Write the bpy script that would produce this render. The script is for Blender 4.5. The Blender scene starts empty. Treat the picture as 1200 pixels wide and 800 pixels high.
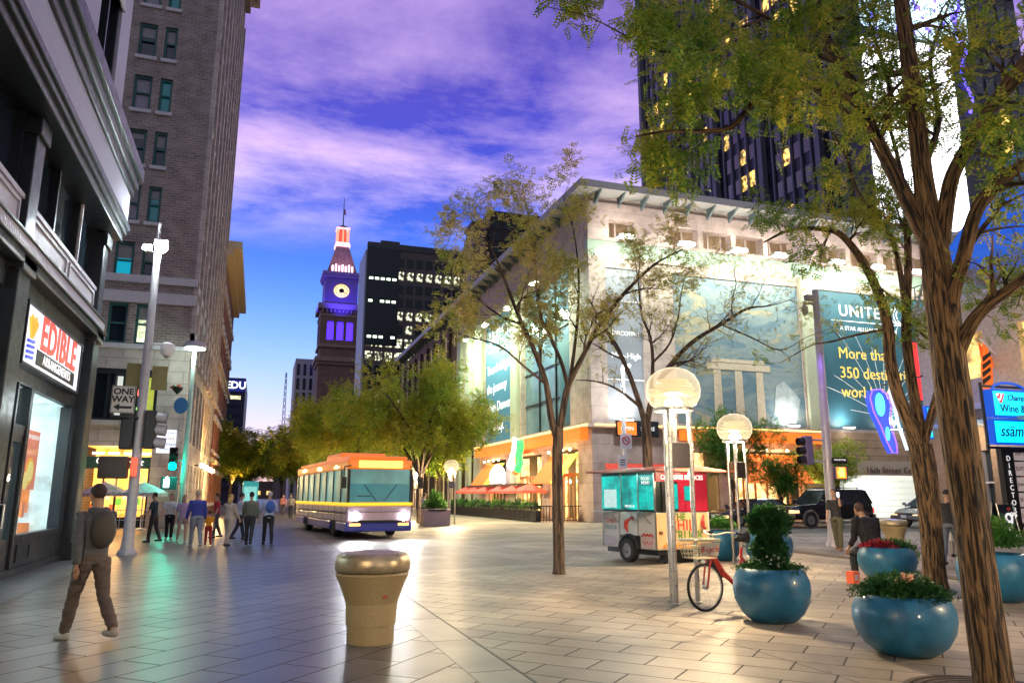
import bpy, math, random
import numpy as np
from mathutils import Vector, Matrix
R = math.radians
random.seed(7); rng = np.random.default_rng(11)
scene = bpy.context.scene
COL = scene.collection

# ------------------------------------------------------------------ camera
F = 875.0; PITCH = R(11.65); YAW = R(18.55); EYE = 1.62
_h = np.array([math.sin(YAW), math.cos(YAW), 0.]); _r = np.array([math.cos(YAW), -math.sin(YAW), 0.]); _z = np.array([0, 0, 1.])
_fw = _h*math.cos(PITCH)+_z*math.sin(PITCH); _up = _z*math.cos(PITCH)-_h*math.sin(PITCH)
cam_d = bpy.data.cameras.new('camera'); cam = bpy.data.objects.new('camera', cam_d); COL.objects.link(cam)
cam_d.sensor_width = 36; cam_d.lens = F/1200*36; cam_d.clip_end = 3000; cam_d.clip_start = .05
cam.matrix_world = Matrix(((_r[0], _up[0], -_fw[0], 0), (_r[1], _up[1], -_fw[1], 0), (_r[2], _up[2], -_fw[2], EYE), (0, 0, 0, 1)))
scene.camera = cam
# points of the street measured from the survey photograph (1200x800)
def ray(px, py): return _fw+_r*(px-600)/F-_up*(py-400)/F
def gnd(px, py, z=0.):
    d = ray(px, py); t = (z-EYE)/d[2]; return np.array([d[0]*t, d[1]*t, z])
def onY(px, py, Y): d = ray(px, py)*(Y/ray(px, py)[1]); return np.array([d[0], Y, d[2]+EYE])
def onX(px, py, X): d = ray(px, py)*(X/ray(px, py)[0]); return np.array([X, d[1], d[2]+EYE])
def dep(px, py, D): d = ray(px, py); d = d*(D/(d@_h)); return np.array([d[0], d[1], d[2]+EYE])

# ------------------------------------------------------------------ world: dusk sky
w = bpy.data.worlds.new('World'); scene.world = w; w.use_nodes = True
nt = w.node_tree; nt.nodes.clear(); N = nt.nodes.new; L = nt.links.new
out = N('ShaderNodeOutputWorld'); bg = N('ShaderNodeBackground'); tc = N('ShaderNodeTexCoord')
sep = N('ShaderNodeSeparateXYZ'); L(tc.outputs['Generated'], sep.inputs[0])
grad = N('ShaderNodeValToRGB'); L(sep.outputs['Z'], grad.inputs[0])
cr = grad.color_ramp; cr.interpolation = 'B_SPLINE'
def srgb(*c): return tuple([((x/255)/12.92 if x/255 <= .04045 else ((x/255+.055)/1.055)**2.4) for x in c])+(1,)
stops = [(0.0, srgb(240, 190, 185)), (.05, srgb(225, 196, 212)), (.12, srgb(168, 192, 238)), (.20, srgb(104, 160, 236)), (.29, srgb(46, 108, 218)),
         (.38, srgb(48, 72, 196)), (.50, srgb(70, 58, 168)), (.64, srgb(74, 64, 150)), (.74, srgb(46, 46, 92)), (1, srgb(34, 36, 66))]
cr.elements[0].position, cr.elements[0].color = stops[0]; cr.elements[1].position, cr.elements[1].color = stops[-1]
for p, c in stops[1:-1]:
    e = cr.elements.new(p); e.color = c
mx = N('ShaderNodeMath'); mx.operation = 'MAXIMUM'; mx.inputs[1].default_value = .04; L(sep.outputs['Z'], mx.inputs[0])
dv = N('ShaderNodeVectorMath'); dv.operation = 'DIVIDE'; L(tc.outputs['Generated'], dv.inputs[0])
cmb = N('ShaderNodeCombineXYZ'); [L(mx.outputs[0], cmb.inputs[i]) for i in range(3)]; L(cmb.outputs[0], dv.inputs[1])
mp = N('ShaderNodeMapping'); mp.inputs['Rotation'].default_value = (0, 0, R(8)); mp.inputs['Scale'].default_value = (.9, 1.15, 1); mp.inputs['Location'].default_value = (3.1, 2.2, 0)
L(dv.outputs[0], mp.inputs[0])
n1 = N('ShaderNodeTexNoise'); n1.inputs['Scale'].default_value = 1.0; n1.inputs['Detail'].default_value = 8; n1.inputs['Roughness'].default_value = .64; n1.inputs['Distortion'].default_value = .15
L(mp.outputs[0], n1.inputs[0])
c1 = N('ShaderNodeValToRGB'); c1.color_ramp.elements[0].position = .40; c1.color_ramp.elements[1].position = .64; L(n1.outputs[0], c1.inputs[0])
em = N('ShaderNodeMapRange'); em.inputs[1].default_value = .30; em.inputs[2].default_value = .38; L(sep.outputs['Z'], em.inputs[0])
mm = N('ShaderNodeMath'); mm.operation = 'MULTIPLY'; L(c1.outputs[0], mm.inputs[0]); L(em.outputs[0], mm.inputs[1])
m2 = N('ShaderNodeMath'); m2.operation = 'MULTIPLY'; m2.inputs[1].default_value = .95; L(mm.outputs[0], m2.inputs[0])
cg = N('ShaderNodeValToRGB'); L(sep.outputs['Z'], cg.inputs[0])
cg.color_ramp.elements[0].position = .33; cg.color_ramp.elements[0].color = srgb(214, 198, 240)
cg.color_ramp.elements[1].position = .60; cg.color_ramp.elements[1].color = srgb(150, 124, 192)
e = cg.color_ramp.elements.new(.43); e.color = srgb(204, 172, 220)
mixc = N('ShaderNodeMix'); mixc.data_type = 'RGBA'; L(m2.outputs[0], mixc.inputs[0]); L(grad.outputs[0], mixc.inputs[6]); L(cg.outputs[0], mixc.inputs[7])
sky = N('ShaderNodeTexSky'); sky.sky_type = 'NISHITA'; sky.sun_disc = False; sky.sun_elevation = R(1); sky.sun_rotation = R(-25)
sk = N('ShaderNodeMix'); sk.data_type = 'RGBA'; sk.blend_type = 'ADD'; sk.inputs[0].default_value = .02
L(mixc.outputs[2], sk.inputs[6]); L(sky.outputs[0], sk.inputs[7]); 
bk_ = N('ShaderNodeMapRange'); bk_.interpolation_type = 'SMOOTHSTEP'; bk_.inputs[1].default_value = -.35; bk_.inputs[2].default_value = .15; bk_.inputs[3].default_value = 1; bk_.inputs[4].default_value = 0; L(sep.outputs['Y'], bk_.inputs[0])
ea = N('ShaderNodeMix'); ea.data_type = 'RGBA'; L(bk_.outputs[0], ea.inputs[0]); L(sk.outputs[2], ea.inputs[6]); ea.inputs[7].default_value = srgb(132, 134, 156)   # the darker, greyer eastern sky
L(ea.outputs[2], bg.inputs[0]); bg.inputs[1].default_value = .76
L(bg.outputs[0], out.inputs[0])
sd = bpy.data.lights.new('sun', 'SUN'); sd.energy = .12; sd.angle = R(25); sd.color = (1, .8, .72)
so = bpy.data.objects.new('sun', sd); COL.objects.link(so); so.rotation_euler = (R(72), 0, R(155))
scene.view_settings.view_transform = 'Standard'; scene.view_settings.look = 'None'; scene.view_settings.gamma = 1
scene.view_settings.exposure = 1.0
cy = scene.cycles; cy.use_denoising = True; cy.max_bounces = 6; cy.diffuse_bounces = 3; cy.glossy_bounces = 3; cy.transmission_bounces = 4
cy.transparent_max_bounces = 8; cy.sample_clamp_indirect = 4; cy.caustics_reflective = False; cy.caustics_refractive = False
try: cy.denoiser = 'OPENIMAGEDENOISE'
except Exception: pass

# ------------------------------------------------------------------ materials
MATS = {}
def mat(name, col, rough=.6, metal=0., var=.12, scale=6., bump=0., emit=None, es=0., spec=.4, coat=0.):
    if name in MATS: return MATS[name]
    m = bpy.data.materials.new(name); m.use_nodes = True; t = m.node_tree; b = t.nodes['Principled BSDF']
    if len(col) == 3: col = tuple(col)+(1,)
    b.inputs['Base Color'].default_value = col; b.inputs['Roughness'].default_value = rough; b.inputs['Metallic'].default_value = metal
    b.inputs['Specular IOR Level'].default_value = spec; b.inputs['Coat Weight'].default_value = coat
    if var or bump:
        c = t.nodes.new('ShaderNodeTexCoord'); n = t.nodes.new('ShaderNodeTexNoise'); n.inputs['Scale'].default_value = scale; n.inputs['Detail'].default_value = 6
        n.inputs['Roughness'].default_value = .65; t.links.new(c.outputs['Object'], n.inputs[0])
        mr = t.nodes.new('ShaderNodeMapRange'); mr.inputs[1].default_value = .3; mr.inputs[2].default_value = .7; mr.inputs[3].default_value = 1-var; mr.inputs[4].default_value = 1+var
        t.links.new(n.outputs[0], mr.inputs[0])
        v = t.nodes.new('ShaderNodeVectorMath'); v.operation = 'SCALE'; v.inputs[0].default_value = col[:3]; t.links.new(mr.outputs[0], v.inputs['Scale'])
        t.links.new(v.outputs[0], b.inputs['Base Color'])
        r2 = t.nodes.new('ShaderNodeMapRange'); r2.inputs[1].default_value = .3; r2.inputs[2].default_value = .7; r2.inputs[3].default_value = max(0, rough-.1); r2.inputs[4].default_value = min(1, rough+.12)
        t.links.new(n.outputs[0], r2.inputs[0]); t.links.new(r2.outputs[0], b.inputs['Roughness'])
        if bump:
            bp = t.nodes.new('ShaderNodeBump'); bp.inputs['Strength'].default_value = bump; bp.inputs['Distance'].default_value = .02
            t.links.new(n.outputs[0], bp.inputs['Height']); t.links.new(bp.outputs[0], b.inputs['Normal'])
    if emit:
        b.inputs['Emission Color'].default_value = tuple(emit)[:3]+(1,); b.inputs['Emission Strength'].default_value = es
    MATS[name] = m; return m
def glow(name, col, es): return mat(name, (.02, .02, .02), .5, var=0, emit=col, es=es)
def brickmat(name, c1, c2, mort, bw, bh, ms=.02, rough=.8, bump=.4, off=.5):
    m = bpy.data.materials.new(name); m.use_nodes = True; t = m.node_tree; b = t.nodes['Principled BSDF']; n = t.nodes.new; l = t.links.new
    c = n('ShaderNodeTexCoord'); s = n('ShaderNodeSeparateXYZ'); l(c.outputs['Object'], s.inputs[0])
    a = n('ShaderNodeMath'); l(s.outputs[0], a.inputs[0]); l(s.outputs[1], a.inputs[1]); k = n('ShaderNodeCombineXYZ'); l(a.outputs[0], k.inputs[0]); l(s.outputs[2], k.inputs[1])
    br = n('ShaderNodeTexBrick'); l(k.outputs[0], br.inputs[0]); br.offset = off
    br.inputs['Color1'].default_value = c1+(1,); br.inputs['Color2'].default_value = c2+(1,); br.inputs['Mortar'].default_value = mort+(1,)
    br.inputs['Scale'].default_value = 1; br.inputs['Brick Width'].default_value = bw; br.inputs['Row Height'].default_value = bh; br.inputs['Mortar Size'].default_value = ms
    br.inputs['Mortar Smooth'].default_value = .2; br.inputs['Bias'].default_value = 0
    no = n('ShaderNodeTexNoise'); no.inputs['Scale'].default_value = 1.3; no.inputs['Detail'].default_value = 8; l(c.outputs['Object'], no.inputs[0])
    mr = n('ShaderNodeMapRange'); mr.inputs[1].default_value = .3; mr.inputs[2].default_value = .7; mr.inputs[3].default_value = .75; mr.inputs[4].default_value = 1.2; l(no.outputs[0], mr.inputs[0])
    v = n('ShaderNodeVectorMath'); v.operation = 'SCALE'; l(br.outputs[0], v.inputs[0]); l(mr.outputs[0], v.inputs['Scale']); l(v.outputs[0], b.inputs['Base Color'])
    b.inputs['Roughness'].default_value = rough
    bp = n('ShaderNodeBump'); bp.inputs['Strength'].default_value = bump; bp.inputs['Distance'].default_value = .01; bp.invert = True; l(br.outputs['Fac'], bp.inputs['Height']); l(bp.outputs[0], b.inputs['Normal'])
    MATS[name] = m; return m
def glassmat(name, tint=(.9, .95, .95), opac=.25, rough=.05, emit=None, es=0):
    m = bpy.data.materials.new(name); m.use_nodes = True; t = m.node_tree; t.nodes.remove(t.nodes['Principled BSDF']); n = t.nodes.new; l = t.links.new
    o = t.nodes['Material Output']; tr = n('ShaderNodeBsdfTransparent'); tr.inputs[0].default_value = tint+(1,)
    g = n('ShaderNodeBsdfPrincipled'); g.inputs['Base Color'].default_value = tint+(1,); g.inputs['Roughness'].default_value = rough
    if emit: g.inputs['Emission Color'].default_value = emit+(1,); g.inputs['Emission Strength'].default_value = es
    else: t.nodes.remove(g); g = n('ShaderNodeBsdfGlossy'); g.inputs['Roughness'].default_value = rough; g.inputs['Color'].default_value = tint+(1,)
    f = n('ShaderNodeFresnel'); f.inputs[0].default_value = 1.5; a = n('ShaderNodeMath'); a.use_clamp = True; a.inputs[1].default_value = opac; ge = n('ShaderNodeNewGeometry'); iv = n('ShaderNodeMath'); iv.operation = 'SUBTRACT'; iv.inputs[0].default_value = 1; l(ge.outputs['Backfacing'], iv.inputs[1]); fm_ = n('ShaderNodeMath'); fm_.operation = 'MULTIPLY'; l(f.outputs[0], fm_.inputs[0]); l(iv.outputs[0], fm_.inputs[1]); l(fm_.outputs[0], a.inputs[0])
    mx = n('ShaderNodeMixShader'); l(a.outputs[0], mx.inputs[0]); l(tr.outputs[0], mx.inputs[1]); l(g.outputs[0], mx.inputs[2]); l(mx.outputs[0], o.inputs[0])
    MATS[name] = m; return m
def leafmat(name, cols, transl=.35, scale=.9):
    m = bpy.data.materials.new(name); m.use_nodes = True; t = m.node_tree; t.nodes.remove(t.nodes['Principled BSDF']); n = t.nodes.new; l = t.links.new
    o = t.nodes['Material Output']; g = n('ShaderNodeNewGeometry'); c = n('ShaderNodeTexCoord'); no = n('ShaderNodeTexNoise'); no.inputs['Scale'].default_value = scale; no.inputs['Detail'].default_value = 3
    l(c.outputs['Object'], no.inputs[0]); a = n('ShaderNodeMath'); a.operation = 'MULTIPLY_ADD'; l(g.outputs['Random Per Island'], a.inputs[0]); a.inputs[1].default_value = .5
    b = n('ShaderNodeMath'); b.operation = 'MULTIPLY_ADD'; l(no.outputs[0], b.inputs[0]); b.inputs[1].default_value = 1.6; b.inputs[2].default_value = -.55; l(b.outputs[0], a.inputs[2])
    r = n('ShaderNodeValToRGB'); l(a.outputs[0], r.inputs[0]); k = len(cols)
    r.color_ramp.elements[0].color = cols[0]+(1,); r.color_ramp.elements[1].color = cols[-1]+(1,)
    for i, q in enumerate(cols[1:-1]):
        e = r.color_ramp.elements.new((i+1)/(k-1)); e.color = q+(1,)
    d = n('ShaderNodeBsdfPrincipled'); d.inputs['Roughness'].default_value = .55; d.inputs['Specular IOR Level'].default_value = .3; tr = n('ShaderNodeBsdfTranslucent'); l(r.outputs[0], d.inputs[0]); l(r.outputs[0], tr.inputs[0])
    mx = n('ShaderNodeMixShader'); mx.inputs[0].default_value = transl; l(d.outputs[0], mx.inputs[1]); l(tr.outputs[0], mx.inputs[2]); l(mx.outputs[0], o.inputs[0])
    MATS[name] = m; return m
def barkmat(name, dark, light, sc=1.):
    m = bpy.data.materials.new(name); m.use_nodes = True; t = m.node_tree; b = t.nodes['Principled BSDF']; n = t.nodes.new; l = t.links.new
    c = n('ShaderNodeTexCoord'); mp = n('ShaderNodeMapping'); mp.inputs['Scale'].default_value = (38*sc, 38*sc, 2.9*sc); c = n('ShaderNodeAttribute'); c.attribute_name = 'grain'; l(c.outputs['Vector'], mp.inputs[0])
    no = n('ShaderNodeTexNoise'); no.inputs['Scale'].default_value = 1; no.inputs['Detail'].default_value = 7; no.inputs['Distortion'].default_value = 1.1; l(mp.outputs[0], no.inputs[0])
    r = n('ShaderNodeValToRGB'); r.color_ramp.elements[0].position = .42; r.color_ramp.elements[1].position = .58; r.color_ramp.elements[0].color = dark+(1,); r.color_ramp.elements[1].color = light+(1,)
    l(no.outputs[0], r.inputs[0]); l(r.outputs[0], b.inputs[0]); b.inputs['Roughness'].default_value = .85
    bp = n('ShaderNodeBump'); bp.inputs['Strength'].default_value = 1.; bp.inputs['Distance'].default_value = .06; l(no.outputs[0], bp.inputs['Height']); l(bp.outputs[0], b.inputs['Normal'])
    MATS[name] = m; return m

def litmat(name, base, col, es, scale=1., lo=.35, hi=.65, mn=.05):
    m = mat(name, base, .35, var=0, emit=col, es=es, spec=.6); t = m.node_tree; b = t.nodes['Principled BSDF']; n = t.nodes.new; l = t.links.new
    c = n('ShaderNodeTexCoord'); no = n('ShaderNodeTexNoise'); no.inputs['Scale'].default_value = scale; no.inputs['Detail'].default_value = 4; no.inputs['Roughness'].default_value = .7; l(c.outputs['Object'], no.inputs[0])
    r = n('ShaderNodeMapRange'); r.inputs[1].default_value = lo; r.inputs[2].default_value = hi; r.inputs[3].default_value = es*mn; r.inputs[4].default_value = es; l(no.outputs[0], r.inputs[0]); l(r.outputs[0], b.inputs['Emission Strength'])
    hs = n('ShaderNodeVectorMath'); hs.operation = 'SCALE'; hs.inputs[0].default_value = base[:3]; hs.inputs['Scale'].default_value = 1.; l(hs.outputs[0], b.inputs['Base Color']); return m
# ------------------------------------------------------------------ mesh helpers
def getoff(p):
    while p is not None:
        if p.get('_o') is not None: return tuple(p['_o'])
        p = p.parent
    return None
class MB:
    def __init__(s): s.v = []; s.f = []; s.m = []; s.c = 0; s.k = []; s.a = []
    def cut(s): s.k.append((len(s.v), len(s.f))); return s
    def build_each(s, name, mats, parent, **kw):
        k = sorted(set([(0, 0)]+s.k+[(len(s.v), len(s.f))])); out = []
        for (a, fa), (b, fb) in zip(k, k[1:]):
            if fb == fa: continue
            q = MB(); q.v = s.v[a:b]; q.f = [tuple(i-a for i in f) for f in s.f[fa:fb]]; q.m = s.m[fa:fb]; out.append(q.build(name, mats, parent, **kw))
        return out
    def add(s, vs, fs, m=None):
        o = len(s.v); s.v += [tuple(map(float, p)) for p in vs]
        for f in fs: s.f.append(tuple(i+o for i in f)); s.m.append(s.c if m is None else m)
        return s
    def box(s, x0, x1, y0, y1, z0, z1, m=None):
        return s.add([(x, y, z) for z in (z0, z1) for y in (y0, y1) for x in (x0, x1)], [(0, 2, 3, 1), (4, 5, 7, 6), (0, 1, 5, 4), (2, 6, 7, 3), (0, 4, 6, 2), (1, 3, 7, 5)], m)
    def cbox(s, c, d, m=None): return s.box(c[0]-d[0]/2, c[0]+d[0]/2, c[1]-d[1]/2, c[1]+d[1]/2, c[2]-d[2]/2, c[2]+d[2]/2, m)
    def rbox(s, c, d, M3, m=None):   # oriented box, M3 rows = axes
        A = [Vector(a) for a in M3]; c = Vector(c)
        return s.add([c+A[0]*x*d[0]/2+A[1]*y*d[1]/2+A[2]*z*d[2]/2 for z in (-1, 1) for y in (-1, 1) for x in (-1, 1)], [(0, 2, 3, 1), (4, 5, 7, 6), (0, 1, 5, 4), (2, 6, 7, 3), (0, 4, 6, 2), (1, 3, 7, 5)], m)
    def quad(s, a, b, c, d, m=None): return s.add([a, b, c, d], [(0, 1, 2, 3)], m)
    def path(s, pts, rad, n=10, m=None, cap=True, ell=None):
        pts = [Vector(p) for p in pts]; k = len(pts)
        if not hasattr(rad, '__len__'): rad = [rad]*k
        vs = []; fs = []; ref = None; cl_ = 0.; ph_ = len(s.v)*.37
        for i, p in enumerate(pts):
            if i: cl_ += (p-pts[i-1]).length
            d = (pts[min(i+1, k-1)]-pts[max(i-1, 0)])
            if d.length < 1e-9: d = Vector((0, 0, 1))
            d.normalize()
            if ref is None: ref = Vector((1, 0, 0)) if abs(d.x) < .9 else Vector((0, 1, 0))
            a = (ref-d*ref.dot(d)); a.normalize(); b = d.cross(a); ref = a
            for j in range(n):
                t = 2*math.pi*j/n; ea, eb = (1, 1) if ell is None else ell
                vs.append(p+a*(math.cos(t)*rad[i]*ea)+b*(math.sin(t)*rad[i]*eb)); s.a.append((math.cos(t)*rad[i], math.sin(t)*rad[i], cl_+ph_))
        for i in range(k-1):
            for j in range(n): fs.append((i*n+j, i*n+(j+1) % n, (i+1)*n+(j+1) % n, (i+1)*n+j))
        if cap: fs.append(tuple(range(n-1, -1, -1))); fs.append(tuple((k-1)*n+j for j in range(n)))
        return s.add(vs, fs, m)
    def tube(s, a, b, r0, r1=None, n=10, m=None): return s.path([a, b], [r0, r0 if r1 is None else r1], n, m)
    def lathe(s, prof, n=32, c=(0, 0, 0), m=None, sx=1., sy=1., axis='z'):
        vs = []; fs = []
        for r, z in prof:
            for j in range(n):
                t = 2*math.pi*j/n; x, y = r*math.cos(t)*sx, r*math.sin(t)*sy
                vs.append({'z': (c[0]+x, c[1]+y, c[2]+z), 'x': (c[0]+z, c[1]+x, c[2]+y), 'y': (c[0]+x, c[1]+z, c[2]+y)}[axis])
        for i in range(len(prof)-1):
            for j in range(n): fs.append((i*n+j, i*n+(j+1) % n, (i+1)*n+(j+1) % n, (i+1)*n+j))
        if prof[0][0] > 1e-6: fs.append(tuple(range(n-1, -1, -1)))
        if prof[-1][0] > 1e-6: fs.append(tuple((len(prof)-1)*n+j for j in range(n)))
        return s.add(vs, fs, m)
    def ball(s, c, r, n=14, m=None):
        if not hasattr(r, '__len__'): r = (r, r, r)
        k = n//2+1; vs = []; fs = []
        for i in range(k+1):
            a = math.pi*i/k
            for j in range(n):
                t = 2*math.pi*j/n; vs.append((c[0]+r[0]*math.sin(a)*math.cos(t), c[1]+r[1]*math.sin(a)*math.sin(t), c[2]-r[2]*math.cos(a)))
        for i in range(k):
            for j in range(n): fs.append((i*n+j, i*n+(j+1) % n, (i+1)*n+(j+1) % n, (i+1)*n+j))
        return s.add(vs, fs, m)
    def prism(s, poly, f0, f1, m=None):   # poly: 2D points; f0/f1 map (u,v)->3D at both ends
        n = len(poly); vs = [f0(*p) for p in poly]+[f1(*p) for p in poly]
        return s.add(vs, [tuple(range(n-1, -1, -1)), tuple(range(n, 2*n))]+[(i, (i+1) % n, n+(i+1) % n, n+i) for i in range(n)], m)
    def xform(s, M4): s.v = [tuple(M4 @ Vector(p)) for p in s.v]; return s
    def build(s, name, mats, parent=None, smooth=False, bevel=0., seg=2, fixn=True, auto=None, bark=False):
        me = bpy.data.meshes.new(name)
        off = getoff(parent)
        v = s.v if off is None else [(p[0]-off[0], p[1]-off[1], p[2]-off[2]) for p in s.v]
        me.from_pydata(v, [], s.f)
        if not isinstance(mats, (list, tuple)): mats = [mats]
        for q in mats: me.materials.append(q)
        if len(mats) > 1: me.polygons.foreach_set('material_index', s.m)
        if fixn:
            import bmesh
            b = bmesh.new(); b.from_mesh(me); bmesh.ops.remove_doubles(b, verts=b.verts, dist=1e-6) if smooth else None
            bmesh.ops.recalc_face_normals(b, faces=b.faces); b.to_mesh(me); b.free()
        if smooth: me.polygons.foreach_set('use_smooth', [True]*len(me.polygons))
        if bark and len(s.a) == len(me.vertices): me.attributes.new('grain', 'FLOAT_VECTOR', 'POINT').data.foreach_set('vector', np.array(s.a, dtype=np.float32).ravel())
        if smooth and auto:
            try: me.set_sharp_from_angle(angle=R(auto))
            except Exception: pass
        o = bpy.data.objects.new(name, me); COL.objects.link(o); o.parent = parent
        if bevel:
            bm_ = o.modifiers.new('bevel', 'BEVEL'); bm_.width = bevel; bm_.segments = seg; bm_.limit_method = 'ANGLE'
        return o
def tag(o, label=None, cat=None, group=None, kind=None):
    if label: o['label'] = label
    if cat: o['category'] = cat
    if group: o['group'] = group
    if kind: o['kind'] = kind
    return o
def thing(name, label, cat, loc=(0, 0, 0), rz=0., group=None, world=False):
    o = bpy.data.objects.new(name, None); COL.objects.link(o); o.location = loc; o.rotation_euler = (0, 0, rz); o.empty_display_size = .2
    if world: o['_o'] = tuple(map(float, loc))
    return tag(o, label, cat, group)
def copy_tree(o, parent=None, **kw):
    c = o.copy(); COL.objects.link(c); c.parent = parent
    for ch in list(o.children): copy_tree(ch, c)
    return c
def place(o, loc, rz=0., label=None, group=None, s=None):
    o.location = loc; o.rotation_euler = (0, 0, rz)
    if label: o['label'] = label
    if group: o['group'] = group
    if s: o.scale = (s, s, s)
    return o
def inst(o, loc, parent, rz=0.):
    c = bpy.data.objects.new(o.name.split('.')[0], o.data); COL.objects.link(c); c.parent = parent
    off = getoff(parent) or (0, 0, 0); c.location = (loc[0]-off[0], loc[1]-off[1], loc[2]-off[2]); c.rotation_euler = (0, 0, rz)
    return c
def text(s, size, m, parent, origin, ux, uz, depth=.01, align='CENTER', name='lettering', shear=0., space=1., bold=0.):
    """flat lettering: origin = centre point (world, or local for local things), ux = reading direction, uz = up"""
    cu = bpy.data.curves.new('t', 'FONT'); cu.body = s; cu.size = size; cu.extrude = depth; cu.align_x = align; cu.align_y = 'CENTER'; cu.shear = shear; cu.space_character = space; cu.offset = bold; cu.resolution_u = 3
    o = bpy.data.objects.new('t', cu); COL.objects.link(o); dg = bpy.context.evaluated_depsgraph_get(); dg.update()
    me = bpy.data.meshes.new_from_object(o.evaluated_get(dg)); bpy.data.objects.remove(o); bpy.data.curves.remove(cu)
    me.materials.clear(); me.materials.append(m)
    off = getoff(parent) or (0, 0, 0)
    ux = Vector(ux).normalized(); uz = Vector(uz); uz = (uz-ux*uz.dot(ux)).normalized(); n = ux.cross(uz)
    me.transform(Matrix(((ux.x, uz.x, n.x, origin[0]-off[0]), (ux.y, uz.y, n.y, origin[1]-off[1]), (ux.z, uz.z, n.z, origin[2]-off[2]), (0, 0, 0, 1))))
    q = bpy.data.objects.new(name, me); COL.objects.link(q); q.parent = parent; return q
def light(kind, loc, power, col=(1, 1, 1), size=.2, aim=None, spot=90, blend=.6, parent=None):
    d = bpy.data.lights.new('lamp_light', kind); d.energy = power; d.color = col
    if kind == 'AREA': d.size = size
    else: d.shadow_soft_size = size
    if kind == 'SPOT': d.spot_size = R(spot); d.spot_blend = blend
    o = bpy.data.objects.new('lamp_light', d); COL.objects.link(o); o.location = loc
    if aim is not None: o.rotation_euler = (Vector(aim)-Vector(loc)).to_track_quat('-Z', 'Y').to_euler()
    if parent is not None:
        o.parent = parent
        if getoff(parent): o.location = Vector(loc)-Vector(getoff(parent))
    return o
def gridwall(mb, fn, wins_u, wins_v, U0, U1, V0, V1, d, m=None):
    """solid wall between openings; fn(u, v, depth)->xyz, depth 0 = face, d = back of the reveal"""
    def bx(u0, u1, v0, v1):
        if u1-u0 < .002 or v1-v0 < .002: return
        mb.add([fn(u, v, q) for q in (0, d) for v in (v0, v1) for u in (u0, u1)], [(0, 2, 3, 1), (4, 5, 7, 6), (0, 1, 5, 4), (2, 6, 7, 3), (0, 4, 6, 2), (1, 3, 7, 5)], m)
    x = U0
    for u0, u1 in wins_u:
        bx(x, u0, V0, V1); y = V0
        for v0, v1 in wins_v: bx(u0, u1, y, v0); y = v1
        bx(u0, u1, y, V1); x = u1
    bx(x, U1, V0, V1)

# leaf clouds ----------------------------------------------------
def leaf_template(n, ln, wd):
    """pinnate leaf of n leaflets; returns (n,4,3)"""
    q = []
    for i in range(n):
        t = (i//2+.6)/(n/2+.4); side = 1 if i % 2 else -1
        b = np.array([0, t*ln, -.12*ln*t*t]); l = ln*.36*(1-.45*t)*.9
        e = b+np.array([side*l, l*.45, -.02*ln]); w_ = np.array([-.35*side*0, wd, 0])
        mid = (b+e)/2
        q.append([b, mid-w_*.5+np.array([0, 0, .006]), e, mid+w_*.5])
    return np.array(q)
def leaf_mesh(name, P, D, mats, parent, n=10, ln=.16, wd=.035, jit=.35, up=.3):
    """P points (k,3), D preferred directions (k,3)"""
    k = len(P); T = leaf_template(n, ln, wd); off = getoff(parent)
    if off is not None: P = P-np.array(off)
    d = D+rng.normal(0, jit, (k, 3)); d /= np.linalg.norm(d, axis=1)[:, None]+1e-9
    u = np.array([0, 0, 1.])+rng.normal(0, up, (k, 3)); x = np.cross(d, u); x /= np.linalg.norm(x, axis=1)[:, None]+1e-9; z = np.cross(x, d)
    s = rng.uniform(.7, 1.25, k)[:, None, None]
    V = (T.reshape(-1, 3)[None]*s); V = V[..., 0:1]*x[:, None]+V[..., 1:2]*d[:, None]+V[..., 2:3]*z[:, None]+P[:, None]
    V = V.reshape(-1, 3); nf = k*n
    me = bpy.data.meshes.new(name); me.vertices.add(len(V)); me.vertices.foreach_set('co', V.astype(np.float32).ravel())
    me.loops.add(nf*4); me.loops.foreach_set('vertex_index', np.arange(nf*4, dtype=np.int32)); me.polygons.add(nf)
    me.polygons.foreach_set('loop_start', np.arange(0, nf*4, 4, dtype=np.int32)); me.update(calc_edges=True); me.validate()
    me.materials.append(mats); o = bpy.data.objects.new(name, me); COL.objects.link(o); o.parent = parent; return o
def rvec(s=1.): return Vector(rng.normal(0, s, 3))
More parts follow.
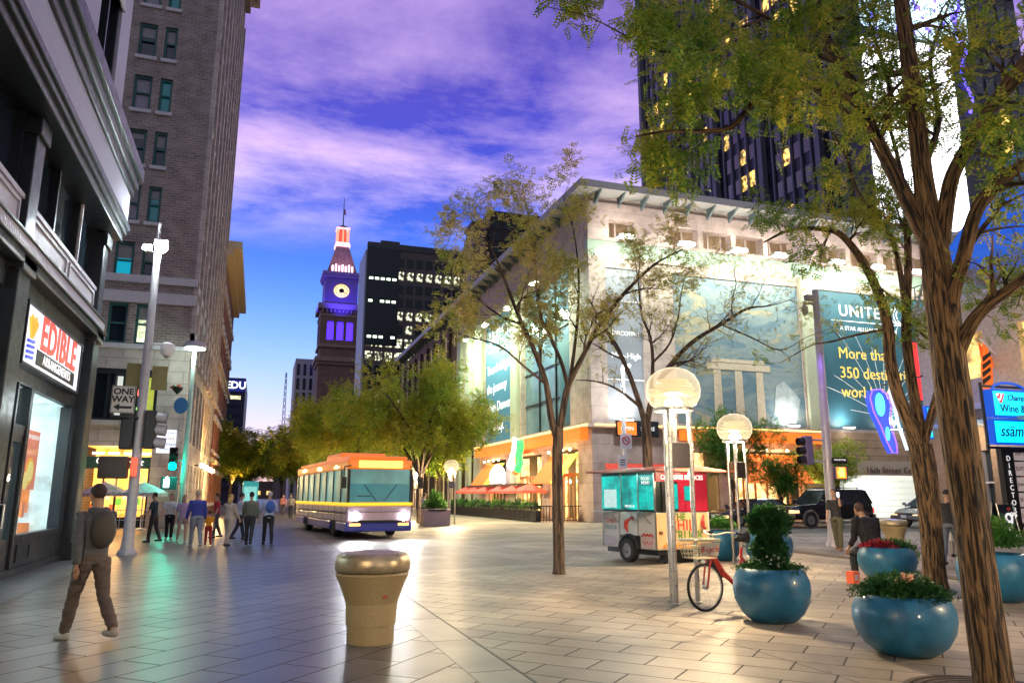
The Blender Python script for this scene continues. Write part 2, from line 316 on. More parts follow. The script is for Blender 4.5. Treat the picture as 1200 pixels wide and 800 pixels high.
def grow(mb, pts, rad, P, D, levels=2, n_side=6, ln=1.6, start=.3, leaves=10, spread=.9, droop=-.1, twig=.45, sides=6, lift=.25):
    """side branches along a limb, leaves on the last level"""
    pts = [Vector(p) for p in pts]; k = len(pts)-1
    for i in range(n_side):
        t = start+(1-start)*(i+rng.random())/n_side; a = min(int(t*k), k-1); f = t*k-a; p = pts[a].lerp(pts[a+1], f)
        d = (pts[a+1]-pts[a]).normalized(); q = rvec(); q = (q-d*q.dot(d)); q.normalize()
        d2 = (d*.6+q*spread+Vector((0, 0, lift))).normalized(); r0 = (rad[a]*(1-f)+rad[a+1]*f)*.55; l = ln*rng.uniform(.6, 1.2)*(1-.35*t)
        sp = [p]; steps = 5
        for j in range(steps):
            d2 = (d2+rvec(.16)+Vector((0, 0, droop))).normalized(); sp.append(sp[-1]+d2*l/steps)
        rr = [max(r0*(1-.8*j/steps), .004) for j in range(steps+1)]
        if r0 > .003: mb.path(sp, rr, sides if r0 > .02 else 4, cap=False)
        if levels > 1: grow(mb, sp, rr, P, D, levels-1, n_side, ln*.5, .15, leaves, spread, droop*.6, twig, 4, lift*.5)
        else:
            for j in range(leaves):
                t2 = (j+rng.random())/leaves*steps; b = min(int(t2), steps-1); pp = sp[b].lerp(sp[b+1], t2-b)+rvec(twig*.16)
                dd = (sp[b+1]-sp[b]).normalized()*.5+rvec(.6); P.append(tuple(pp)); D.append(tuple(dd))
def shrub_leaves(name, c, r, n, m, parent, ln=.07, wd=.03, hollow=.55, up=1):
    a = rng.normal(0, 1, (n, 3)); a /= np.linalg.norm(a, axis=1)[:, None]; a[:, 2] = np.abs(a[:, 2])*.9 if up else a[:, 2]
    bump_ = 1+.12*np.sin(a[:, 0]*7+a[:, 1]*5)+.1*np.sin(a[:, 2]*9)
    P = np.array(c)+a*np.array(r)*(rng.uniform(hollow, 1, n)*bump_)[:, None]
    return leaf_mesh(name, P, a*.8+np.array([0, 0, .2]), m, parent, 4, ln, wd, .6, .8)
# ------------------------------------------------------------------ shared materials
BRICK = brickmat('dark_brick', (.30, .235, .205), (.20, .155, .135), (.36, .31, .28), .42, .15, .022)
REDBRICK = brickmat('red_brick', (.30, .09, .05), (.22, .06, .04), (.3, .2, .15), .42, .15, .02)
CREAM = brickmat('cream_stone', (.50, .42, .38), (.44, .37, .34), (.24, .2, .18), 1.5, .62, .018, .75, .3)
PINK = brickmat('pink_stone', (.50, .40, .35), (.46, .36, .32), (.3, .24, .2), 2.4, 1.2, .015, .7, .3)
TANST = brickmat('tan_stone', (.40, .26, .17), (.34, .22, .14), (.2, .13, .09), 3.6, .55, .03, .8, .4)
BROWNB = brickmat('brown_brick', (.24, .13, .07), (.17, .09, .05), (.2, .15, .1), .6, .2, .02)
TRIMW = mat('pale_trim', (.55, .52, .54), .6, var=.08)
TRIMB = mat('black_trim', (.010, .013, .018), .42, var=.2, spec=.45)
DARKMET = mat('dark_metal', (.03, .035, .04), .4, metal=.4)
STEEL = mat('brushed_steel', (.55, .53, .5), .32, metal=1., var=.1, scale=30)
POLE = mat('grey_pole_paint', (.42, .40, .42), .45, metal=.3)
POLEG = mat('pale_green_pole_paint', (.45, .6, .55), .45)
GLASSD = mat('dark_window_glass', (.015, .025, .035), .06, var=0, spec=.9)
GLASST = mat('teal_window_glass', (.01, .07, .085), .08, var=0, spec=.9, emit=(.0, .16, .2), es=.12)
TEALFR = mat('teal_window_frame', (.03, .12, .11), .5)
BLACKP = mat('black_plastic', (.015, .015, .017), .45)
WHITEP = mat('white_paint', (.78, .78, .8), .45, var=.05)
LITWARM = litmat('lit_window_warm', (.3, .2, .08), (1, .62, .18), 1.3, 1.5); LITW2 = litmat('lit_window_pale', (.3, .25, .15), (1, .85, .5), 1.2, 1.5); LITG = litmat('lit_window_greenish', (.3, .3, .2), (.85, 1, .6), 1.1, 1.5)
FLOODG = glow('flood_lens', (1, .98, .9), 9)
WLET = mat('white_lettering', (.8, .8, .8), .5, var=0, emit=(1, 1, 1), es=.35)
BARK = barkmat('bark_near', (.010, .006, .004), (.23, .135, .06)); BARK2 = barkmat('bark_far', (.03, .02, .016), (.17, .115, .08), .5)
LEAFA = leafmat('locust_leaves_green', [(.06, .16, .02), (.17, .31, .03), (.42, .44, .05), (.62, .48, .06)], .5)
LEAFB = leafmat('locust_leaves_lamplit', [(.16, .30, .04), (.46, .48, .08), (.75, .62, .18), (.82, .62, .42)], .5)  # yellow leaves, paled toward pink to paint in the lamplight
LEAFC = leafmat('street_leaves_olive', [(.12, .26, .03), (.28, .42, .04), (.56, .52, .05), (.70, .52, .08)], scale=.35)
LEAFD = leafmat('shrub_leaves', [(.008, .04, .01), (.02, .09, .02), (.05, .16, .03)], .25, 4)
LEAFE = leafmat('fresh_green_leaves', [(.03, .12, .02), (.07, .22, .03), (.2, .32, .05)], .35, 1.5)

# ------------------------------------------------------------------ ground
def paving_mat():
    m = bpy.data.materials.new('granite_paving'); m.use_nodes = True; t = m.node_tree; b = t.nodes['Principled BSDF']; n = t.nodes.new; l = t.links.new
    c = n('ShaderNodeTexCoord'); sp = n('ShaderNodeSeparateXYZ'); l(c.outputs['Object'], sp.inputs[0])
    def bricks(rot, bw, bh, c1, c2):
        mp = n('ShaderNodeMapping'); mp.inputs['Rotation'].default_value = (0, 0, R(rot)); l(c.outputs['Object'], mp.inputs[0])
        q = n('ShaderNodeTexBrick'); l(mp.outputs[0], q.inputs[0]); q.inputs['Color1'].default_value = c1+(1,); q.inputs['Color2'].default_value = c2+(1,); q.inputs['Mortar'].default_value = (.07, .06, .05, 1)
        q.inputs['Scale'].default_value = 1; q.inputs['Brick Width'].default_value = bw; q.inputs['Row Height'].default_value = bh; q.inputs['Mortar Size'].default_value = .010; q.inputs['Mortar Smooth'].default_value = .3; q.inputs['Bias'].default_value = -.2
        return q
    A = bricks(-48, 1.05, .52, (.33, .30, .26), (.20, .18, .16)); B = bricks(90, 1.6, .49, (.36, .33, .30), (.22, .2, .19)); C = bricks(47, .86, .44, (.38, .315, .235), (.225, .185, .14))
    def rng_mask(a, w_):
        s_ = n('ShaderNodeMath'); s_.operation = 'COMPARE'; l(sp.outputs[0], s_.inputs[0]); s_.inputs[1].default_value = a; s_.inputs[2].default_value = w_; return s_
    def gt(a, ax=0):
        s_ = n('ShaderNodeMath'); s_.operation = 'GREATER_THAN'; l(sp.outputs[ax], s_.inputs[0]); s_.inputs[1].default_value = a; return s_
    def mix(f, a, b_):
        q = n('ShaderNodeMix'); q.data_type = 'RGBA'; l(f, q.inputs[0]); l(a, q.inputs[6]); l(b_, q.inputs[7]); return q.outputs[2]
    g = gt(2.47).outputs[0]; st = rng_mask(2.225, .245).outputs[0]
    col = mix(g, A.outputs[0], C.outputs[0]); col = mix(st, col, B.outputs[0])
    mh = mix(g, A.outputs['Fac'], C.outputs['Fac']); mh = mix(st, mh, B.outputs['Fac'])
    for x in (1.98, 2.47, 5.17, -3.54):
        k = rng_mask(x, .010).outputs[0]; dk = n('ShaderNodeRGB'); dk.outputs[0].default_value = (.03, .026, .024, 1); col = mix(k, col, dk.outputs[0])
    n2 = n('ShaderNodeTexNoise'); n2.inputs['Scale'].default_value = 1.1; n2.inputs['Detail'].default_value = 9; n2.inputs['Roughness'].default_value = .7; l(c.outputs['Object'], n2.inputs[0])
    mr = n('ShaderNodeMapRange'); mr.inputs[1].default_value = .32; mr.inputs[2].default_value = .68; mr.inputs[3].default_value = .72; mr.inputs[4].default_value = 1.15; l(n2.outputs[0], mr.inputs[0])
    n3 = n('ShaderNodeTexNoise'); n3.inputs['Scale'].default_value = 90; n3.inputs['Detail'].default_value = 3; l(c.outputs['Object'], n3.inputs[0])
    m3 = n('ShaderNodeMapRange'); m3.inputs[3].default_value = .75; m3.inputs[4].default_value = 1.25; l(n3.outputs[0], m3.inputs[0])
    vo = n('ShaderNodeTexVoronoi'); vo.inputs['Scale'].default_value = 1.6; l(c.outputs['Object'], vo.inputs['Vector']); vm = n('ShaderNodeMapRange'); vm.inputs[1].default_value = .035; vm.inputs[2].default_value = .055; vm.inputs[3].default_value = .45; vm.inputs[4].default_value = 1.; l(vo.outputs['Distance'], vm.inputs[0])
    n4 = n('ShaderNodeTexNoise'); n4.inputs['Scale'].default_value = .33; n4.inputs['Detail'].default_value = 6; n4.inputs['Distortion'].default_value = 1.; l(c.outputs['Object'], n4.inputs[0]); m4 = n('ShaderNodeMapRange'); m4.inputs[1].default_value = .4; m4.inputs[2].default_value = .62; m4.inputs[3].default_value = .52; m4.inputs[4].default_value = 1.1; l(n4.outputs[0], m4.inputs[0])
    mv = n('ShaderNodeMath'); mv.operation = 'MULTIPLY'; l(vm.outputs[0], mv.inputs[0]); l(m4.outputs[0], mv.inputs[1]); mw = n('ShaderNodeMath'); mw.operation = 'MULTIPLY'; l(mv.outputs[0], mw.inputs[0]); l(mr.outputs[0], mw.inputs[1])
    mu = n('ShaderNodeMath'); mu.operation = 'MULTIPLY'; l(mw.outputs[0], mu.inputs[0]); l(m3.outputs[0], mu.inputs[1])
    v = n('ShaderNodeVectorMath'); v.operation = 'SCALE'; l(col, v.inputs[0]); l(mu.outputs[0], v.inputs['Scale']); 
    # polished, worn traffic lane on the left: smoother; dimmer light put into the colour
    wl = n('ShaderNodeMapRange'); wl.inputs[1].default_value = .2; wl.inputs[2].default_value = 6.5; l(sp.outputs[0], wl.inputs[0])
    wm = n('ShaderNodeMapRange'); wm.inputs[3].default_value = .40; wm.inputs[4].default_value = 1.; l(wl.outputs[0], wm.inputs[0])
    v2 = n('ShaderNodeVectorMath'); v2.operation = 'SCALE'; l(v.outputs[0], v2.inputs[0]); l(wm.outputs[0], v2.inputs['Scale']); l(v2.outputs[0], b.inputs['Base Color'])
    ro = n('ShaderNodeMapRange'); ro.inputs[3].default_value = .33; ro.inputs[4].default_value = .60; l(wl.outputs[0], ro.inputs[0])
    ra = n('ShaderNodeMath'); ra.operation = 'MULTIPLY_ADD'; l(n2.outputs[0], ra.inputs[0]); ra.inputs[1].default_value = .06; rb = n('ShaderNodeMath'); rb.operation = 'SUBTRACT'; rb.inputs[1].default_value = .03
    l(ro.outputs[0], rb.inputs[0]); l(rb.outputs[0], ra.inputs[2]); rj = n('ShaderNodeMath'); rj.operation = 'MULTIPLY_ADD'; l(mh, rj.inputs[0]); rj.inputs[1].default_value = .5; l(ra.outputs[0], rj.inputs[2]); l(rj.outputs[0], b.inputs['Roughness']); b.inputs['Specular IOR Level'].default_value = .6
    bp = n('ShaderNodeBump'); bp.invert = True; bp.inputs['Strength'].default_value = .8; bp.inputs['Distance'].default_value = .012; l(mh, bp.inputs['Height'])
    bp2 = n('ShaderNodeBump'); bp2.inputs['Strength'].default_value = .12; bp2.inputs['Distance'].default_value = .01; l(n3.outputs[0], bp2.inputs['Height']); l(bp.outputs[0], bp2.inputs['Normal']); l(bp2.outputs[0], b.inputs['Normal'])
    return m
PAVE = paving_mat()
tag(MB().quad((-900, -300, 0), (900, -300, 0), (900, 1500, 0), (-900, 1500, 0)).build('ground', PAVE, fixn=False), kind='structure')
ASPH = mat('asphalt', (.06, .058, .06), .55, var=.25, scale=3, bump=.3)
tag(MB().quad((20.5, 27.6, .004), (200, 27.6, .004), (200, 37.6, .004), (20.5, 37.6, .004)).build('road', ASPH, fixn=False), kind='structure')
KERB = mat('kerb_stone', (.3, .26, .22), .6, var=.2, scale=5)
kb = MB(); kb.box(20.5, 200, 37.6, 37.9, 0, .13)
tag(kb.build('kerb', KERB, bevel=.02), kind='structure')
kb = MB(); pts = [(14.95, 30), (14.93, 24), (14.9, 18.8), (14.75, 16.3), (14.2, 14.5), (13.45, 12.85), (12.9, 11.2), (12.6, 8), (12.6, 0)]
for a, b in zip(pts, pts[1:]):
    d = Vector((b[0]-a[0], b[1]-a[1])).normalized(); nx = Vector((-d.y, d.x))*.15
    kb.add([(p[0]+s*nx.x, p[1]+s*nx.y, z) for z in (0, .06) for p in (a, b) for s in (0, 1)], [(0, 2, 3, 1), (4, 5, 7, 6), (0, 1, 5, 4), (2, 6, 7, 3), (0, 4, 6, 2), (1, 3, 7, 5)])
tag(kb.build('kerb', mat('dark_kerb_stone', (.13, .11, .1), .6, var=.2)), kind='structure')
DKP = brickmat('dark_sidewalk_stone', (.10, .095, .09), (.07, .066, .064), (.02, .02, .02), 1.2, .8, .012, .42)
# sidewalk bricks mapped flat
def flatbricks():
    m = DKP; t = m.node_tree; br = [x for x in t.nodes if x.type == 'TEX_BRICK'][0]; tcn = [x for x in t.nodes if x.type == 'TEX_COORD'][0]
    t.links.new(tcn.outputs['Object'], br.inputs[0])
flatbricks()
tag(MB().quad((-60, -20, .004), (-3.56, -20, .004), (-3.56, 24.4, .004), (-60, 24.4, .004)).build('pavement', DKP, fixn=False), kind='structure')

# ------------------------------------------------------------------ corner shop building (near left)
XE = -4.6
ed = thing('shop_building', 'black framed corner shop building with pale panel bands and a lit glass shopfront at left', 'building', (-4.6, 23.2, 0), world=True)
INTW = litmat('shop_interior_white', (.75, .8, .8), (.72, 1, 1), .55, 1.6, .35, .6, .25)
y0s = -4.
# bay layout along the street (piers)
PT = 6.9; piers = [23.2-PT*i for i in range(5)]     # pier outer ends
w_ = MB()
for i, y in enumerate(piers[:-1]):
    w_.cut().box(XE-.45, XE+.16, y-.75, y, 0, 6.05); w_.box(XE-.45, XE+.12, y-.62, y-.02, 6.45, 8.9)
    w_.box(XE-.4, XE+.24, y-.85, y+.02, 5.75, 6.05); w_.box(XE-.4, XE+.22, y-.8, y+.02, 0, .45)
    w_.box(XE-.4, XE+.2, y-.7, y, 8.5, 8.85)
w_.build_each('pier', TRIMB, ed, bevel=.025)
c_ = MB()
c_.box(XE-.6, XE+.24, y0s, 23.3, 5.85, 6.05); c_.box(XE-.6, XE+.30, y0s, 23.34, 6.05, 6.10); c_.box(XE-.6, XE+.26, y0s, 23.3, 6.37, 6.45)
c_.cut().box(XE-.6, XE+.40, y0s, 23.4, 8.9, 9.12); c_.box(XE-.6, XE+.48, y0s, 23.5, 9.12, 9.28); c_.box(XE-.6, XE+.54, y0s, 23.55, 9.28, 9.45)
c_.cut().box(XE-.6, XE+.55, y0s, 23.55, 10.35, 10.62); c_.box(XE-.6, XE+.64, y0s, 23.65, 10.62, 10.9); c_.box(XE-.6, XE+.74, y0s, 23.75, 10.9, 11.3)
c_.build_each('cornice', TRIMB, ed, bevel=.02)
# ribbed pale bands
def ribmat(name, col):
    m = mat(name, col, .55, var=.06); t = m.node_tree; b = t.nodes['Principled BSDF']; n = t.nodes.new
    c = n('ShaderNodeTexCoord'); wv = n('ShaderNodeTexWave'); wv.bands_direction = 'Y'; wv.inputs['Scale'].default_value = 3.2; t.links.new(c.outputs['Object'], wv.inputs[0])
    bp = n('ShaderNodeBump'); bp.inputs['Strength'].default_value = .8; bp.inputs['Distance'].default_value = .03; t.links.new(wv.outputs[0], bp.inputs['Height']); t.links.new(bp.outputs[0], b.inputs['Normal']); return m
RIB = ribmat('pale_ribbed_panel', (.50, .49, .56)); PANEL = mat('pale_panel', (.48, .47, .53), .55, var=.06)
b_ = MB(); b_.box(XE-.5, XE+.47, y0s, 23.48, 9.45, 10.35); b_.cut().box(XE-.5, XE+.22, y0s, 23.25, 6.10, 6.37); b_.build_each('frieze', RIB, ed)
for i in range(4):
    a, b = piers[i]-PT, piers[i]-.64
    p_ = MB(); p_.box(XE-.3, XE, a, b, 6.45, 7.15); p_.box(XE-.3, XE+.05, a, b, 7.15, 7.25)
    for k in range(2):
        c0 = a+.15+k*(b-a)/2; c1 = a+(k+1)*(b-a)/2-.12
        p_.box(XE, XE+.04, c0, c1, 6.52, 6.58); p_.box(XE, XE+.04, c0, c1, 7.02, 7.08); p_.box(XE, XE+.04, c0, c0+.07, 6.58, 7.02); p_.box(XE, XE+.04, c1-.07, c1, 6.58, 7.02)
    p_.build('spandrel_panel', PANEL, ed)
    wn = MB(); wn.box(XE-.32, XE-.28, a, b, 7.25, 8.9, m=0)
    for q in (a, a+(b-a)*.33, a+(b-a)*.66, b-.1): wn.box(XE-.28, XE-.1, q, q+.1, 7.25, 8.9, m=1)
    wn.box(XE-.27, XE-.05, a+(b-a)*.66+.1, a+(b-a)*.66+.18, 7.25, 8.9, m=2)
    wn.build('window', [GLASSD, TRIMB, TRIMW], ed)
# third storey
t3 = MB(); gridwall(t3, lambda u, v, d: (XE+.02-d, u, v), [(23.2-4.9*i-3.7, 23.2-4.9*i-1.3) for i in range(4, -1, -1)], [(12.4, 15.4)], y0s, 23.2, 11.3, 18.2, .3)
t3.build('upper_wall', RIB, ed)
for i in range(5):
    q = MB(); a, b = 23.2-4.9*i-3.7, 23.2-4.9*i-1.3; q.box(XE-.3, XE-.24, a, b, 12.4, 15.4, m=0)
    for e_ in ((a, a+.14), (b-.14, b), ((a+b)/2-.05, (a+b)/2+.05)): q.box(XE-.24, XE-.06, e_[0], e_[1], 12.4, 15.4, m=1)
    q.box(XE-.24, XE+.08, a-.1, b+.1, 15.4, 15.6, m=2); q.box(XE-.1, XE+.1, a-.1, b+.1, 12.26, 12.4, m=2); q.build('window', [GLASSD, TRIMB, TRIMW], ed)
bk = MB(); bk.box(-18, XE-.6, y0s, 23.2, 5.4, 18.0); bk.box(-18, XE-4.7, y0s, 23.2, 0.004, 5.4); bk.box(XE-4.7, XE-.5, 22.6, 23.2, .004, 5.4); bk.box(-18, XE-.6, 23.2, 23.25, 6, 18.0); bk.build('rear_wall', mat('dark_render', (.05, .045, .05), .7), ed)
cn = MB(); cn.box(XE-.6, XE+.5, y0s, 23.4, 18.2, 18.9); cn.build('roof_cornice', TRIMW, ed, bevel=.05)
# shopfronts: lit bay with the sign, door and glass
for i in range(4):
    top = 23.2-PT*i; a, b = top-PT, top-.75
    lit = i in (0, 1)
    f_ = MB()
    f_.box(XE-.25, XE-.02, a, b, 5.38, 5.85); f_.box(XE-.25, XE-.08, a, b, 3.86, 4.2)
    f_.box(XE-.25, XE-.02, a, b, .0, .15); 
    for q in (a, a+.95, a+1.9, a+1.98, b-.55, b-.1): f_.box(XE-.3, XE-.06, q, q+.1, .15, 3.86)
    f_.box(XE-.25, XE-.08, a+2.08, b-.1, .15, .72); f_.box(XE-.25, XE-.04, a+2.0, b-.1, .72, .82)
    f_.box(XE-.08, XE-.05, a+2.25, a+2.3, .25, .62); f_.box(XE-.08, XE-.05, a+3.2, a+3.25, .25, .62); f_.box(XE-.08, XE-.05, a+2.3, a+3.2, .57, .62); f_.box(XE-.08, XE-.05, a+2.3, a+3.2, .25, .3)
    for k in range(3): f_.box(XE-.1, XE-.02, a+.2+k*1.3, a+.3+k*1.3, 4.2, 4.4)
    f_.build('shopfront_frame', TRIMB, ed, bevel=.01)
    g_ = MB(); g_.box(XE-.2, XE-.18, a+2.08, b-.1, .82, 3.86); g_.build('shop_window', glassmat('shop_glass', (.9, .95, .95), .03, .03) if 'shop_glass' not in MATS else MATS['shop_glass'], ed)
    d_ = MB()
    for k in (0, 1):
        q = a+.1+k*.95
        d_.box(XE-.22, XE-.12, q, q+.1, .15, 2.85, m=0); d_.box(XE-.22, XE-.12, q+.75, q+.85, .15, 2.85, m=0); d_.box(XE-.22, XE-.12, q+.1, q+.75, .15, .75, m=0); d_.box(XE-.22, XE-.12, q+.1, q+.75, 2.7, 2.85, m=0)
        d_.box(XE-.18, XE-.16, q+.1, q+.75, .75, 2.7, m=1)
    d_.box(XE-.22, XE-.1, a+.1, a+1.9, 2.85, 3.05, m=0); d_.box(XE-.18, XE-.16, a+.1, a+1.9, 3.05, 3.86, m=1)
    dr = d_.build('door', [TRIMB, MATS['shop_glass']], ed)
    h_ = MB(); h_.path([(XE-.1, a+.9, 1.0), (XE-.02, a+.9, 1.0), (XE-.02, a+.9, 1.45), (XE-.1, a+.9, 1.45)], .018, 6); h_.build('handle', STEEL, dr)
    if lit:
        n_ = MB(); n_.box(XE-4.6, XE-4.5, a, b, .02, 3.9, m=0); n_.box(XE-4.5, XE-.3, b+.02, b+.1, .02, 3.9, m=0); n_.box(XE-4.5, XE-.3, a-.1, a-.02, .02, 3.9, m=0); n_.box(XE-4.5, XE-.3, a, b, 3.9, 3.95, m=0)
        n_.box(XE-4.5, XE-.3, a, b, .01, .03, m=1)
        for k in range(6): n_.box(XE-4.45, XE-4.1, a+.2+k*1., a+1.0+k*1., .5, 2.6, m=2+k % 3)
        n_.box(XE-2.2, XE-1.5, a+1.2, b-.3, .03, 1.05, m=3)
        for k in range(12): n_.cbox((XE-1.85+.2*(k % 2), a+1.4+k*.36, 1.05+.15*(k % 3)), (.2, .2, .3*(k % 3+1)), m=2+(k*7) % 3)
        for k in range(9): n_.box(XE-1.0-.3*(k % 3), XE-.8-.3*(k % 3), b-.35-.3*(k//3), b-.12-.3*(k//3), .6+.5*(k % 5), .95+.5*(k % 5), m=2+k % 3)
        n_.box(XE-3.4, XE-.9, b-.1, b-.06, 1.2, 3.0, m=2); n_.box(XE-2.6, XE-1.4, b-.3, b-.1, 0.03, 1.6, m=4); n_.box(XE-2.5, XE-1.5, b-.34, b-.3, .9, 1.5, m=3)
        n_.build('interior', [INTW, mat('shop_floor', (.4, .38, .35), .4), mat('goods_orange', (.7, .2, .05), .5, emit=(1, .3, .08), es=.3), mat('goods_blue', (.05, .2, .5), .5, emit=(.1, .4, 1), es=.2), mat('goods_white', (.7, .7, .7), .5, emit=(1, 1, 1), es=.3)], ed)
        light('AREA', (XE-1.9, (a+b)/2, 3.85), 150, (.80, 1, 1), 2.2, (XE-1.9, (a+b)/2, 0), parent=ed)
    else:
        MB().box(XE-.6, XE-.5, a, b, .02, 3.9).build('interior', mat('dark_interior', (.02, .02, .025), .6), ed)
# poster in the window
ps = tag(thing('poster', 'orange poster of a sliced orange drink stuck inside the shop window', 'poster', (XE-.24, 19.3, 1.7), world=True))
POR = mat('poster_orange', (.75, .20, .12), .5, var=.1, emit=(1, .3, .2), es=.35)
MB().box(XE-.26, XE-.24, 18.75, 20.0, 1.75, 3.05).build('sheet', POR, ps)
q = MB(); q.lathe([(.30, 0), (.30, .012), (0, .013)], 24, (XE-.237, 19.45, 2.15), axis='x', m=0); q.lathe([(.23, 0), (.23, .018), (0, .019)], 24, (XE-.237, 19.45, 2.15), axis='x', m=1)
q.lathe([(.2, 0), (.2, .012), (0, .013)], 20, (XE-.237, 19.2, 1.95), axis='x', m=1); q.build('orange_slices', [mat('orange_peel', (.8, .35, .03), .5, emit=(1, .5, .05), es=.4), mat('orange_flesh', (.85, .65, .2), .5, emit=(1, .8, .3), es=.4)], ps)
text('FRESH SQUEEZED', .13, WLET, ps, (XE-.225, 19.37, 2.9), (0, -1, 0) if 0 else (0, 1, 0), (0, 0, 1), .004)
# shop sign
sg = thing('shop_sign', 'white shop sign reading EDIBLE ARRANGEMENTS in red above the lit shopfront', 'sign', (XE, 19.1, 4.2), world=True)
SGW = mat('sign_white', (.7, .7, .75), .4, var=.03, emit=(.85, .9, 1), es=.55); SGR = mat('sign_red', (.75, .05, .04), .4, var=0, emit=(1, .08, .05), es=.6)
MB().box(XE-.06, XE+.08, 16.62, 21.42, 4.2, 5.36).build('sign_face', SGW, sg)
fr = MB(); fr.box(XE-.06, XE+.12, 16.56, 16.62, 4.14, 5.42); fr.box(XE-.06, XE+.12, 21.42, 21.48, 4.14, 5.42); fr.box(XE-.06, XE+.12, 16.62, 21.42, 4.14, 4.2); fr.box(XE-.06, XE+.12, 16.62, 21.42, 5.36, 5.42); fr.build('sign_frame', TRIMB, sg)
text('EDIBLE', .98, SGR, sg, (XE+.09, 19.35, 4.95), (0, 1, 0), (0, 0, 1), .012, space=1.08, bold=.02)
q = MB(); q.box(XE+.08, XE+.095, 17.6, 21.0, 4.28, 4.6); q.build('sign_plate', TRIMB, sg, bevel=.004)
text('ARRANGEMENTS', .30, WLET, sg, (XE+.1, 19.3, 4.44), (0, 1, 0), (0, 0, 1), .006, space=1.1)
q = MB(); random.seed(3)
for k in range(5): q.path([(XE+.1, 17.05, 4.75), (XE+.1, 16.9+k*.1, 5.0+.05*(k % 2)), (XE+.1, 16.82+k*.13, 5.12+.08*(k % 2))], [.05, .045, .02], 6, m=0)
for k in range(4): q.tube((XE+.1, 16.85, 4.32+k*.11), (XE+.1, 17.25, 4.35+k*.11), .035, n=6, m=1)
q.build('fruit_emblem', [mat('emblem_orange', (.85, .35, .05), .5, emit=(1, .4, .05), es=.5), mat('emblem_blue', (.05, .06, .4), .5, emit=(.05, .1, .8), es=.4)], sg)
light('POINT', (XE+.8, 19.2, 3.6), 30, (.85, 1, 1), .3)

# ------------------------------------------------------------------ brick high-rise across the side street
YB = 43.06; XB = -3.95; YB2 = onX(241, 581, XB)[1]
br = thing('brick_highrise', 'tall dark brick office block with teal framed windows and pale stone base at left', 'building', (XB-5, YB+10, 0), world=True)
zf = lambda x, y: onY(x, y, YB)[2]; xf = lambda x, y: onY(x, y, YB)[0]
H_ = 46.5
# upper floors: window rows on the near face
rows = [(355, 402), (283, 326), (215, 257), (150, 191), (88, 129), (23, 62)]
wz = [(onY(150, b, YB)[2], onY(150, a, YB)[2]) for a, b in rows]
step = (wz[5][0]-wz[1][0])/4; hgt = wz[3][1]-wz[3][0]
wz = wz[:1]+[(wz[1][0]+step*i, wz[1][0]+step*i+hgt) for i in range(9)]
ux = []
for base_ in (0, -5.2):
    ux += [(xf(151, 150)+base_, xf(173, 150)+base_), (xf(182, 152)+base_, xf(197, 154)+base_)]
ux = sorted(ux)
zb0 = zf(120, 404)
wb = MB(); gridwall(wb, lambda u, v, d: (u, YB+d, v), ux, wz, -16, XB, zb0-1.1, H_, .3)
wb.box(-16, XB-.9, YB+.35, YB+.4, zb0, H_)
wb.build('brick_wall', BRICK, br)
rs_ = random.Random(77); BLIND = mat('roller_blind', (.30, .29, .28), .7, var=.15)
def sash(u0, u1, v0, v1, fn, lit=None, nm='window', fr_=TEALFR, gl=GLASST, parent=br):
    q = MB()
    def bx(a, b, c, d, e, f, m):
        q.add([fn(u, v, w) for w in (e, f) for v in (c, d) for u in (a, b)], [(0, 2, 3, 1), (4, 5, 7, 6), (0, 1, 5, 4), (2, 6, 7, 3), (0, 4, 6, 2), (1, 3, 7, 5)], m)
    mid = (v0+v1)/2
    bx(u0, u1, v0, v1, .26, .28, 0)
    for a, b, c, d in ((u0, u0+.12, v0, v1), (u1-.12, u1, v0, v1), (u0+.12, u1-.12, v0, v0+.12), (u0+.12, u1-.12, v1-.14, v1), (u0+.12, u1-.12, mid-.05, mid+.05)): bx(a, b, c, d, .12, .26, 1)
    if rs_.random() < .55: bx(u0+.12, u1-.12, v1-.14-(v1-v0)*rs_.uniform(.15, .5), v1-.14, .235, .25, 2)
    return q.build(nm, [lit or gl, fr_, BLIND], parent)
GLB = [GLASSD, GLASST, mat('window_blind_grey', (.32, .3, .34), .7), GLASSD]
for j, (a, b) in enumerate(wz):
    for i, (u0, u1) in enumerate(ux):
        gl = GLB[(i*3+j*2) % 4]
        if j == 1 and i == 2: gl = mat('blue_lit_glass', (.01, .2, .3), .15, var=0, emit=(0, .35, .5), es=.45)
        if j == 0: gl = [GLASSD, LITG, GLASSD, LITG][i]
        wobj = sash(u0, u1, a, b, lambda u, v, d: (u, YB+d, v), gl)
        s_ = MB(); s_.box(u0-.1, u1+.1, YB-.12, YB+.05, a-.22, a-.02); si = s_.build('sill', TRIMW, br)
st = MB(); 
for (ya, yb_) in ((326, 335), (345, 358)):
    z0, z1 = zf(205, yb_), zf(205, ya); st.box(-16, XB+.15, YB-.14, YB, z0, z1); st.box(XB, XB+.14, YB, YB2, z0, z1)
zc = zf(205, 400)
st.box(-16, XB+.25, YB-.25, YB, zc-.55, zc-.3); st.box(XB, XB+.25, YB, YB2, zc-.55, zc-.3)
st.build('stone_band', TRIMW, br, bevel=.02)
# pale corner strip on the left of the near face
xl = xf(141, 60); MB().box(xl-1.25, xl-.25, YB-.12, YB, 12.5, H_).build('quoin_strip', CREAM, br)
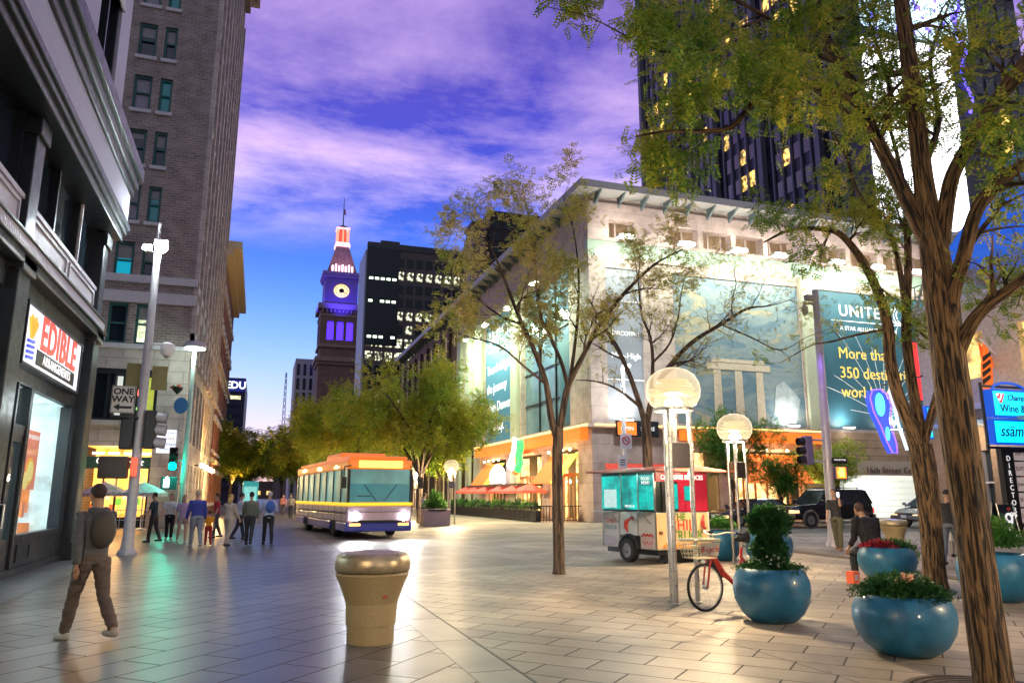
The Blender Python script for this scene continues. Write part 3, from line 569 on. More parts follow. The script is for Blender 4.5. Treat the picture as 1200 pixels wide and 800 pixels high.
# stone base near face
zl0, zl1 = zf(190, 523), zc-.55     # base zone between shop and ledge
bz = MB(); wu = [(xf(100, 500), xf(181, 500))]; 
gridwall(bz, lambda u, v, d: (u, YB-.1+d, v), wu, [(0.03, zf(185, 523)), (zf(185, 494), zf(185, 434))], -16, XB+.1, 0, zc-.55, .5)
bz.box(-16, XB, YB-.1+.5, YB+.45, zc-.56, zb0-1)
bz.box(wu[0][0]-.2, wu[0][1]+.25, YB-.32, YB-.1, zf(185, 500), zf(185, 494))
bz.build('stone_base', CREAM, br)
big = MB(); a, b = wu[0]; v0, v1 = zf(185, 494), zf(185, 434)
big.box(a, b, YB+.3, YB+.32, v0, v1, m=0)
for u in (a, a+.75, a+1.05, (a+b)/2-.1, b-1.1, b-.8, b-.14): big.box(u, u+.13, YB+.05, YB+.3, v0, v1, m=1)
big.box(a, b, YB+.0, YB+.3, v1-.28, v1, m=1); big.box(a, b, YB+.02, YB+.3, v0, v0+.15, m=1)
big.box(a+1.2, b-1.1, YB+.28, YB+.3, v0+.2, v1-.35, m=2); big.box(b-.62, b-.2, YB+.28, YB+.3, v0+.2, v1-.35, m=3)
big.build('window', [GLASSD, DARKMET, mat('lit_curtain', (.6, .65, .6), .7, var=.35, scale=3, emit=(.75, .8, .7), es=.45), mat('green_curtain', (.3, .35, .05), .7, var=.3, scale=3, emit=(.5, .55, .08), es=.4)], br)
q = MB(); q.ball(((a+b)/2+.55, YB+.2, v0+1.5), (.25, .05, .18), m=0); q.ball(((a+b)/2+.6, YB+.2, v0+.55), (.25, .05, .2), m=1)
q.build('window_neon', [glow('neon_redorange', (1, .15, .08), 2.), glow('neon_green', (.3, 1, .1), 1.8)], br)
# market shop at the base
mk = MB(); zt = zf(185, 523)
mk.box(a, b, YB+.0, YB+.1, zt-1.15, zt-.55, m=0)            # fascia
mk.box(a, b, YB+3.4, YB+3.5, .05, zt, m=1); mk.box(a, b, YB+.4, YB+3.5, zt+.01, zt+.05, m=1)
for u in (a+.0, a+1.0, (a+b)/2, b-.12): mk.box(u, u+.1, YB+.15, YB+.25, .05, zt-1.15, m=2)
mk.box(a, b, YB+.1, YB+.3, .03, .55, m=2)
for k in range(12): mk.cbox((a+.3+k*.3, YB+2.5, 1.0+.3*(k % 3)), (.25, .3, .35), m=3+k % 3)
for k in range(5): mk.cbox((a+.4+k*.75, YB+1.8, zt-.3), (.55, .1, .12), m=6)
mk.build('market_shopfront', [mat('fascia_green', (.02, .07, .06), .5), litmat('market_interior', (.65, .35, .1), (1, .45, .08), 1.4, 2.2, .4, .6, .25), TRIMB, mat('goods_red', (.6, .1, .05), .5, emit=(1, .2, .05), es=.4), mat('goods_green', (.1, .4, .05), .5, emit=(.3, .8, .1), es=.35), mat('goods_cream', (.7, .6, .4), .5, emit=(1, .8, .5), es=.5), glow('shelf_light', (1, .8, .4), 3)], br)
text('OST', .42, glow('fascia_letters', (1, .95, .8), 1.3), br, (a+1.05, YB-.02, zt-.78), (1, 0, 0), (0, 0, 1), .01)
text('FRESH', .2, MATS['fascia_letters'], br, (a+1.05, YB-.02, zt-1.05), (1, 0, 0), (0, 0, 1), .01)
text('rket', .45, MATS['fascia_letters'], br, (b-.75, YB-.02, zt-.84), (1, 0, 0), (0, 0, 1), .01, shear=.25)
light('AREA', ((a+b)/2, YB+2, zt-.1), 260, (1, .62, .25), 2, ((a+b)/2, YB+1.5, 0)); light('POINT', ((a+b)/2, YB-.8, 2.3), 60, (1, .6, .25), .3)
bn = thing('hanging_banner', 'white banner with blue print on the stone corner above the green light', 'banner', (xf(196, 515), YB-.3, zf(196, 532)), world=True)
q = MB(); q.box(xf(185, 515), xf(207, 515), YB-.33, YB-.31, zf(196, 531), zf(196, 504)); q.build('cloth', SGW, bn)
for k, (s_, hh) in enumerate((('BREAKTHAT', .16), ('THE LEASE', .17), ('Naaman', .27), ('303.825.08', .14))):
    text(s_, hh, mat('banner_blue', (.03, .05, .3), .5, var=0) if k != 1 else mat('banner_red', (.5, .05, .05), .5, var=0), bn, (xf(196, 515), YB-.34, zf(196, 508+k*6.2)), (1, 0, 0), (0, 0, 1), .004)
# street face: pale vertical piers, windows between
sf = MB(); nb = 9; bl = (YB2-YB)/nb
wv = [(v0, v1) for v0, v1 in wz]
gridwall(sf, lambda u, v, d: (XB-d, u, v), [(YB+bl*i+bl*.3, YB+bl*i+bl*.78) for i in range(nb)], wv, YB+.3, YB2, zb0-1.1, H_, .35)
sf.build('street_wall', BRICK, br)
cp = MB()
for i in range(nb+1):
    y = YB+bl*i; cp.box(XB, XB+.22, y-.28+.28*(i == 0), y+.28-.28*(i == nb), zc, H_-2); cp.box(XB, XB+.34, y-.35+.35*(i == 0), y+.35, zc-.9, zc+.5)
cp.build('pilaster', CREAM, br)
for i in range(nb):
    for j, (v0, v1) in enumerate(wv):
        u0, u1 = YB+bl*i+bl*.3, YB+bl*i+bl*.78; sash(u0, u1, v0, v1, lambda u, v, d: (XB-d, u, v), GLB[(i+j) % 4])
        if j % 2 == 0: MB().box(XB, XB+.12, u0-.1, u1+.1, v0-.2, v0-.02).build('sill', TRIMW, br)
g2 = MB(); gridwall(g2, lambda u, v, d: (XB+.1-d, u, v), [(YB+bl*i+bl*.25, YB+bl*i+bl*.85) for i in range(1, nb)], [(.6, 3.4), (4.6, zc-1.5)], YB+.4, YB2, 0, zc-.55, .5); g2.build('stone_base', CREAM, br)
for i in range(1, nb):
    u0, u1 = YB+bl*i+bl*.25, YB+bl*i+bl*.85
    MB().box(XB-.35, XB-.3, u0, u1, .6, 3.4, m=0).box(XB-.3, XB-.2, (u0+u1)/2-.05, (u0+u1)/2+.05, .6, 3.4, m=1).build('shop_window', [LITWARM if i > 3 else LITW2, TRIMB], br)
    MB().box(XB-.35, XB-.3, u0, u1, 4.6, zc-1.5, m=0).build('window', [GLASSD], br)
co = MB(); co.box(-16, XB+.5, YB-.5, YB2+.3, H_, H_+.8); co.box(-16, XB+1.3, YB-1.3, YB2+.4, H_+.8, H_+1.5)
for i in range(40): co.box(XB+.5, XB+1.2, YB+i*.6, YB+i*.6+.25, H_+.35, H_+.8)
co.build('roof_cornice', CREAM, br)
cl = MB(); cl.box(XB, XB+1.1, YB2-4.4, YB2-.1, zf(1, 1)*0+38.5, 46.4); 
rb = MB(); rb.box(-16, XB-.36, YB+3.8, YB2, 0, H_); rb.box(-16, XB-.36, YB+.46, YB+3.8, zt+.3, H_); rb.build('core_wall', BRICK, br)
light('SPOT', (XB+1.6, YB+14, 3.6), 900, (1, .55, .15), .2, (XB, YB+15.5, 8), 120)
light('POINT', (XB+1.2, YB+20, 2.6), 350, (1, .6, .2), .2)
for k in range(4):
    wl_ = thing('wall_lamp', f'small glowing wall lamp on the stone base, {["nearest", "second nearest", "third along", "farthest"][k]} down the left street', 'lamp', (XB+.3, YB+9+k*4, 3.5), group='wall lamps on the stone base')
    q = MB(); q.ball((.25, 0, 0), .16); q.build('bulb', glow('amber_bulb', (1, .7, .3), 14), wl_, smooth=True); q = MB(); q.box(-.3, .2, -.04, .04, -.04, .04); q.box(-.32, -.28, -.1, .1, -.2, .2); q.build('bracket', TRIMB, wl_)

# ------------------------------------------------------------------ red brick block behind it
YR0, YR1 = YB2+.3, onX(258, 581, -3.9)[1]; HR = onX(262, 346, -3.5)[2]; 
HR = onX(263, 352, -3.0)[2] if False else 22.5
rd = thing('red_brick_block', 'lower red brick block with cream arched windows and heavy cream cornice down the left street', 'building', (-8, YR0, 0), world=True)
q = MB(); nb2 = 8; bl2 = (YR1-YR0)/nb2
gridwall(q, lambda u, v, d: (-3.9-d, u, v), [(YR0+bl2*i+bl2*.25, YR0+bl2*i+bl2*.75) for i in range(nb2)], [(1, 3.6), (5.5, 8), (9.5, 12), (13.5, 16), (17, 19.5)], YR0, YR1, 0, HR, .3); q.box(-14, -4.25, YR0, YR1, 0, HR); q.build('brick_wall', REDBRICK, rd)
q = MB(); q.box(-14, -3.3, YR0, YR1, HR, HR+.6); q.box(-14, -2.6, YR0-.1, YR1+.1, HR+.6, HR+1.3); q.box(-13, -5, YR0+1, YR0+6, HR+1.3, HR+3.5)
for v in (4.4, 12.6): q.box(-3.9, -3.6, YR0, YR1, v, v+.35)
q.build('roof_cornice', mat('cream_cornice', (.6, .5, .35), .6), rd)
for i in range(nb2):
    for v0, v1 in ((1, 3.6), (5.5, 8), (9.5, 12), (13.5, 16), (17, 19.5)):
        u0, u1 = YR0+bl2*i+bl2*.25, YR0+bl2*i+bl2*.75; p = MB(); p.box(-4.2, -4.15, u0, u1, v0, v1, m=0); p.box(-3.9, -3.7, u0-.2, u1+.2, v1, v1+.4, m=1); p.box(-3.9, -3.75, u0-.1, u1+.1, v0-.25, v0, m=1); p.build('window', [LITWARM if v0 < 2 else GLASSD, TRIMW], rd)
light('SPOT', (-2.2, YR0+4, 2.8), 500, (1, .5, .12), .2, (-3.9, YR0+6, 10), 130)
light('SPOT', (-2.2, YR0+16, 2.8), 500, (1, .5, .12), .2, (-3.9, YR0+18, 10), 130)
# ------------------------------------------------------------------ corner building with the wrapped banners (right of the street)
XU, YU, ZR = 19.75, 43.06, 21.0
YU2 = 68.2; YV2 = 112.
un = thing('corner_store_building', 'pink stone corner building wrapped in floodlit window banners with an orange canopy band', 'building', (XU, YU, 0), world=True)
fY = lambda u, v, d: (u, YU+d, v); fX = lambda u, v, d: (XU+d, u, v)
# near face
q = MB(); gridwall(q, fY, [(20.95, 23.6), (26.0, 36.3), (38.2, 50.2), (52.4, 62.5)], [(6.25, 16.45)], XU, 66, 6.03, 17.2, .45)
q.build('stone_wall', PINK, un)
q = MB(); gridwall(q, fY, [(21.3, 23.2), (25.9, 28.2), (28.6, 30.9), (31.3, 33.6), (34, 36.2), (38.5, 41), (41.4, 44), (44.4, 47), (47.4, 50)], [(18.55, 19.85)], XU, 66, 18.3, ZR, .7)
q.build('parapet', PINK, un)
MB().box(XU, 66, YU+.05, YU+.6, 17.2, 18.3).build('light_panel', mat('pale_green_metal', (.36, .46, .36), .45), un)
q = MB(); q.box(XU-1.0, 66, YU-1.3, YU+.5, ZR+.45, ZR+.78); q.box(XU-1.1, 66, YU-1.4, YU-1.3, ZR+.35, ZR+.85); q.box(XU-1.1, XU-1.0, YU-1.3, YU2+44, ZR+.35, ZR+.85); q.box(XU-1.0, XU+.5, YU+.5, YU2+44, ZR+.45, ZR+.78)
q.build('roof_canopy', mat('canopy_metal', (.38, .37, .36), .5), un)
q = MB()
for k in range(24):
    x = XU+.5+k*1.75; q.cut().prism([(0, 0), (1.2, 0), (0, -.75)], lambda u, v, x=x: (x, YU-u, ZR+.45+v), lambda u, v, x=x: (x+.12, YU-u, ZR+.45+v))
for k in range(36):
    y = YU+.9+k*1.9; q.cut().prism([(0, 0), (.95, 0), (0, -.75)], lambda u, v, y=y: (XU-u, y, ZR+.45+v), lambda u, v, y=y: (XU-u, y+.12, ZR+.45+v))
q.build_each('canopy_bracket', mat('bracket_teal_metal', (.10, .14, .15), .5), un)
MB().box(XU, 66, YU+.2, YU+.6, ZR+.0, ZR+.45).build('fascia', mat('fascia_pink', (.42, .34, .3), .6), un)
# high windows behind the lamps
q = MB(); q.box(XU+.2, 65, YU+1.4, YU+1.45, 18.3, 20.4, m=0)
for k in range(38): q.box(21+k*1.05, 21.12+k*1.05, YU+.72, YU+.8, 18.55, 19.85, m=1)
q.build('clerestory_windows', [mat('warm_soffit', (.20, .13, .08), .7, emit=(.8, .5, .25), es=.10, var=.4), PINK], un)
# green lit piers
GPIER = mat('pale_green_stone', (.44, .46, .34), .6, var=.1)
q = MB(); q.box(36.42, 37.9, YU-.25, YU, 6.1, 17.2); q.cut().box(50.4, 51.9, YU-.25, YU, 6.1, 17.2)
for y0, y1 in ((56.9, 58.5), (67.3, 69.6), (71.2, 72.6), (75.0, 76.6)): q.cut().box(XU-.3, XU, y0, y1, 0, 18.5)
q.build_each('pier', GPIER, un, bevel=.04)
# banners and glass
BANT = mat('banner_teal', (.035, .12, .17), .5, var=.2, scale=.25); BANG = mat('banner_grey', (.30, .32, .36), .5, var=.2, scale=.3); WB = mat('banner_white_print', (.8, .8, .8), .5, var=0, emit=(1, 1, 1), es=.45); YB_ = mat('banner_yellow_print', (.8, .5, .1), .5, var=0, emit=(1, .65, .15), es=.35)
def banner(nm, label, loc, x0, x1, z0, z1, m, Y=None, X=None, grp=None):
    t = thing(nm, label, 'banner', loc, world=True)
    q = MB()
    if X is None: q.box(x0, x1, YU+.1, YU+.14, z0, z1)
    else: q.box(XU+.1, XU+.14, x0, x1, z0, z1)
    q.build('cloth', m, t); return t
t = banner('window_banner', 'narrow grey window banner with faint white words left of the wide picture banner', (22.2, YU, 6.2), 20.95, 23.6, 6.25, 16.45, BANG)
text('become', .62, WB, t, (22.35, YU+.08, 12.1), (1, 0, 0), (0, 0, 1), .01)
text('Mile-High', .55, WB, t, (22.35, YU+.08, 10.55), (1, 0, 0), (0, 0, 1), .01)
q = MB(); q.box(20.95, 23.6, YU+.04, YU+.09, 8.95, 9.0); q.box(20.95, 23.6, YU+.04, YU+.09, 14.2, 14.24); q.build('seam', WB, t)
def picmat():
    m = bpy.data.materials.new('banner_picture'); m.use_nodes = True; t = m.node_tree; b = t.nodes['Principled BSDF']; n = t.nodes.new; l = t.links.new
    c = n('ShaderNodeTexCoord'); mp = n('ShaderNodeMapping'); mp.inputs['Scale'].default_value = (.16, .16, .42); mp.inputs['Rotation'].default_value = (0, R(-12), 0); l(c.outputs['Object'], mp.inputs[0])
    no = n('ShaderNodeTexNoise'); no.inputs['Scale'].default_value = 1.3; no.inputs['Detail'].default_value = 9; no.inputs['Roughness'].default_value = .62; no.inputs['Distortion'].default_value = 1.2; l(mp.outputs[0], no.inputs[0])
    r = n('ShaderNodeValToRGB'); l(no.outputs[0], r.inputs[0]); e = r.color_ramp.elements; e[0].position = .3; e[0].color = (.10, .17, .22, 1); e[1].position = .75; e[1].color = (.42, .46, .42, 1)
    for p, q_ in ((.42, (.14, .22, .28)), (.5, (.26, .31, .31)), (.56, (.17, .25, .29)), (.63, (.40, .34, .22))):
        x = e.new(p); x.color = q_+(1,)
    l(r.outputs[0], b.inputs[0]); b.inputs['Roughness'].default_value = .45; return m
t = banner('window_banner', 'wide picture banner of a blue landscape with pale columns above the orange canopy', (31, YU, 6.2), 26.0, 36.3, 6.25, 16.45, picmat())
q = MB(); CRM = mat('picture_cream', (.6, .5, .38), .5, var=.15)
for x in (29.2, 30.9, 32.6): q.prism([(-.35, 0), (.35, 0), (.28, 3.6), (-.28, 3.6)], lambda u, v, x=x: (x+u, YU+.09, 6.4+v), lambda u, v, x=x: (x+u, YU+.07, 6.4+v))
q.box(28.4, 33.5, YU+.06, YU+.09, 10.05, 10.5); q.box(28.8, 33.1, YU+.06, YU+.09, 10.55, 10.8); q.build('printed_columns', CRM, t)
q = MB(); q.prism([(33.6, 7.1), (35.4, 6.5), (35.9, 8.2), (34.6, 9.5), (33.9, 9.1)], lambda u, v: (u, YU+.09, v), lambda u, v: (u, YU+.07, v)); q.build('printed_rock', mat('picture_grey', (.35, .4, .42), .5, var=.3, scale=2), t)
t = banner('window_banner', 'teal banner reading UNITED and more than 350 destinations worldwide', (42, YU, 6.2), 38.2, 50.2, 6.25, 16.45, BANT)
text('UNITED', 1.22, WB, t, (42.35, YU+.08, 15.0), (1, 0, 0), (0, 0, 1), .01, space=1.15, bold=.01)
text('A STAR ALLIANCE MEMBER', .42, WB, t, (42.6, YU+.08, 13.7), (1, 0, 0), (0, 0, 1), .01, space=1.05)
q = MB(); q.box(39.2, 46.4, YU+.06, YU+.09, 14.22, 14.27); 
for a in range(3):
    pts_ = [(45.7+.28*a+.9*math.cos(th_), YU+.08, 15.0+.75*math.sin(th_)) for th_ in np.linspace(R(110), R(250), 10)]; q.path(pts_, .035, 5)
for i in range(14):
    th_ = R(8+i*12.3); l_ = 3.2+(i*37 % 50)/12; x0, z0 = 43.4, 7.2
    pts_ = [(x0-l_*math.cos(th_)*s_, YU+.08, z0+(l_*1.1*math.sin(th_)*s_)**1.0*(1.25-.3*s_)) for s_ in np.linspace(.04, 1, 8)]
    pts_ = [p for p in pts_ if 38.3 < p[0] < 50 and p[2] < 16.3]; 
    if len(pts_) > 1: q.path(pts_, .010, 4)
q.build('printed_lines', WB, t)
for s_, z in (('More than', 11.8), ('350 destinations', 10.35), ('worldwide', 8.95)): text(s_, 1.18, YB_, t, (39.55, YU+.08, z), (1, 0, 0), (0, 0, 1), .01, align='LEFT')
text('fly', .8, WB, t, (43.6, YU+.08, 6.95), (1, 0, 0), (0, 0, 1), .01, align='LEFT')
t = banner('window_banner', 'dark teal end bay banner mostly hidden behind the near trunks', (57, YU, 6.2), 52.4, 62.5, 6.25, 16.45, BANT)
t = thing('red_sign_panel', 'glowing red square panel beside the teal destinations banner', 'sign', (48, YU, 9), world=True)
MB().box(46.4, 50.1, YU-.1, YU+.04, 8.6, 13.0).build('panel', mat('red_panel', (.6, .03, .03), .5, var=.35, scale=.8, emit=(1, .03, .04), es=.55), t)
q = MB(); q.box(46.3, 50.2, YU-.12, YU+.0, 13.0, 13.1); q.box(46.3, 50.2, YU-.12, YU, 8.5, 8.6); q.build('panel_frame', TRIMB, t)
# left (street) face
q = MB(); gridwall(q, fX, [(46.5, 56.5), (58.9, 66.9), (69.7, 71.1), (72.7, 74.9)], [(6.25, 17.6)], YU+.7, YU2+8.4, 6.03, ZR, .45); q.box(XU+.01, XU+.6, YU+.45, YU+.7, 6.03, ZR+.4); q.build('street_wall', PINK, un)
q = MB(); q.box(XU+.42, XU+.45, 46.5, 56.5, 6.25, 17.6, m=0)
for y in (49.8, 53.2): q.box(XU+.3, XU+.42, y, y+.14, 6.25, 17.6, m=1)
for z in (8.5, 11, 13.5, 16): q.box(XU+.32, XU+.4, 46.5, 56.5, z, z+.08, m=1)
q.box(XU+.3, XU+.42, 46.6, 49.0, 6.6, 12.5, m=2); q.cut().box(XU+.28, XU+.42, 69.7, 74.9, 6.25, 17.6, m=3)
q.build_each('glass_bay', [mat('bay_glass', (.12, .2, .25), .12, var=.3, scale=.5, spec=.8), DARKMET, BANT, mat('green_lit_glazing', (.3, .42, .3), .2, var=.4, scale=.8, emit=(.7, 1, .7), es=.25)], un)
t = banner('window_banner', 'tall blue banner on the street side with white slanted lettering', (XU, 62.9, 6.2), 58.9, 66.9, 6.25, 17.6, mat('banner_blue_cloth', (.05, .17, .28), .5, var=.1), X=1)
text('UNITED', 1.6, WB, t, (XU+.08, 62.9, 15.9), (0, -1, 0), (0, 0, 1), .01)
q = MB(); q.box(XU+.07, XU+.09, 59.4, 66.2, 14.6, 14.68); q.box(XU+.07, XU+.09, 59.4, 63.2, 14.9, 17.1) if 0 else None; q.build('printed_lines', WB, t)
for k, s_ in enumerate(('Travel delight', 'the journey', 'when Denver', 'is the key.')): text(s_, 1.25, WB, t, (XU+.08, 66.4, 12.9-k*1.75), (0, -1, 0), (0, 0, 1), .01, align='LEFT')
# flat lit panel top of left face and floodlights
ux_ = [21.9, 26.4, 30.6, 34.0, 38.9, 42.6, 46.4]
FB = mat('flood_housing', (.5, .5, .48), .4, metal=.5)
proto = thing('floodlight', 'x', 'floodlight', (0, 0, 0)); q = MB(); q.box(-.62, .62, -.35, .1, -.08, .1); q.box(-.05, .05, .1, 1.2, 0, .06); q.build('housing', FB, proto, bevel=.03)
q = MB(); q.box(-.58, .58, -.32, .07, -.12, -.08); q.build('lens', FLOODG, proto)
ordn = ['leftmost', 'second from the left', 'third from the left', 'fourth from the left', 'fifth from the left', 'sixth from the left', 'rightmost']
for i, x in enumerate(ux_):
    o = proto if i == 0 else copy_tree(proto); place(o, (x, YU-1.15, 18.25), 0, f'{ordn[i]} of the bright floodlights under the pink parapet', 'floodlights under the parapet')
    light('AREA', (x, YU-3.0, 18.0), 215, (.93, 1, .78), 1.2, (x, YU+.6, 10.5)); light('AREA', (x, YU-1.7, 18.4), 85, (1, .93, .8), .6, (x, YU+.6, 20.6))
for i, y in enumerate((50, 56, 62.5, 69.5)):
    o = copy_tree(proto); place(o, (XU-1.15, y, 16.6+.5*(i == 0)), R(-90), f'floodlight on the street side, {["nearest the corner", "second from the corner", "third from the corner", "fourth from the corner"][i]}', 'street side floodlights')
    light('AREA', (XU-3.0, y, 16.4), 700, (.80, 1, .66), .9, (XU+.5, y, 10.5))
# lower glass lamps line (at the foot of the banners)
for i, x in enumerate((21.9, 34.6, 39.3, 43.5, 48)):
    o = copy_tree(proto); place(o, (x, YU-.55, 6.35), 0, f'low floodlight on the canopy edge, {["at the stone corner", "over the orange awning", "right of the green pier", "below the word worldwide", "under the red panel"][i]}', 'low floodlights'); o.scale = (.7, .7, .7)
    light('AREA', (x, YU-.7, 6.55), 60, (1, .97, .85), .6, (x, YU+.4, 10))
# canopy band + neon
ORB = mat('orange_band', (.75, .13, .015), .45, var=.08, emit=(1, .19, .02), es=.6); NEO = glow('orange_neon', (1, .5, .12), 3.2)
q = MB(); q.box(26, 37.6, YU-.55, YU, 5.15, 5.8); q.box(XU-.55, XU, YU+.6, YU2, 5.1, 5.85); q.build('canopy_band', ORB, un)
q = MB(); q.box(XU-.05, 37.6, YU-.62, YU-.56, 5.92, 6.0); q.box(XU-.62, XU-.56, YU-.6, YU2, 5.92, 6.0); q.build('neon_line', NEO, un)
q = MB(); q.box(XU-.5, 37.7, YU-.55, YU, 5.8, 6.03); q.box(XU-.5, XU, YU, YU2, 5.86, 6.03); q.build('ledge', PINK, un)
# ground floor walls
q = MB(); gridwall(q, fY, [(27, 29.0), (30.0, 35.6)], [(.03, 4.5)], XU, 37.6, 0, 5.8, .6); q.build('stone_wall', PINK, un)
q = MB(); gridwall(q, fY, [(38.6, 48.6), (50.6, 54.5), (56, 64)], [(.03, 3.05)], 37.62, 66, 0, 6.03, .9); q.build('tan_wall', TANST, un)
q = MB(); q.box(38.4, 66, YU-.06, YU, 3.05, 4.05); q.build('beige_sign_band', mat('beige_panel', (.45, .36, .28), .6), un)
text('16th Street Center', .62, mat('brown_letters', (.12, .07, .04), .5), un, (43.6, YU-.1, 3.38), (1, 0, 0), (0, 0, 1), .02, space=1.1)
q = MB(); q.box(38.6, 48.6, YU+2.4, YU+2.5, .03, 3.05, m=0); q.box(38.6, 48.6, YU+.5, YU+2.4, 3.05, 3.1, m=0)
for k in range(6): q.box(38.6, 48.6, YU+2.38, YU+2.4, .4+k*.45, .42+k*.45, m=1)
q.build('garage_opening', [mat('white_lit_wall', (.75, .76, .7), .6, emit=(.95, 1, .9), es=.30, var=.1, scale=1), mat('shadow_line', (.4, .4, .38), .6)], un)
light('AREA', (43.5, YU+1.2, 2.95), 90, (.95, 1, .9), 3, (43.5, YU+1, 0))
q = MB(); q.box(50.6, 54.5, YU+.7, YU+.75, .03, 3.05, m=0); q.box(56, 64, YU+.7, YU+.75, .03, 3.05, m=0)
q.box(52.4, 52.6, YU+.55, YU+.7, .03, 3.05, m=1); q.build('side_doors', [GLASSD, TRIMW], un)
INTO = litmat('restaurant_interior', (.5, .35, .18), (1, .62, .22), 2.0, 1.5, .42, .62, .12)
for k, (x0, x1) in enumerate(((27, 29.), (30, 35.6))):
    q = MB(); q.box(x0, x1, YU+2.0, YU+2.1, .03, 4.5, m=0)
    n_ = int((x1-x0)/.9)
    for j in range(n_+1): q.box(x0+j*(x1-x0)/n_-.06*(j > 0), x0+j*(x1-x0)/n_+.06*(j < n_), YU+.3, YU+.4, .03, 2.9, m=1)
    q.box(x0, x1, YU+.3, YU+.4, 2.9, 3.05, m=1); q.build('shopfront', [INTO, mat('tan_frame', (.4, .26, .14), .5)], un)
q = MB(); gridwall(q, fX, [(45.3, 50.3), (52, 58.2), (60.5, 66.3)], [(.05, 4.7)], YU+.6, YU2, 0, 5.85, .6); q.build('street_wall', PINK, un)
for y0, y1 in ((45.3, 50.3), (52, 58.2), (60.5, 66.3)):
    q = MB(); q.box(XU+2.0, XU+2.1, y0, y1, .05, 4.7, m=0); n_ = 6
    for j in range(n_+1): q.box(XU+.3, XU+.42, y0+j*(y1-y0)/n_-.08*(j > 0), y0+j*(y1-y0)/n_+.08*(j < n_), .05, 2.9, m=1)
    q.box(XU+.3, XU+.42, y0, y1, 2.9, 3.1, m=1)
    for j in range(3): q.ball((XU+1.2, y0+1+j*1.7, 2.6), .16, 8, m=2)
    q.build('shopfront', [INTO, mat('tan_frame', (.4, .26, .14), .5), glow('pendant_bulb', (1, .8, .45), 12)], un)
    light('AREA', (XU+1.1, (y0+y1)/2, 4.4), 240, (1, .68, .32), 3, (XU-.5, (y0+y1)/2, 0))
light('AREA', (32.5, YU+1.1, 4.3), 220, (1, .68, .32), 3, (32.5, YU-.5, 0))
q = MB(); q.box(XU+3, 66, YU+3.2, YV2, 0, ZR-.2); q.build('core_wall', mat('inner_render', (.12, .1, .09), .7), un)
# awnings
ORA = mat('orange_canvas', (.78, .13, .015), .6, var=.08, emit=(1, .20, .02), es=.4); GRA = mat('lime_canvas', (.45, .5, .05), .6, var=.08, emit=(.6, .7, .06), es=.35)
def awning(label, fn, u0, ug, u1, z0=2.45, z1=4.35, dp=1.5):
    t = thing('awning', label, 'awning', tuple(fn(u0, 0, 0)), group='orange and lime awnings', world=True)
    for nm, a, b, m in (('canvas', u0, ug, ORA), ('lime_strip', ug, u1, GRA)):
        if b-a == 0: continue
        q = MB(); q.prism([(0, z1), (-dp, z0), (-dp, z0-.05), (0, z1-.1)], lambda p, z, a=a: fn(a, z, p), lambda p, z, b=b: fn(b, z, p)); q.build(nm, m, t)
    q = MB()
    for k in range(4):
        u = u0+(u1-u0)*(k+.5)/4; p = fn(u, z1+.25, -.35); q.ball(p, .09, 8, m=1); q.tube(fn(u, z1+.35, .0), p, .02, n=5, m=0)
    q.build('gooseneck_lights', [TRIMB, glow('awning_bulb', (1, .75, .3), 16)], t)
    p = fn((u0+u1)/2, z1+.4, -.9); light('POINT', p, 16, (1, .62, .22), .25)
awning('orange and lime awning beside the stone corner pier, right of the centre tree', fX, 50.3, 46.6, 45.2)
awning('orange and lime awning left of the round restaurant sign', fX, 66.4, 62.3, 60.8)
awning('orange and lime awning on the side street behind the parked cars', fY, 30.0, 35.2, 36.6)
t = thing('awning', 'small red awning on the stone corner above the food kiosk', 'awning', (21, YU, 2.6), world=True)
q = MB(); q.prism([(0, 3.6), (-.8, 2.5), (-.8, 2.45), (0, 3.5)], lambda p, z: (20.6, YU+p, z), lambda p, z: (25.0, YU+p, z)); q.build('canvas', mat('red_canvas', (.6, .08, .05), .6, emit=(1, .1, .05), es=.2), t)
# restaurant sign discs
t = thing('restaurant_sign', 'round orange restaurant sign with curled white script and a green script letter', 'sign', (XU-1.1, 55.0, 4.9), world=True)
q = MB(); q.lathe([(1.15, -.1), (1.2, 0), (1.15, .1)], 28, (XU-.9, 55.2, 4.35), axis='x'); q.build('disc', ORA, t)
q = MB(); q.path([(XU-1.15, 55.9, 3.7), (XU-1.15, 56.3, 3.95), (XU-1.15, 55.9, 4.25), (XU-1.15, 55.5, 4.6), (XU-1.15, 55.1, 5.0), (XU-1.15, 54.9, 5.6), (XU-1.15, 54.8, 6.0)], .17, 8, m=0)
q.path([(XU-1.2, 55.3, 3.6), (XU-1.2, 54.8, 3.8), (XU-1.2, 55.2, 4.3), (XU-1.2, 54.9, 4.9), (XU-1.2, 54.3, 5.2), (XU-1.2, 54.3, 5.9)], .16, 8, m=0)
q.path([(XU-1.05, 54.4, 3.5), (XU-1.05, 53.9, 4.0), (XU-1.05, 54.1, 4.6), (XU-1.05, 53.7, 5.2), (XU-1.05, 53.8, 5.7)], .3, 8, m=1)
q.build('script', [glow('script_white', (1, .98, .85), 1.1), glow('script_green', (.05, .7, .15), 1.0)], t, smooth=True)
t = thing('lit_sign', 'bright white cloud shaped lit sign over the restaurant door', 'sign', (XU-.8, 60, 3), world=True)
q = MB(); q.box(XU-1.2, XU-.7, 58.4, 61.2, 2.6, 3.5)
for k in range(5): q.ball((XU-.95, 58.7+k*.55, 3.5+.25*math.sin(k*.8)), (.25, .42, .42), 10)
q.build('light_box', glow('sign_white_glow', (1, 1, .95), 1.4), t)
q = MB(); q.box(XU-1.9, XU, 51.8, 66, 2.32, 2.5); q.build('door_canopy', mat('canopy_brown', (.1, .06, .04), .5), un)
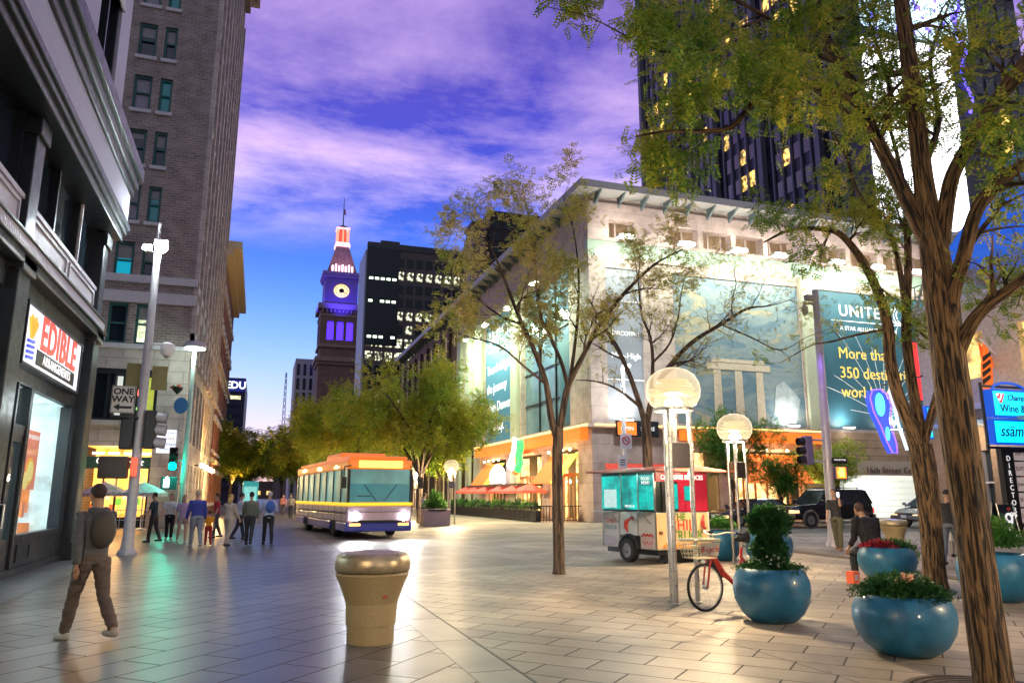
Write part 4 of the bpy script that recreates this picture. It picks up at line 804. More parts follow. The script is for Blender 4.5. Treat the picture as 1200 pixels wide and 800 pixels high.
t = thing('menu_sign', 'small orange and dark sign fixed on the stone corner below the grey banner', 'sign', (22, YU, 5.6), world=True)
q = MB(); q.box(21.1, 24.1, YU-.7, YU-.6, 5.25, 6.25, m=0); q.box(21.2, 22.5, YU-.73, YU-.7, 5.35, 6.15, m=1); q.build('board', [TRIMB, ORB], t)
text('OPEN', .34, WLET, t, (21.85, YU-.75, 5.75), (1, 0, 0), (0, 0, 1), .006); text('STORE', .34, WLET, t, (23.3, YU-.72, 5.75), (1, 0, 0), (0, 0, 1), .006)

# ------------------------------------------------------------------ brown brick wing farther down the same side
bw = thing('brown_brick_wing', 'brown brick building with pale window surrounds and dark roof canopy beyond the banners', 'building', (XU, YU2+8.4, 0), world=True)
y0, y1 = YU2+8.45, YV2; nb = 9; bl = (y1-y0)/nb
wins_u = []; 
for i in range(nb): wins_u += [(y0+bl*i+.7, y0+bl*i+1.6), (y0+bl*i+2.0, y0+bl*i+2.9)]
wins_v = [(1, 4.2), (6, 8.2), (10, 12.2), (14, 16.2), (17.8, 19.6)]
q = MB(); gridwall(q, fX, wins_u, wins_v, y0, y1, 0, ZR-.1, .4); q.build('brick_wall', BROWNB, bw)
q = MB()
for i in range(1, nb): q.cut().box(XU-.3, XU, y0+bl*i-.3, y0+bl*i+.3, 0, ZR-1)
q.cut().box(XU-.2, XU, y0, y0+bl-.3, 4.8, 5.2); q.build_each('pier', mat('dark_pier', (.06, .035, .02), .7), bw)
LW3 = mat('pale_window_frame', (.5, .42, .28), .5, emit=(1, .8, .5), es=.12)
for u0, u1 in wins_u:
    for v0, v1 in wins_v:
        if u0 > 104 and v0 < 5: continue
        q = MB(); q.box(XU+.3, XU+.35, u0, u1, v0, v1, m=0); q.box(XU+.1, XU+.3, u0, u0+.12, v0, v1, m=1); q.box(XU+.1, XU+.3, u1-.12, u1, v0, v1, m=1); q.box(XU+.1, XU+.3, u0, u1, v1-.12, v1, m=1); q.build('window', [GLASSD if v0 > 2 else LITWARM, LW3], bw)

# ------------------------------------------------------------------ generic office block with window grid
def office(nm, label, x0, x1, y0, y1, z1, wallm, cols, rows, m_lit, m_dark, z0=2, frac=.5, face='Y', litf=.2, fx=None, seed=1, cap=100, cap_m=None, winw=.72, winh=.62, onlyfrom=0.):
    t = thing(nm, label, 'building', (x0, y0, 0), world=True); rr = random.Random(seed)
    MB().box(x0, x1, y0, y1, 0, z1).build('wall', wallm, t); 
    W = (x1-x0) if face == 'Y' else (y1-y0); cw, rh = W/cols, (z1-z0-1.2)/rows; cells = []
    mk = {}
    for nmx, mm in (('l', m_lit), ('d', m_dark)):
        a, b = cw*winw/2, rh*winh/2
        q = MB(); q.box(-a, a, -.1, 0, -b, b) if face == 'Y' else q.box(-.1, 0, -a, a, -b, b); q.v = [(p[0], p[1], p[2]) for p in q.v]
        mk[nmx] = q
    lits = []
    for r_ in range(rows):
        run = rr.random() < .35
        for c in range(cols):
            k = 'l' if rr.random() < (litf*2.2 if run else litf*.5) else 'd'
            u = (c+.5)*cw; z = z0+(r_+.5)*rh; cells.append((z, u, k))
    cells.sort(key=lambda c: (-c[0], c[1])); first = {}; rest = {'l': MB(), 'd': MB()}
    for i, (z, u, k) in enumerate(cells):
        p = (x0+u, y0, z) if face == 'Y' else (x0, y0+u, z)
        if i < cap:
            if k not in first:
                o = MB(); o.v = [(a+p[0], b+p[1], c+p[2]) for a, b, c in mk[k].v]; o.f = mk[k].f; o.m = mk[k].m
                ob = o.build('window', m_lit if k == 'l' else m_dark, t); first[k] = (ob, p)
            else:
                ob, p0 = first[k]; c = ob.copy(); COL.objects.link(c); c.parent = t; c.location = Vector(p)-Vector(p0)
        else: rest[k].add([(a+p[0], b+p[1], c+p[2]) for a, b, c in mk[k].v], mk[k].f, 0 if k == 'l' else 1)
    q = MB()
    for k in 'ld':
        if rest[k].v: q.add(rest[k].v, rest[k].f); q.m[-len(rest[k].f):] = rest[k].m
    if q.v: q.build('window_grid', [m_lit, m_dark], t)['kind'] = 'stuff'
    return t
OFG = mat('grid_concrete', (.11, .095, .095), .7); OFGL = mat('tower_glass', (.004, .014, .018), .25, var=0, spec=.4); WLT = litmat('lit_office_glass', (.02, .03, .03), (.95, .95, .62), 1.6, 1.1, .5, .62, .02)
YO = 150.; x0 = onY(431, 290, YO)[0]; x1 = x0+34; z1 = onY(431, 290, YO)[2]
t = office('grid_office_tower', 'dark grid fronted office tower with scattered lit windows right of the clock tower', x0, x1, YO, YO+11, z1, OFG, 17, 17, WLT, OFGL, seed=5, litf=.5, winw=.70, winh=.62)
q = MB(); q.box(x0-.3, x0, YO+.5, YO+11, 0, z1-.3); q.build('side_wall', mat('blue_grey_side', (.38, .42, .52), .5), t)
q = MB(); q.box(x0-.05, x0+6.6, YO-.35, YO-.12, 31.5, z1+.2); q.build('dark_glass_corner', mat('corner_glass', (.003, .012, .016), .25, var=0, spec=.4), t)
q = MB(); q.box(x0, x1, YO-.2, YO+1, z1, z1+1.3); q.box(x0+3, x0+7, YO+2, YO+8, z1+1.3, z1+2.6); q.build('parapet', mat('dark_parapet', (.06, .065, .075), .6), t)
q = MB(); rr = random.Random(9)
for z in (33, 40.5, 45.3):
    for k in range(5):
        if rr.random() < .75: q.cut().box(x0+.5+k*1.2, x0+1.3+k*1.2, YO-.38, YO-.36, z, z+.5)
q.build_each('ceiling_light', glow('office_tube_light', (.8, 1, .75), 1.6), t)
# small pale block left of the clock tower
YS = 235.; x0 = onY(347, 418, YS)[0]; x1 = onY(377, 412, YS)[0]
office('pale_office_block', 'small pale grey stone block standing left of the clock tower', x0, x1, YS, YS+20, onY(350, 420, YS)[2], mat('pale_block', (.34, .33, .36), .6), 4, 9, LITW2, OFGL, seed=3, litf=.1, winw=.45, winh=.8)
# dark blue tower with letters, left of the street far
YE = 150.; xa, xb = -22., onY(288, 450, YE)[0]; ze = onY(285, 443, YE)[2]
t = office('dark_blue_tower', 'narrow dark blue tower with white letters at its top, beyond the red brick block', xa, xb, YE, YE+25, ze, mat('navy_cladding', (.012, .02, .06), .4), 5, 12, LITW2, mat('navy_glass', (.01, .014, .04), .2, var=0), seed=12, litf=.22, winw=.6, winh=.4)
q = MB(); q.box(xb-3.4, xb-.1, YE-.4, YE-.15, ze-2.6, ze-.4); q.build('sign_board', mat('navy_board', (.01, .015, .08), .4, emit=(.02, .03, .3), es=.3), t)
text('EDU', 1.9, glow('edu_letters', (1, 1, 1), 1.4), t, (xb-1.75, YE-.45, ze-1.5), (1, 0, 0), (0, 0, 1), .02, bold=.03)
q = MB(); q.box(xb-3.9, xb-1.2, YE-.3, YE-.11, ze-11, ze-9.6); q.build('lit_floor', LITWARM, t)
# block behind the left end of the banner building roof (dark)
YK = 96.; x0 = onY(574, 250, YK)[0]; x1 = onY(637, 250, YK)[0]; zk = onY(580, 247, YK)[2]
office('dark_brown_block', 'dark brown block rising behind the centre tree above the canopy roof', x0, x1+1, YK, YK+14, zk, mat('dark_brown_clad', (.035, .025, .022), .6), 5, 10, LITWARM, OFGL, seed=4, litf=.04, z0=22)
t = thing('stair_tower', 'slim pale brown tower shaft beside the dark brown block', 'building', (x0-2, YK, 0), world=True)
q = MB(); q.box(x0-2.4, x0-.6, YK, YK+4, 0, zk-2.5); q.build('shaft', mat('pale_brown_clad', (.14, .11, .12), .6), t); q = MB(); q.box(x0-2.6, x0-.4, YK-.2, YK+4.2, zk-2.5, zk-1.9); q.build('cap', mat('dark_brown_clad', (.035, .025, .022)), t)
# dark tower upper right: face parallel to the street
XT = 60.; yn, yf = 61.5, 106.; zt_ = 125.
t = office('dark_office_tower', 'tall dark tower with vertical pale fins and rows of amber windows above the banner building', XT, XT+30, yn, yf, zt_, mat('black_cladding', (.012, .013, .02), .4), 26, 26, litmat('amber_window', (.03, .02, .02), (1, .6, .12), 1.6, .9, .45, .6, .04), mat('night_glass', (.015, .016, .035), .12, var=0, spec=.8), face='X', seed=21, litf=.13, z0=26, winw=.8, winh=.55)
q = MB()
for k in range(27):
    y = yn+k*(yf-yn)/26
    wd_ = .42 if k % 6 == 2 else .12
    q.box(XT-.9 if k % 6 == 2 else XT-.35, XT-.12, y-wd_, y+wd_, 18, zt_)
q.build('fins', mat('grey_fin', (.13, .13, .16), .5), t)
# lower pale building beside it
t = thing('pale_stepped_block', 'pale brown stepped block between the roof canopy and the dark tower', 'building', (XT-6, 100, 0), world=True)
q = MB(); q.box(XT-2, XT+25, yf+.5, yf+30, 0, 48, m=0); q.build('wall', mat('pale_pink_concrete', (.30, .24, .25), .6), t)
q = MB(); 
for k in range(12): q.box(XT-2.3, XT-2, yf+1+k*2.3, yf+2+k*2.3, 20, 44)
q.build('window_bays', mat('shaded_bays', (.07, .055, .06), .5), t)

# ------------------------------------------------------------------ clock tower
YT = 205.; cx = 18.9; hb = 5.3
ct = thing('clock_tower', 'brick campanile clock tower lit blue and pink with lantern and flagpole', 'clock tower', (cx, YT, 0), world=True)
BRT = brickmat('tower_brick', (.22, .13, .10), (.18, .10, .08), (.15, .1, .08), 1.2, .5, .03); TST = mat('tower_stone', (.26, .18, .15), .6)
q = MB(); q.box(cx-hb, cx+hb, YT, YT+2*hb, 0, 35.5); q.box(cx-hb+.2, cx+hb-.2, YT+.2, YT+2*hb-.2, 37.5, 40.2); q.build('shaft', BRT, ct)
q = MB(); q.box(cx-hb-.5, cx+hb+.5, YT-.5, YT+2*hb+.5, 35.5, 36.3); q.box(cx-hb-1., cx+hb+1., YT-1., YT+2*hb+1., 36.3, 37.5); q.cut().box(cx-hb-.3, cx+hb+.3, YT-.3, YT+2*hb+.3, 40.2, 41)
q.cut().box(cx-hb-.2, cx+hb+.2, YT-.2, YT+2*hb+.2, 50.4, 51.6); q.box(cx-hb-.8, cx+hb+.8, YT-.8, YT+2*hb+.8, 53.2, 54.8)
for k in range(10): q.box(cx-hb+.2+k*1.1, cx-hb+.7+k*1.1, YT-.6, YT-.02, 51.7, 53.1)
q.build_each('cornice', TST, ct, bevel=.08)
q = MB(); gridwall(q, lambda u, v, d: (u, YT+d, v), [(cx-3.6, cx-1.6), (cx-1.0, cx+1.0), (cx+1.6, cx+3.6)], [(41.8, 48.2)], cx-hb, cx+hb, 41, 50.4, 1.0)
gridwall(q, lambda u, v, d: (cx-hb+d, u, v), [(YT+1.7+k*2.8, YT+3.7+k*2.8) for k in range(3)], [(41.8, 48.2)], YT+1.001, YT+2*hb, 41, 50.4, 1.0)
q.box(cx-hb, cx+hb, YT+.2, YT+2*hb-.2, 51.6, 53.2); q.build('belfry', BRT, ct)
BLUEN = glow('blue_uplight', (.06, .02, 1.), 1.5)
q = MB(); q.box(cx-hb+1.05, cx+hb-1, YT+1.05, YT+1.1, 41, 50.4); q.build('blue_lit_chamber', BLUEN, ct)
q = MB()
for c in (cx-2.6, cx, cx+2.6):
    q.path([(c+1.0*math.cos(a), YT-.05, 47.2+1.3*math.sin(a)) for a in np.linspace(0, math.pi, 9)], .14, 6); 
    for s_ in (-1, 1): q.tube((c+s_*1.0, YT-.05, 42), (c+s_*1.0, YT-.05, 47.2), .12, n=6)
q.build('arch_mouldings', TST, ct)
hc = 4.5
q = MB(); q.box(cx-hc, cx+hc, YT+.8, YT+.8+2*hc, 54.8, 63.5); q.build('clock_stage', mat('tower_blue_washed_brick', (.16, .11, .12), .7), ct)
q = MB(); q.box(cx-hc-.5, cx+hc+.5, YT+.3, YT+1.3+2*hc, 63.5, 64.3); q.box(cx-hc-.8, cx+hc+.8, YT+.0, YT+1.6+2*hc, 64.3, 65.2); q.build('clock_cornice', TST, ct, bevel=.06)
cf = MB(); cf.lathe([(2.1, 0), (2.1, -.25), (1.95, -.3), (0, -.3)], 32, (cx, YT+.8, 59.3), axis='y', m=0); cfo = cf.build('clock_face', [mat('clock_cream', (.7, .5, .12), .6, emit=(1, .66, .2), es=.75, var=0)], ct)
q = MB()
for k in range(12):
    a = R(30*k); q.rbox((cx+1.6*math.sin(a), YT+.45, 59.3+1.6*math.cos(a)), (.16, .06, .5), ((math.cos(a), 0, -math.sin(a)), (0, 1, 0), (math.sin(a), 0, math.cos(a))))
for a, l_ in ((R(125), 1.5), (R(215), 1.0)): q.rbox((cx+l_/2*math.sin(a), YT+.4, 59.3+l_/2*math.cos(a)), (.2, .06, l_), ((math.cos(a), 0, -math.sin(a)), (0, 1, 0), (math.sin(a), 0, math.cos(a))))
q.lathe([(.7, 0), (.7, -.05), (.55, -.05), (.55, 0)], 20, (cx, YT+.46, 59.3), axis='y')
q.build('clock_hands', DARKMET, cfo)
zt0, zt1 = 65.2, 77.5; y_c = YT+.8+hc
def frus(mb, z0, z1, a, b, m=None): mb.add([(cx+s*k, y_c+t*k, z) for z, k in ((z0, a), (z1, b)) for s, t in ((-1, -1), (1, -1), (1, 1), (-1, 1))], [(3, 2, 1, 0), (4, 5, 6, 7), (0, 1, 5, 4), (1, 2, 6, 5), (2, 3, 7, 6), (3, 0, 4, 7)], m)
q = MB(); frus(q, zt0, 75.5, 4.2, 1.75); q.build('spire_roof', mat('spire_slate', (.20, .13, .15), .6, var=.4, scale=1.2), ct)
q = MB()
for k in range(7):
    c = cx-2.7+k*.9; q.box(c-.22, c+.22, y_c-4.35, y_c-3.0, 65.4, 67.6+(.5 if k % 2 else 0)); 
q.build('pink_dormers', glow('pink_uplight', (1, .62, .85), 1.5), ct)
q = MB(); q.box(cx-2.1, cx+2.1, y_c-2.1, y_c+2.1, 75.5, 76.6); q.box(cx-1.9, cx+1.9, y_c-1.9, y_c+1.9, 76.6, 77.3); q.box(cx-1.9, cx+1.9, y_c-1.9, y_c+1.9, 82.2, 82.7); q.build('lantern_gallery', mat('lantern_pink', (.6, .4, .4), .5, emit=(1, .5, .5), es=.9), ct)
q = MB()
for s in (-1, 1):
    for u in (-1.5, 0, 1.5):
        q.box(cx+u-.22, cx+u+.22, y_c+s*1.5-.2, y_c+s*1.5+.2, 77.3, 82.2); 
        if u == 0: q.box(cx+s*1.5-.2, cx+s*1.5+.2, y_c-.2, y_c+.2, 77.3, 82.2)
q.build('lantern_columns', glow('lantern_red', (1, .2, .12), 1.4), ct)
q = MB(); q.box(cx-1.0, cx+1.0, y_c-1.0, y_c+1.0, 77.3, 82.2); q.build('lantern_core', mat('lantern_dark', (.2, .04, .03), .5, emit=(1, .1, .05), es=.5), ct)
q = MB(); q.lathe([(1.9, 82.7), (1.7, 83.4), (1.1, 84.2), (.4, 84.8), (.15, 85.2)], 16, (cx, y_c, 0)); q.build('dome', DARKMET, ct, smooth=True)
q = MB(); q.tube((cx, y_c, 85), (cx, y_c, 97), .18, .08, 6); q.build('flagpole', DARKMET, ct)
q = MB(); q.prism([(0, 92.5), (.5, 92), (.7, 89.5), (0, 90)], lambda u, v: (cx+u, y_c, v), lambda u, v: (cx+u, y_c+.05, v)); q.build('flag', mat('flag_mauve', (.3, .15, .25), .6), ct)
light('SPOT', (cx, YT-7, 50.5), 7500, (.05, .03, 1), .5, (cx, YT+1, 57), 90); light('SPOT', (cx-10, YT+3, 50.5), 6000, (.05, .03, 1), .5, (cx-4, YT+4, 60), 90)
light('SPOT', (cx, YT-6, 62), 2200, (1, .5, .75), .5, (cx, YT+4, 72), 70)
_zi = [0, 41, 41.8, 48.2, 50.4, 53.2, 54.8, 63.5, 65.2, 75.5, 77.3, 82.2, 85.2, 97]; _zo = [0, 42, 43.3, 48.6, 49.8, 51.8, 53.4, 61.2, 62.8, 71.3, 72.6, 76.8, 78.4, 86.6]
for o_ in list(ct.children)+[k for c in ct.children for k in c.children]:
    v_ = np.zeros(len(o_.data.vertices)*3); o_.data.vertices.foreach_get('co', v_); v_[2::3] = np.interp(v_[2::3], _zi, _zo); o_.data.vertices.foreach_set('co', v_)
# lattice mast far away
t = thing('radio_mast', 'thin red lattice radio mast far down the street', 'mast', (5, 330, 0), world=True)
xm, Ym = onY(328, 560, 330)[0], 330; zm = onY(331, 436, 330)[2]; q = MB()
for s in (-1, 1): q.tube((xm+s*1.1, Ym, 0), (xm+s*.25, Ym, zm), .16, .1, 5)
for k in range(20):
    z = k*zm/20; q.tube((xm-1.1+.85*k/20, Ym, z), (xm+1.1-.85*(k+1)/20, Ym, z+zm/20), .1, n=4); q.tube((xm+1.1-.85*k/20, Ym, z), (xm-1.1+.85*(k+1)/20, Ym, z+zm/20), .1, n=4)
q.build('lattice', mat('mast_paint', (.14, .1, .16), .6), t)
# distant low block that closes the street
t = thing('distant_street_block', 'low dark building closing the far end of the street', 'building', (0, 420, 0), world=True)
q = MB(); q.box(-60, 8, 420, 430, 0, 9); q.box(8, 60, 400, 430, 0, 16); q.build('wall', mat('distant_wall', (.12, .09, .08), .7), t)
q = MB()
for k in range(12): q.box(-30+k*5, -28+k*5, 419.8, 419.95, 2, 4)
q.build('lit_windows', LITWARM, t)
# left side filler behind the blue tower and beyond the dark block: side-street backs
t = thing('side_street_block', 'brown building filling the left side street behind the corner shop', 'building', (-30, 60, 0), world=True)
q = MB(); q.box(-60, -16.2, YB, YB+30, 0, 30); q.build('wall', BROWNB, t)
# ------------------------------------------------------------------ front windows of the dark tower, bright LED building
dt = [o for o in scene.objects if o.name == 'dark_office_tower'][0]
q = MB(); rr = random.Random(5)
for r_ in range(26):
    run = rr.random() < .3
    for c in range(16): q.box(XT+.6+c*1.85, XT+1.9+c*1.85, yn-.12, yn-.01, 28+r_*3.7, 30.2+r_*3.7, m=0 if rr.random() < (.4 if run else .08) else 1)
q.build('front_windows', [MATS['amber_window'], MATS['night_glass']], dt)['kind'] = 'stuff'
YL = 52.
x0, x1 = onY(1040, 330, YL)[0], onY(1150, 330, YL)[0]; zl0, zl1 = 14., onY(1090, -60, YL)[2]
lt = thing('lit_screen_tower', 'tall building corner with a dazzling white screen and blue lights behind the near tree', 'building', (x0, YL, 0), world=True)
q = MB(); q.box(x0-.4, x1+3, YL, YL+2.5, 0, zl1+1); q.build('wall', mat('screen_tower_wall', (.06, .06, .075), .6), lt)
SCR = mat('white_screen', (.5, .5, .55), .4, var=.25, scale=.35, emit=(.92, .93, 1), es=2.4)
q = MB(); zz = [zl0, 24, 34, 44, zl1]; q.prism([(x0-.3, 20), (x0+3.0, 14.5), (x1-.6, 28), (x1-.4, 47.3), (x0-.3, 46)], lambda u, v: (u, YL-.25, v), lambda u, v: (u, YL-.02, v)); q.build('screen', SCR, lt)
q = MB(); rr = random.Random(2)
for k in range(90):
    u = rr.uniform(x0+.2, x1+1.5); v = 45+rr.uniform(0, 12); q.box(u, u+rr.uniform(.15, .5), YL-.35, YL-.27, v, v+rr.uniform(.15, .6))
for k in range(60):
    v = 40+k*.22; u = x1+1.0+.5*math.sin(v*1.1); q.box(u, u+.35, YL-.35, YL-.27, v, v+.3)
q.build('blue_string_lights', glow('blue_led', (.10, .06, 1.), 2.6), lt)
q = MB(); q.box(x0, x1+2.5, YL-.2, YL-.03, 47.5, zl1, m=0); q.build('upper_screen', mat('pale_blue_screen', (.4, .5, .6), .4, var=.5, scale=.5, emit=(.6, .85, 1), es=1.1), lt)

# ------------------------------------------------------------------ near right building, blade signs
XR = 27.5; YR_ = 25.2
nr = thing('corner_bar_building', 'cream two storey corner building with rooftop terrace and lit blade signs at far right', 'building', (XR, YR_, 0), world=True)
fR = lambda u, v, d: (XR+d, u, v)
wu = [(22.3, 23.3), (17.6, 21.6), (10, 16), (2, 8)]
wu = sorted(wu); wvv = [(.9, 3.4)]
q = MB(); gridwall(q, fR, wu, wvv, -10, YR_, 0, 5.2, .4); q.build('ground_wall', mat('brown_plaster', (.24, .17, .11), .7, var=.25), nr)
q = MB(); gridwall(q, fR, [(22, 24), (18, 20.5), (13, 16), (8, 11), (3, 6)][::-1], [(6.3, 8.2)], -10, YR_, 5.2, 9.4, .4); q.build('upper_wall', mat('cream_plaster', (.46, .40, .32), .7, var=.2), nr)
q = MB(); q.box(XR+.4, XR+14, -10, YR_, 0, 9.3); q.build('core_wall', mat('inner_render', (.12, .1, .09)), nr)
q = MB()
for a, b in wu: q.box(XR+.3, XR+.34, a, b, .9, 3.4, m=0); q.box(XR+.1, XR+.3, a, a+.07, .9, 3.4, m=1); q.box(XR+.1, XR+.3, (a+b)/2-.03, (a+b)/2+.03, .9, 3.4, m=1); q.box(XR+.1, XR+.3, a, b, 2.1, 2.16, m=1)
q.build('ground_windows', [GLASSD, TRIMW], nr)
q = MB()
for a, b in [(22, 24), (18, 20.5), (13, 16), (8, 11), (3, 6)]: q.box(XR+.3, XR+.34, a, b, 6.3, 8.2)
q.build('upper_windows', LITWARM, nr)
q = MB(); q.box(XR-.25, XR+.5, -10, YR_+.2, 9.4, 9.75); q.box(XR-.15, XR, -10, YR_+.1, 5.05, 5.3); q.build('cornice', TRIMW, nr)
q = MB()
for k in range(30): q.tube((XR, YR_-.2-k*1., 9.75), (XR, YR_-.2-k*1., 10.8), .03, n=5)
for z in (10.8, 10.3): q.tube((XR, YR_-.1, z), (XR, -6, z), .03, n=5)
for k in range(6): q.tube((XR, YR_-.2-k*2., 9.75), (XR+.2, YR_-1.2-k*2., 12.6), .05, n=5); q.tube((XR+.2, YR_-1.2-k*2., 12.6), (XR, YR_-2.2-k*2., 9.75), .05, n=5)
q.tube((XR+.2, YR_-.5, 12.6), (XR+.2, 8, 12.6), .07, n=6); q.build('terrace_truss', mat('silver_truss', (.5, .5, .52), .35, metal=.6), nr)
q = MB(); q.box(XR-1.5, XR+3, 15, 22.3, 10.9, 11.0); q.prism([(22.3, 11), (15, 11), (15, 13), (18.6, 14.2)], lambda u, v: (XR-1.5, u, v), lambda u, v: (XR+3, u, v)); q.build('blue_canopy', mat('blue_canvas', (.02, .12, .5), .5, emit=(.02, .15, .9), es=.25), nr)
q = MB(); q.box(XR-1.1, XR, 18, YR_, 4.35, 4.5); q.build('entrance_canopy', mat('canopy_bluegrey', (.2, .28, .34), .4), nr)
light('POINT', (XR-1.3, 22.5, 4.0), 120, (1, .75, .5), .2)
light('POINT', (XR-1.6, 19, 6.5), 90, (1, .7, .4), .3)
CY = glow('cyan_lightbox', (.0, .62, 1.), 1.25); CYF = mat('blue_box_frame', (.01, .05, .3), .4, emit=(.0, .08, .6), es=.5); NAVY = mat('navy_letters', (.005, .01, .10), .5, var=0)
def blade(label, pa, pb, Y, txts, xr=None, arch=False):
    a, b = onY(*pa, Y), onY(*pb, Y); x0, x1, z0, z1 = a[0], xr or b[0], b[2], a[2]
    t = thing('blade_sign', label, 'sign', (x0, Y, z0), world=True)
    q = MB(); q.box(x0, x1, Y-.1, Y+.2, z0, z1, m=0); q.build('light_box', [CY], t, bevel=.03)
    q = MB(); e = .07; q.box(x0-e, x1+e, Y-.14, Y+.22, z1, z1+e); q.box(x0-e, x1+e, Y-.14, Y+.22, z0-e, z0); q.box(x0-e, x0, Y-.14, Y+.22, z0, z1); q.box(x1, x1+e, Y-.14, Y+.22, z0, z1)
    if arch: q.path([((x0+x1)/2+(x1-x0)*.42*math.cos(a_), Y, z1+.06+.28*math.sin(a_)) for a_ in np.linspace(math.pi, 0, 12)], .05, 6)
    q.build('box_frame', CYF if not arch else [CYF], t)
    for s_, sz, fx_, fz_, sh in txts: text(s_, sz, NAVY, t, (x0+(x1-x0)*fx_, Y-.115, z0+(z1-z0)*fz_), (1, 0, 0), (0, 0, 1), .006, shear=sh, align='LEFT', bold=.006)
    return t
yA = 20.3
t = blade('cyan lightbox sign with a grape emblem reading Wine and Liquor, above the second box', (1159, 458), (1200, 488), yA, [('Champa', .30, .36, .74, .3), ('Wine & Liquor', .40, .16, .28, 0)], xr=27.3, arch=True)
gx, gz = onY(1168, 466, yA)[0], onY(1168, 466, yA)[2]; q = MB()
for r_ in range(4):
    for c in range(4-r_): q.ball((gx+(c-(3-r_)/2)*.09, yA-.14, gz+.1-r_*.085), .055, 8, m=(r_+c) % 2)
q.build('grape_emblem', [WLET, mat('grape_red', (.5, .02, .05), .5, emit=(1, .05, .1), es=.3)], t)
blade('cyan lightbox sign with a blue script word, lower of the far right pair', (1161, 493), (1200, 519), yA, [('ssäm', .58, .12, .52, .3)], xr=27.3)
blade('small cyan lightbox behind the near trunk, upper of the narrow pair', (1136, 452), (1151, 478), 23.4, [('w', .35, .2, .35, 0)])
blade('small cyan lightbox with the letter t, lower of the narrow pair', (1139, 482), (1155, 508), 23.4, [('t', .6, .25, .55, .2)])
blade('cyan lightbox glowing between the two near trunks', (1083, 478), (1112, 513), 25., [])
q = MB()
for z in (onY(1159, 452, yA)[2], onY(1161, 524, yA)[2]): q.tube((25.0, yA+.05, z), (XR, yA+.05, z), .05, n=6)
tq = thing('sign_bracket', 'dark steel bracket frame that carries the far right lightbox signs', 'bracket', (25, yA, 5), world=True)
xq = onY(1157, 490, yA)[0]; q.tube((xq-.08, yA+.05, onY(1157, 448, yA)[2]), (xq-.08, yA+.05, onY(1160, 528, yA)[2]), .06, n=6); q.tube((xq+.3, yA+.3, 4.9), (XR, yA+.3, 4.4), .06, n=6); q.build('bar', DARKMET, tq)
# neon spoon
t = thing('neon_sign', 'blue and violet neon sign shaped like a long slanted spoon hanging beside the double trunk', 'neon sign', (25, 25.2, 6), world=True)
P_ = lambda x, y: onY(x, y, 25.2)
q = MB(); outl = [(1021, 457), (1018, 466), (1022, 482), (1031, 500), (1038, 518), (1044, 530), (1050, 531), (1049, 520), (1044, 504), (1042, 490), (1043, 474), (1038, 462), (1030, 456)]
pp = [tuple(P_(*p)) for p in outl]; q.prism([(p[0], p[2]) for p in pp], lambda u, v: (u, 25.2, v), lambda u, v: (u, 25.4, v)); q.build('face', glow('neon_blue', (.02, .05, 1.), 1.2), t)
q = MB(); q.path([(p[0], 25.12, p[2]) for p in pp+[pp[0]]], .028, 6); q.build('tube_outline', glow('neon_violet', (.28, .10, 1.), 1.3), t)
q = MB(); c1_, c2_ = P_(1031, 474), P_(1040, 508); q.ball((c1_[0], 25.18, c1_[2]), (.26, .06, .5), 14); q.ball((c2_[0], 25.18, c2_[2]), (.1, .06, .3), 10); q.build('cyan_glow', glow('neon_cyan', (.05, .6, 1.), 2.), t, smooth=True)
q = MB()
for o_ in (0, 8): q.path([tuple(P_(x+o_, y)) for x, y in ((1042, 457), (1048, 475), (1052, 495), (1058, 512), (1063-o_/2, 527))], .07, 6)
q.build('ghost_trail_tube', mat('ghost_trail_white', (.6, .7, .75), .4, emit=(.7, .9, 1), es=.5), t)  # tubes added in place of the ghostly light trails beside the sign
q = MB(); a = P_(1034, 454); q.tube((a[0], 25.25, a[2]+.1), (XR, 25.1, a[2]+.6), .04, n=5); q.build('bracket', DARKMET, t)
light('POINT', (c1_[0]-.6, 24.4, c1_[2]), 60, (.1, .15, 1), .3)
# orange banners and flags
t = thing('flag', 'orange and black striped pennant flag hanging from a slanted pole at far right', 'flag', (26, 21.5, 8), world=True); P_ = lambda x, y, Y=21.5: onY(x, y, Y)
q = MB(); q.prism([(p[0], p[2]) for p in (P_(1152, 402), P_(1158, 408), P_(1164, 440), P_(1163, 470), P_(1154, 470), P_(1150, 430))], lambda u, v: (u, 21.5, v), lambda u, v: (u, 21.53, v)); q.build('stripe_cloth', mat('flag_orange', (.75, .14, .02), .6, emit=(1, .18, .02), es=.2), t)
q = MB()
for k in range(4):
    a, b = P_(1151, 418+k*9), P_(1160, 412+k*9); q.prism([(a[0], a[2]), (b[0], b[2]), (b[0], b[2]-.14), (a[0], a[2]-.2)], lambda u, v: (u, 21.47, v), lambda u, v: (u, 21.495, v))
q.build('black_stripes', BLACKP, t)
q = MB(); a, b, c, d = P_(1152, 400), P_(1172, 423), P_(1163, 445), P_(1157, 425); q.prism([(a[0], a[2]), (b[0], b[2]), (c[0], c[2]), (d[0], d[2])], lambda u, v: (u, 21.7, v), lambda u, v: (u, 21.73, v)); q.build('orange_cloth', MATS['flag_orange'], t)
q = MB(); a, b = P_(1148, 396), P_(1192, 442); q.tube(a, b, .035, n=6); q.build('pole', TRIMW, t)
t = thing('orange_awning_banner', 'small orange boxy banner lit from inside behind the near trunk', 'banner', (26, 23.6, 8), world=True); P_ = lambda x, y: onY(x, y, 23.8)
q = MB(); a, b = P_(1131, 415), P_(1145, 447); q.box(a[0], b[0], 23.8, 24.1, b[2], a[2]); q.box(a[0], b[0], 23.7, 23.8, (a[2]+b[2])/2-.05, (a[2]+b[2])/2+.05); q.build('box', MATS['flag_orange'], t)
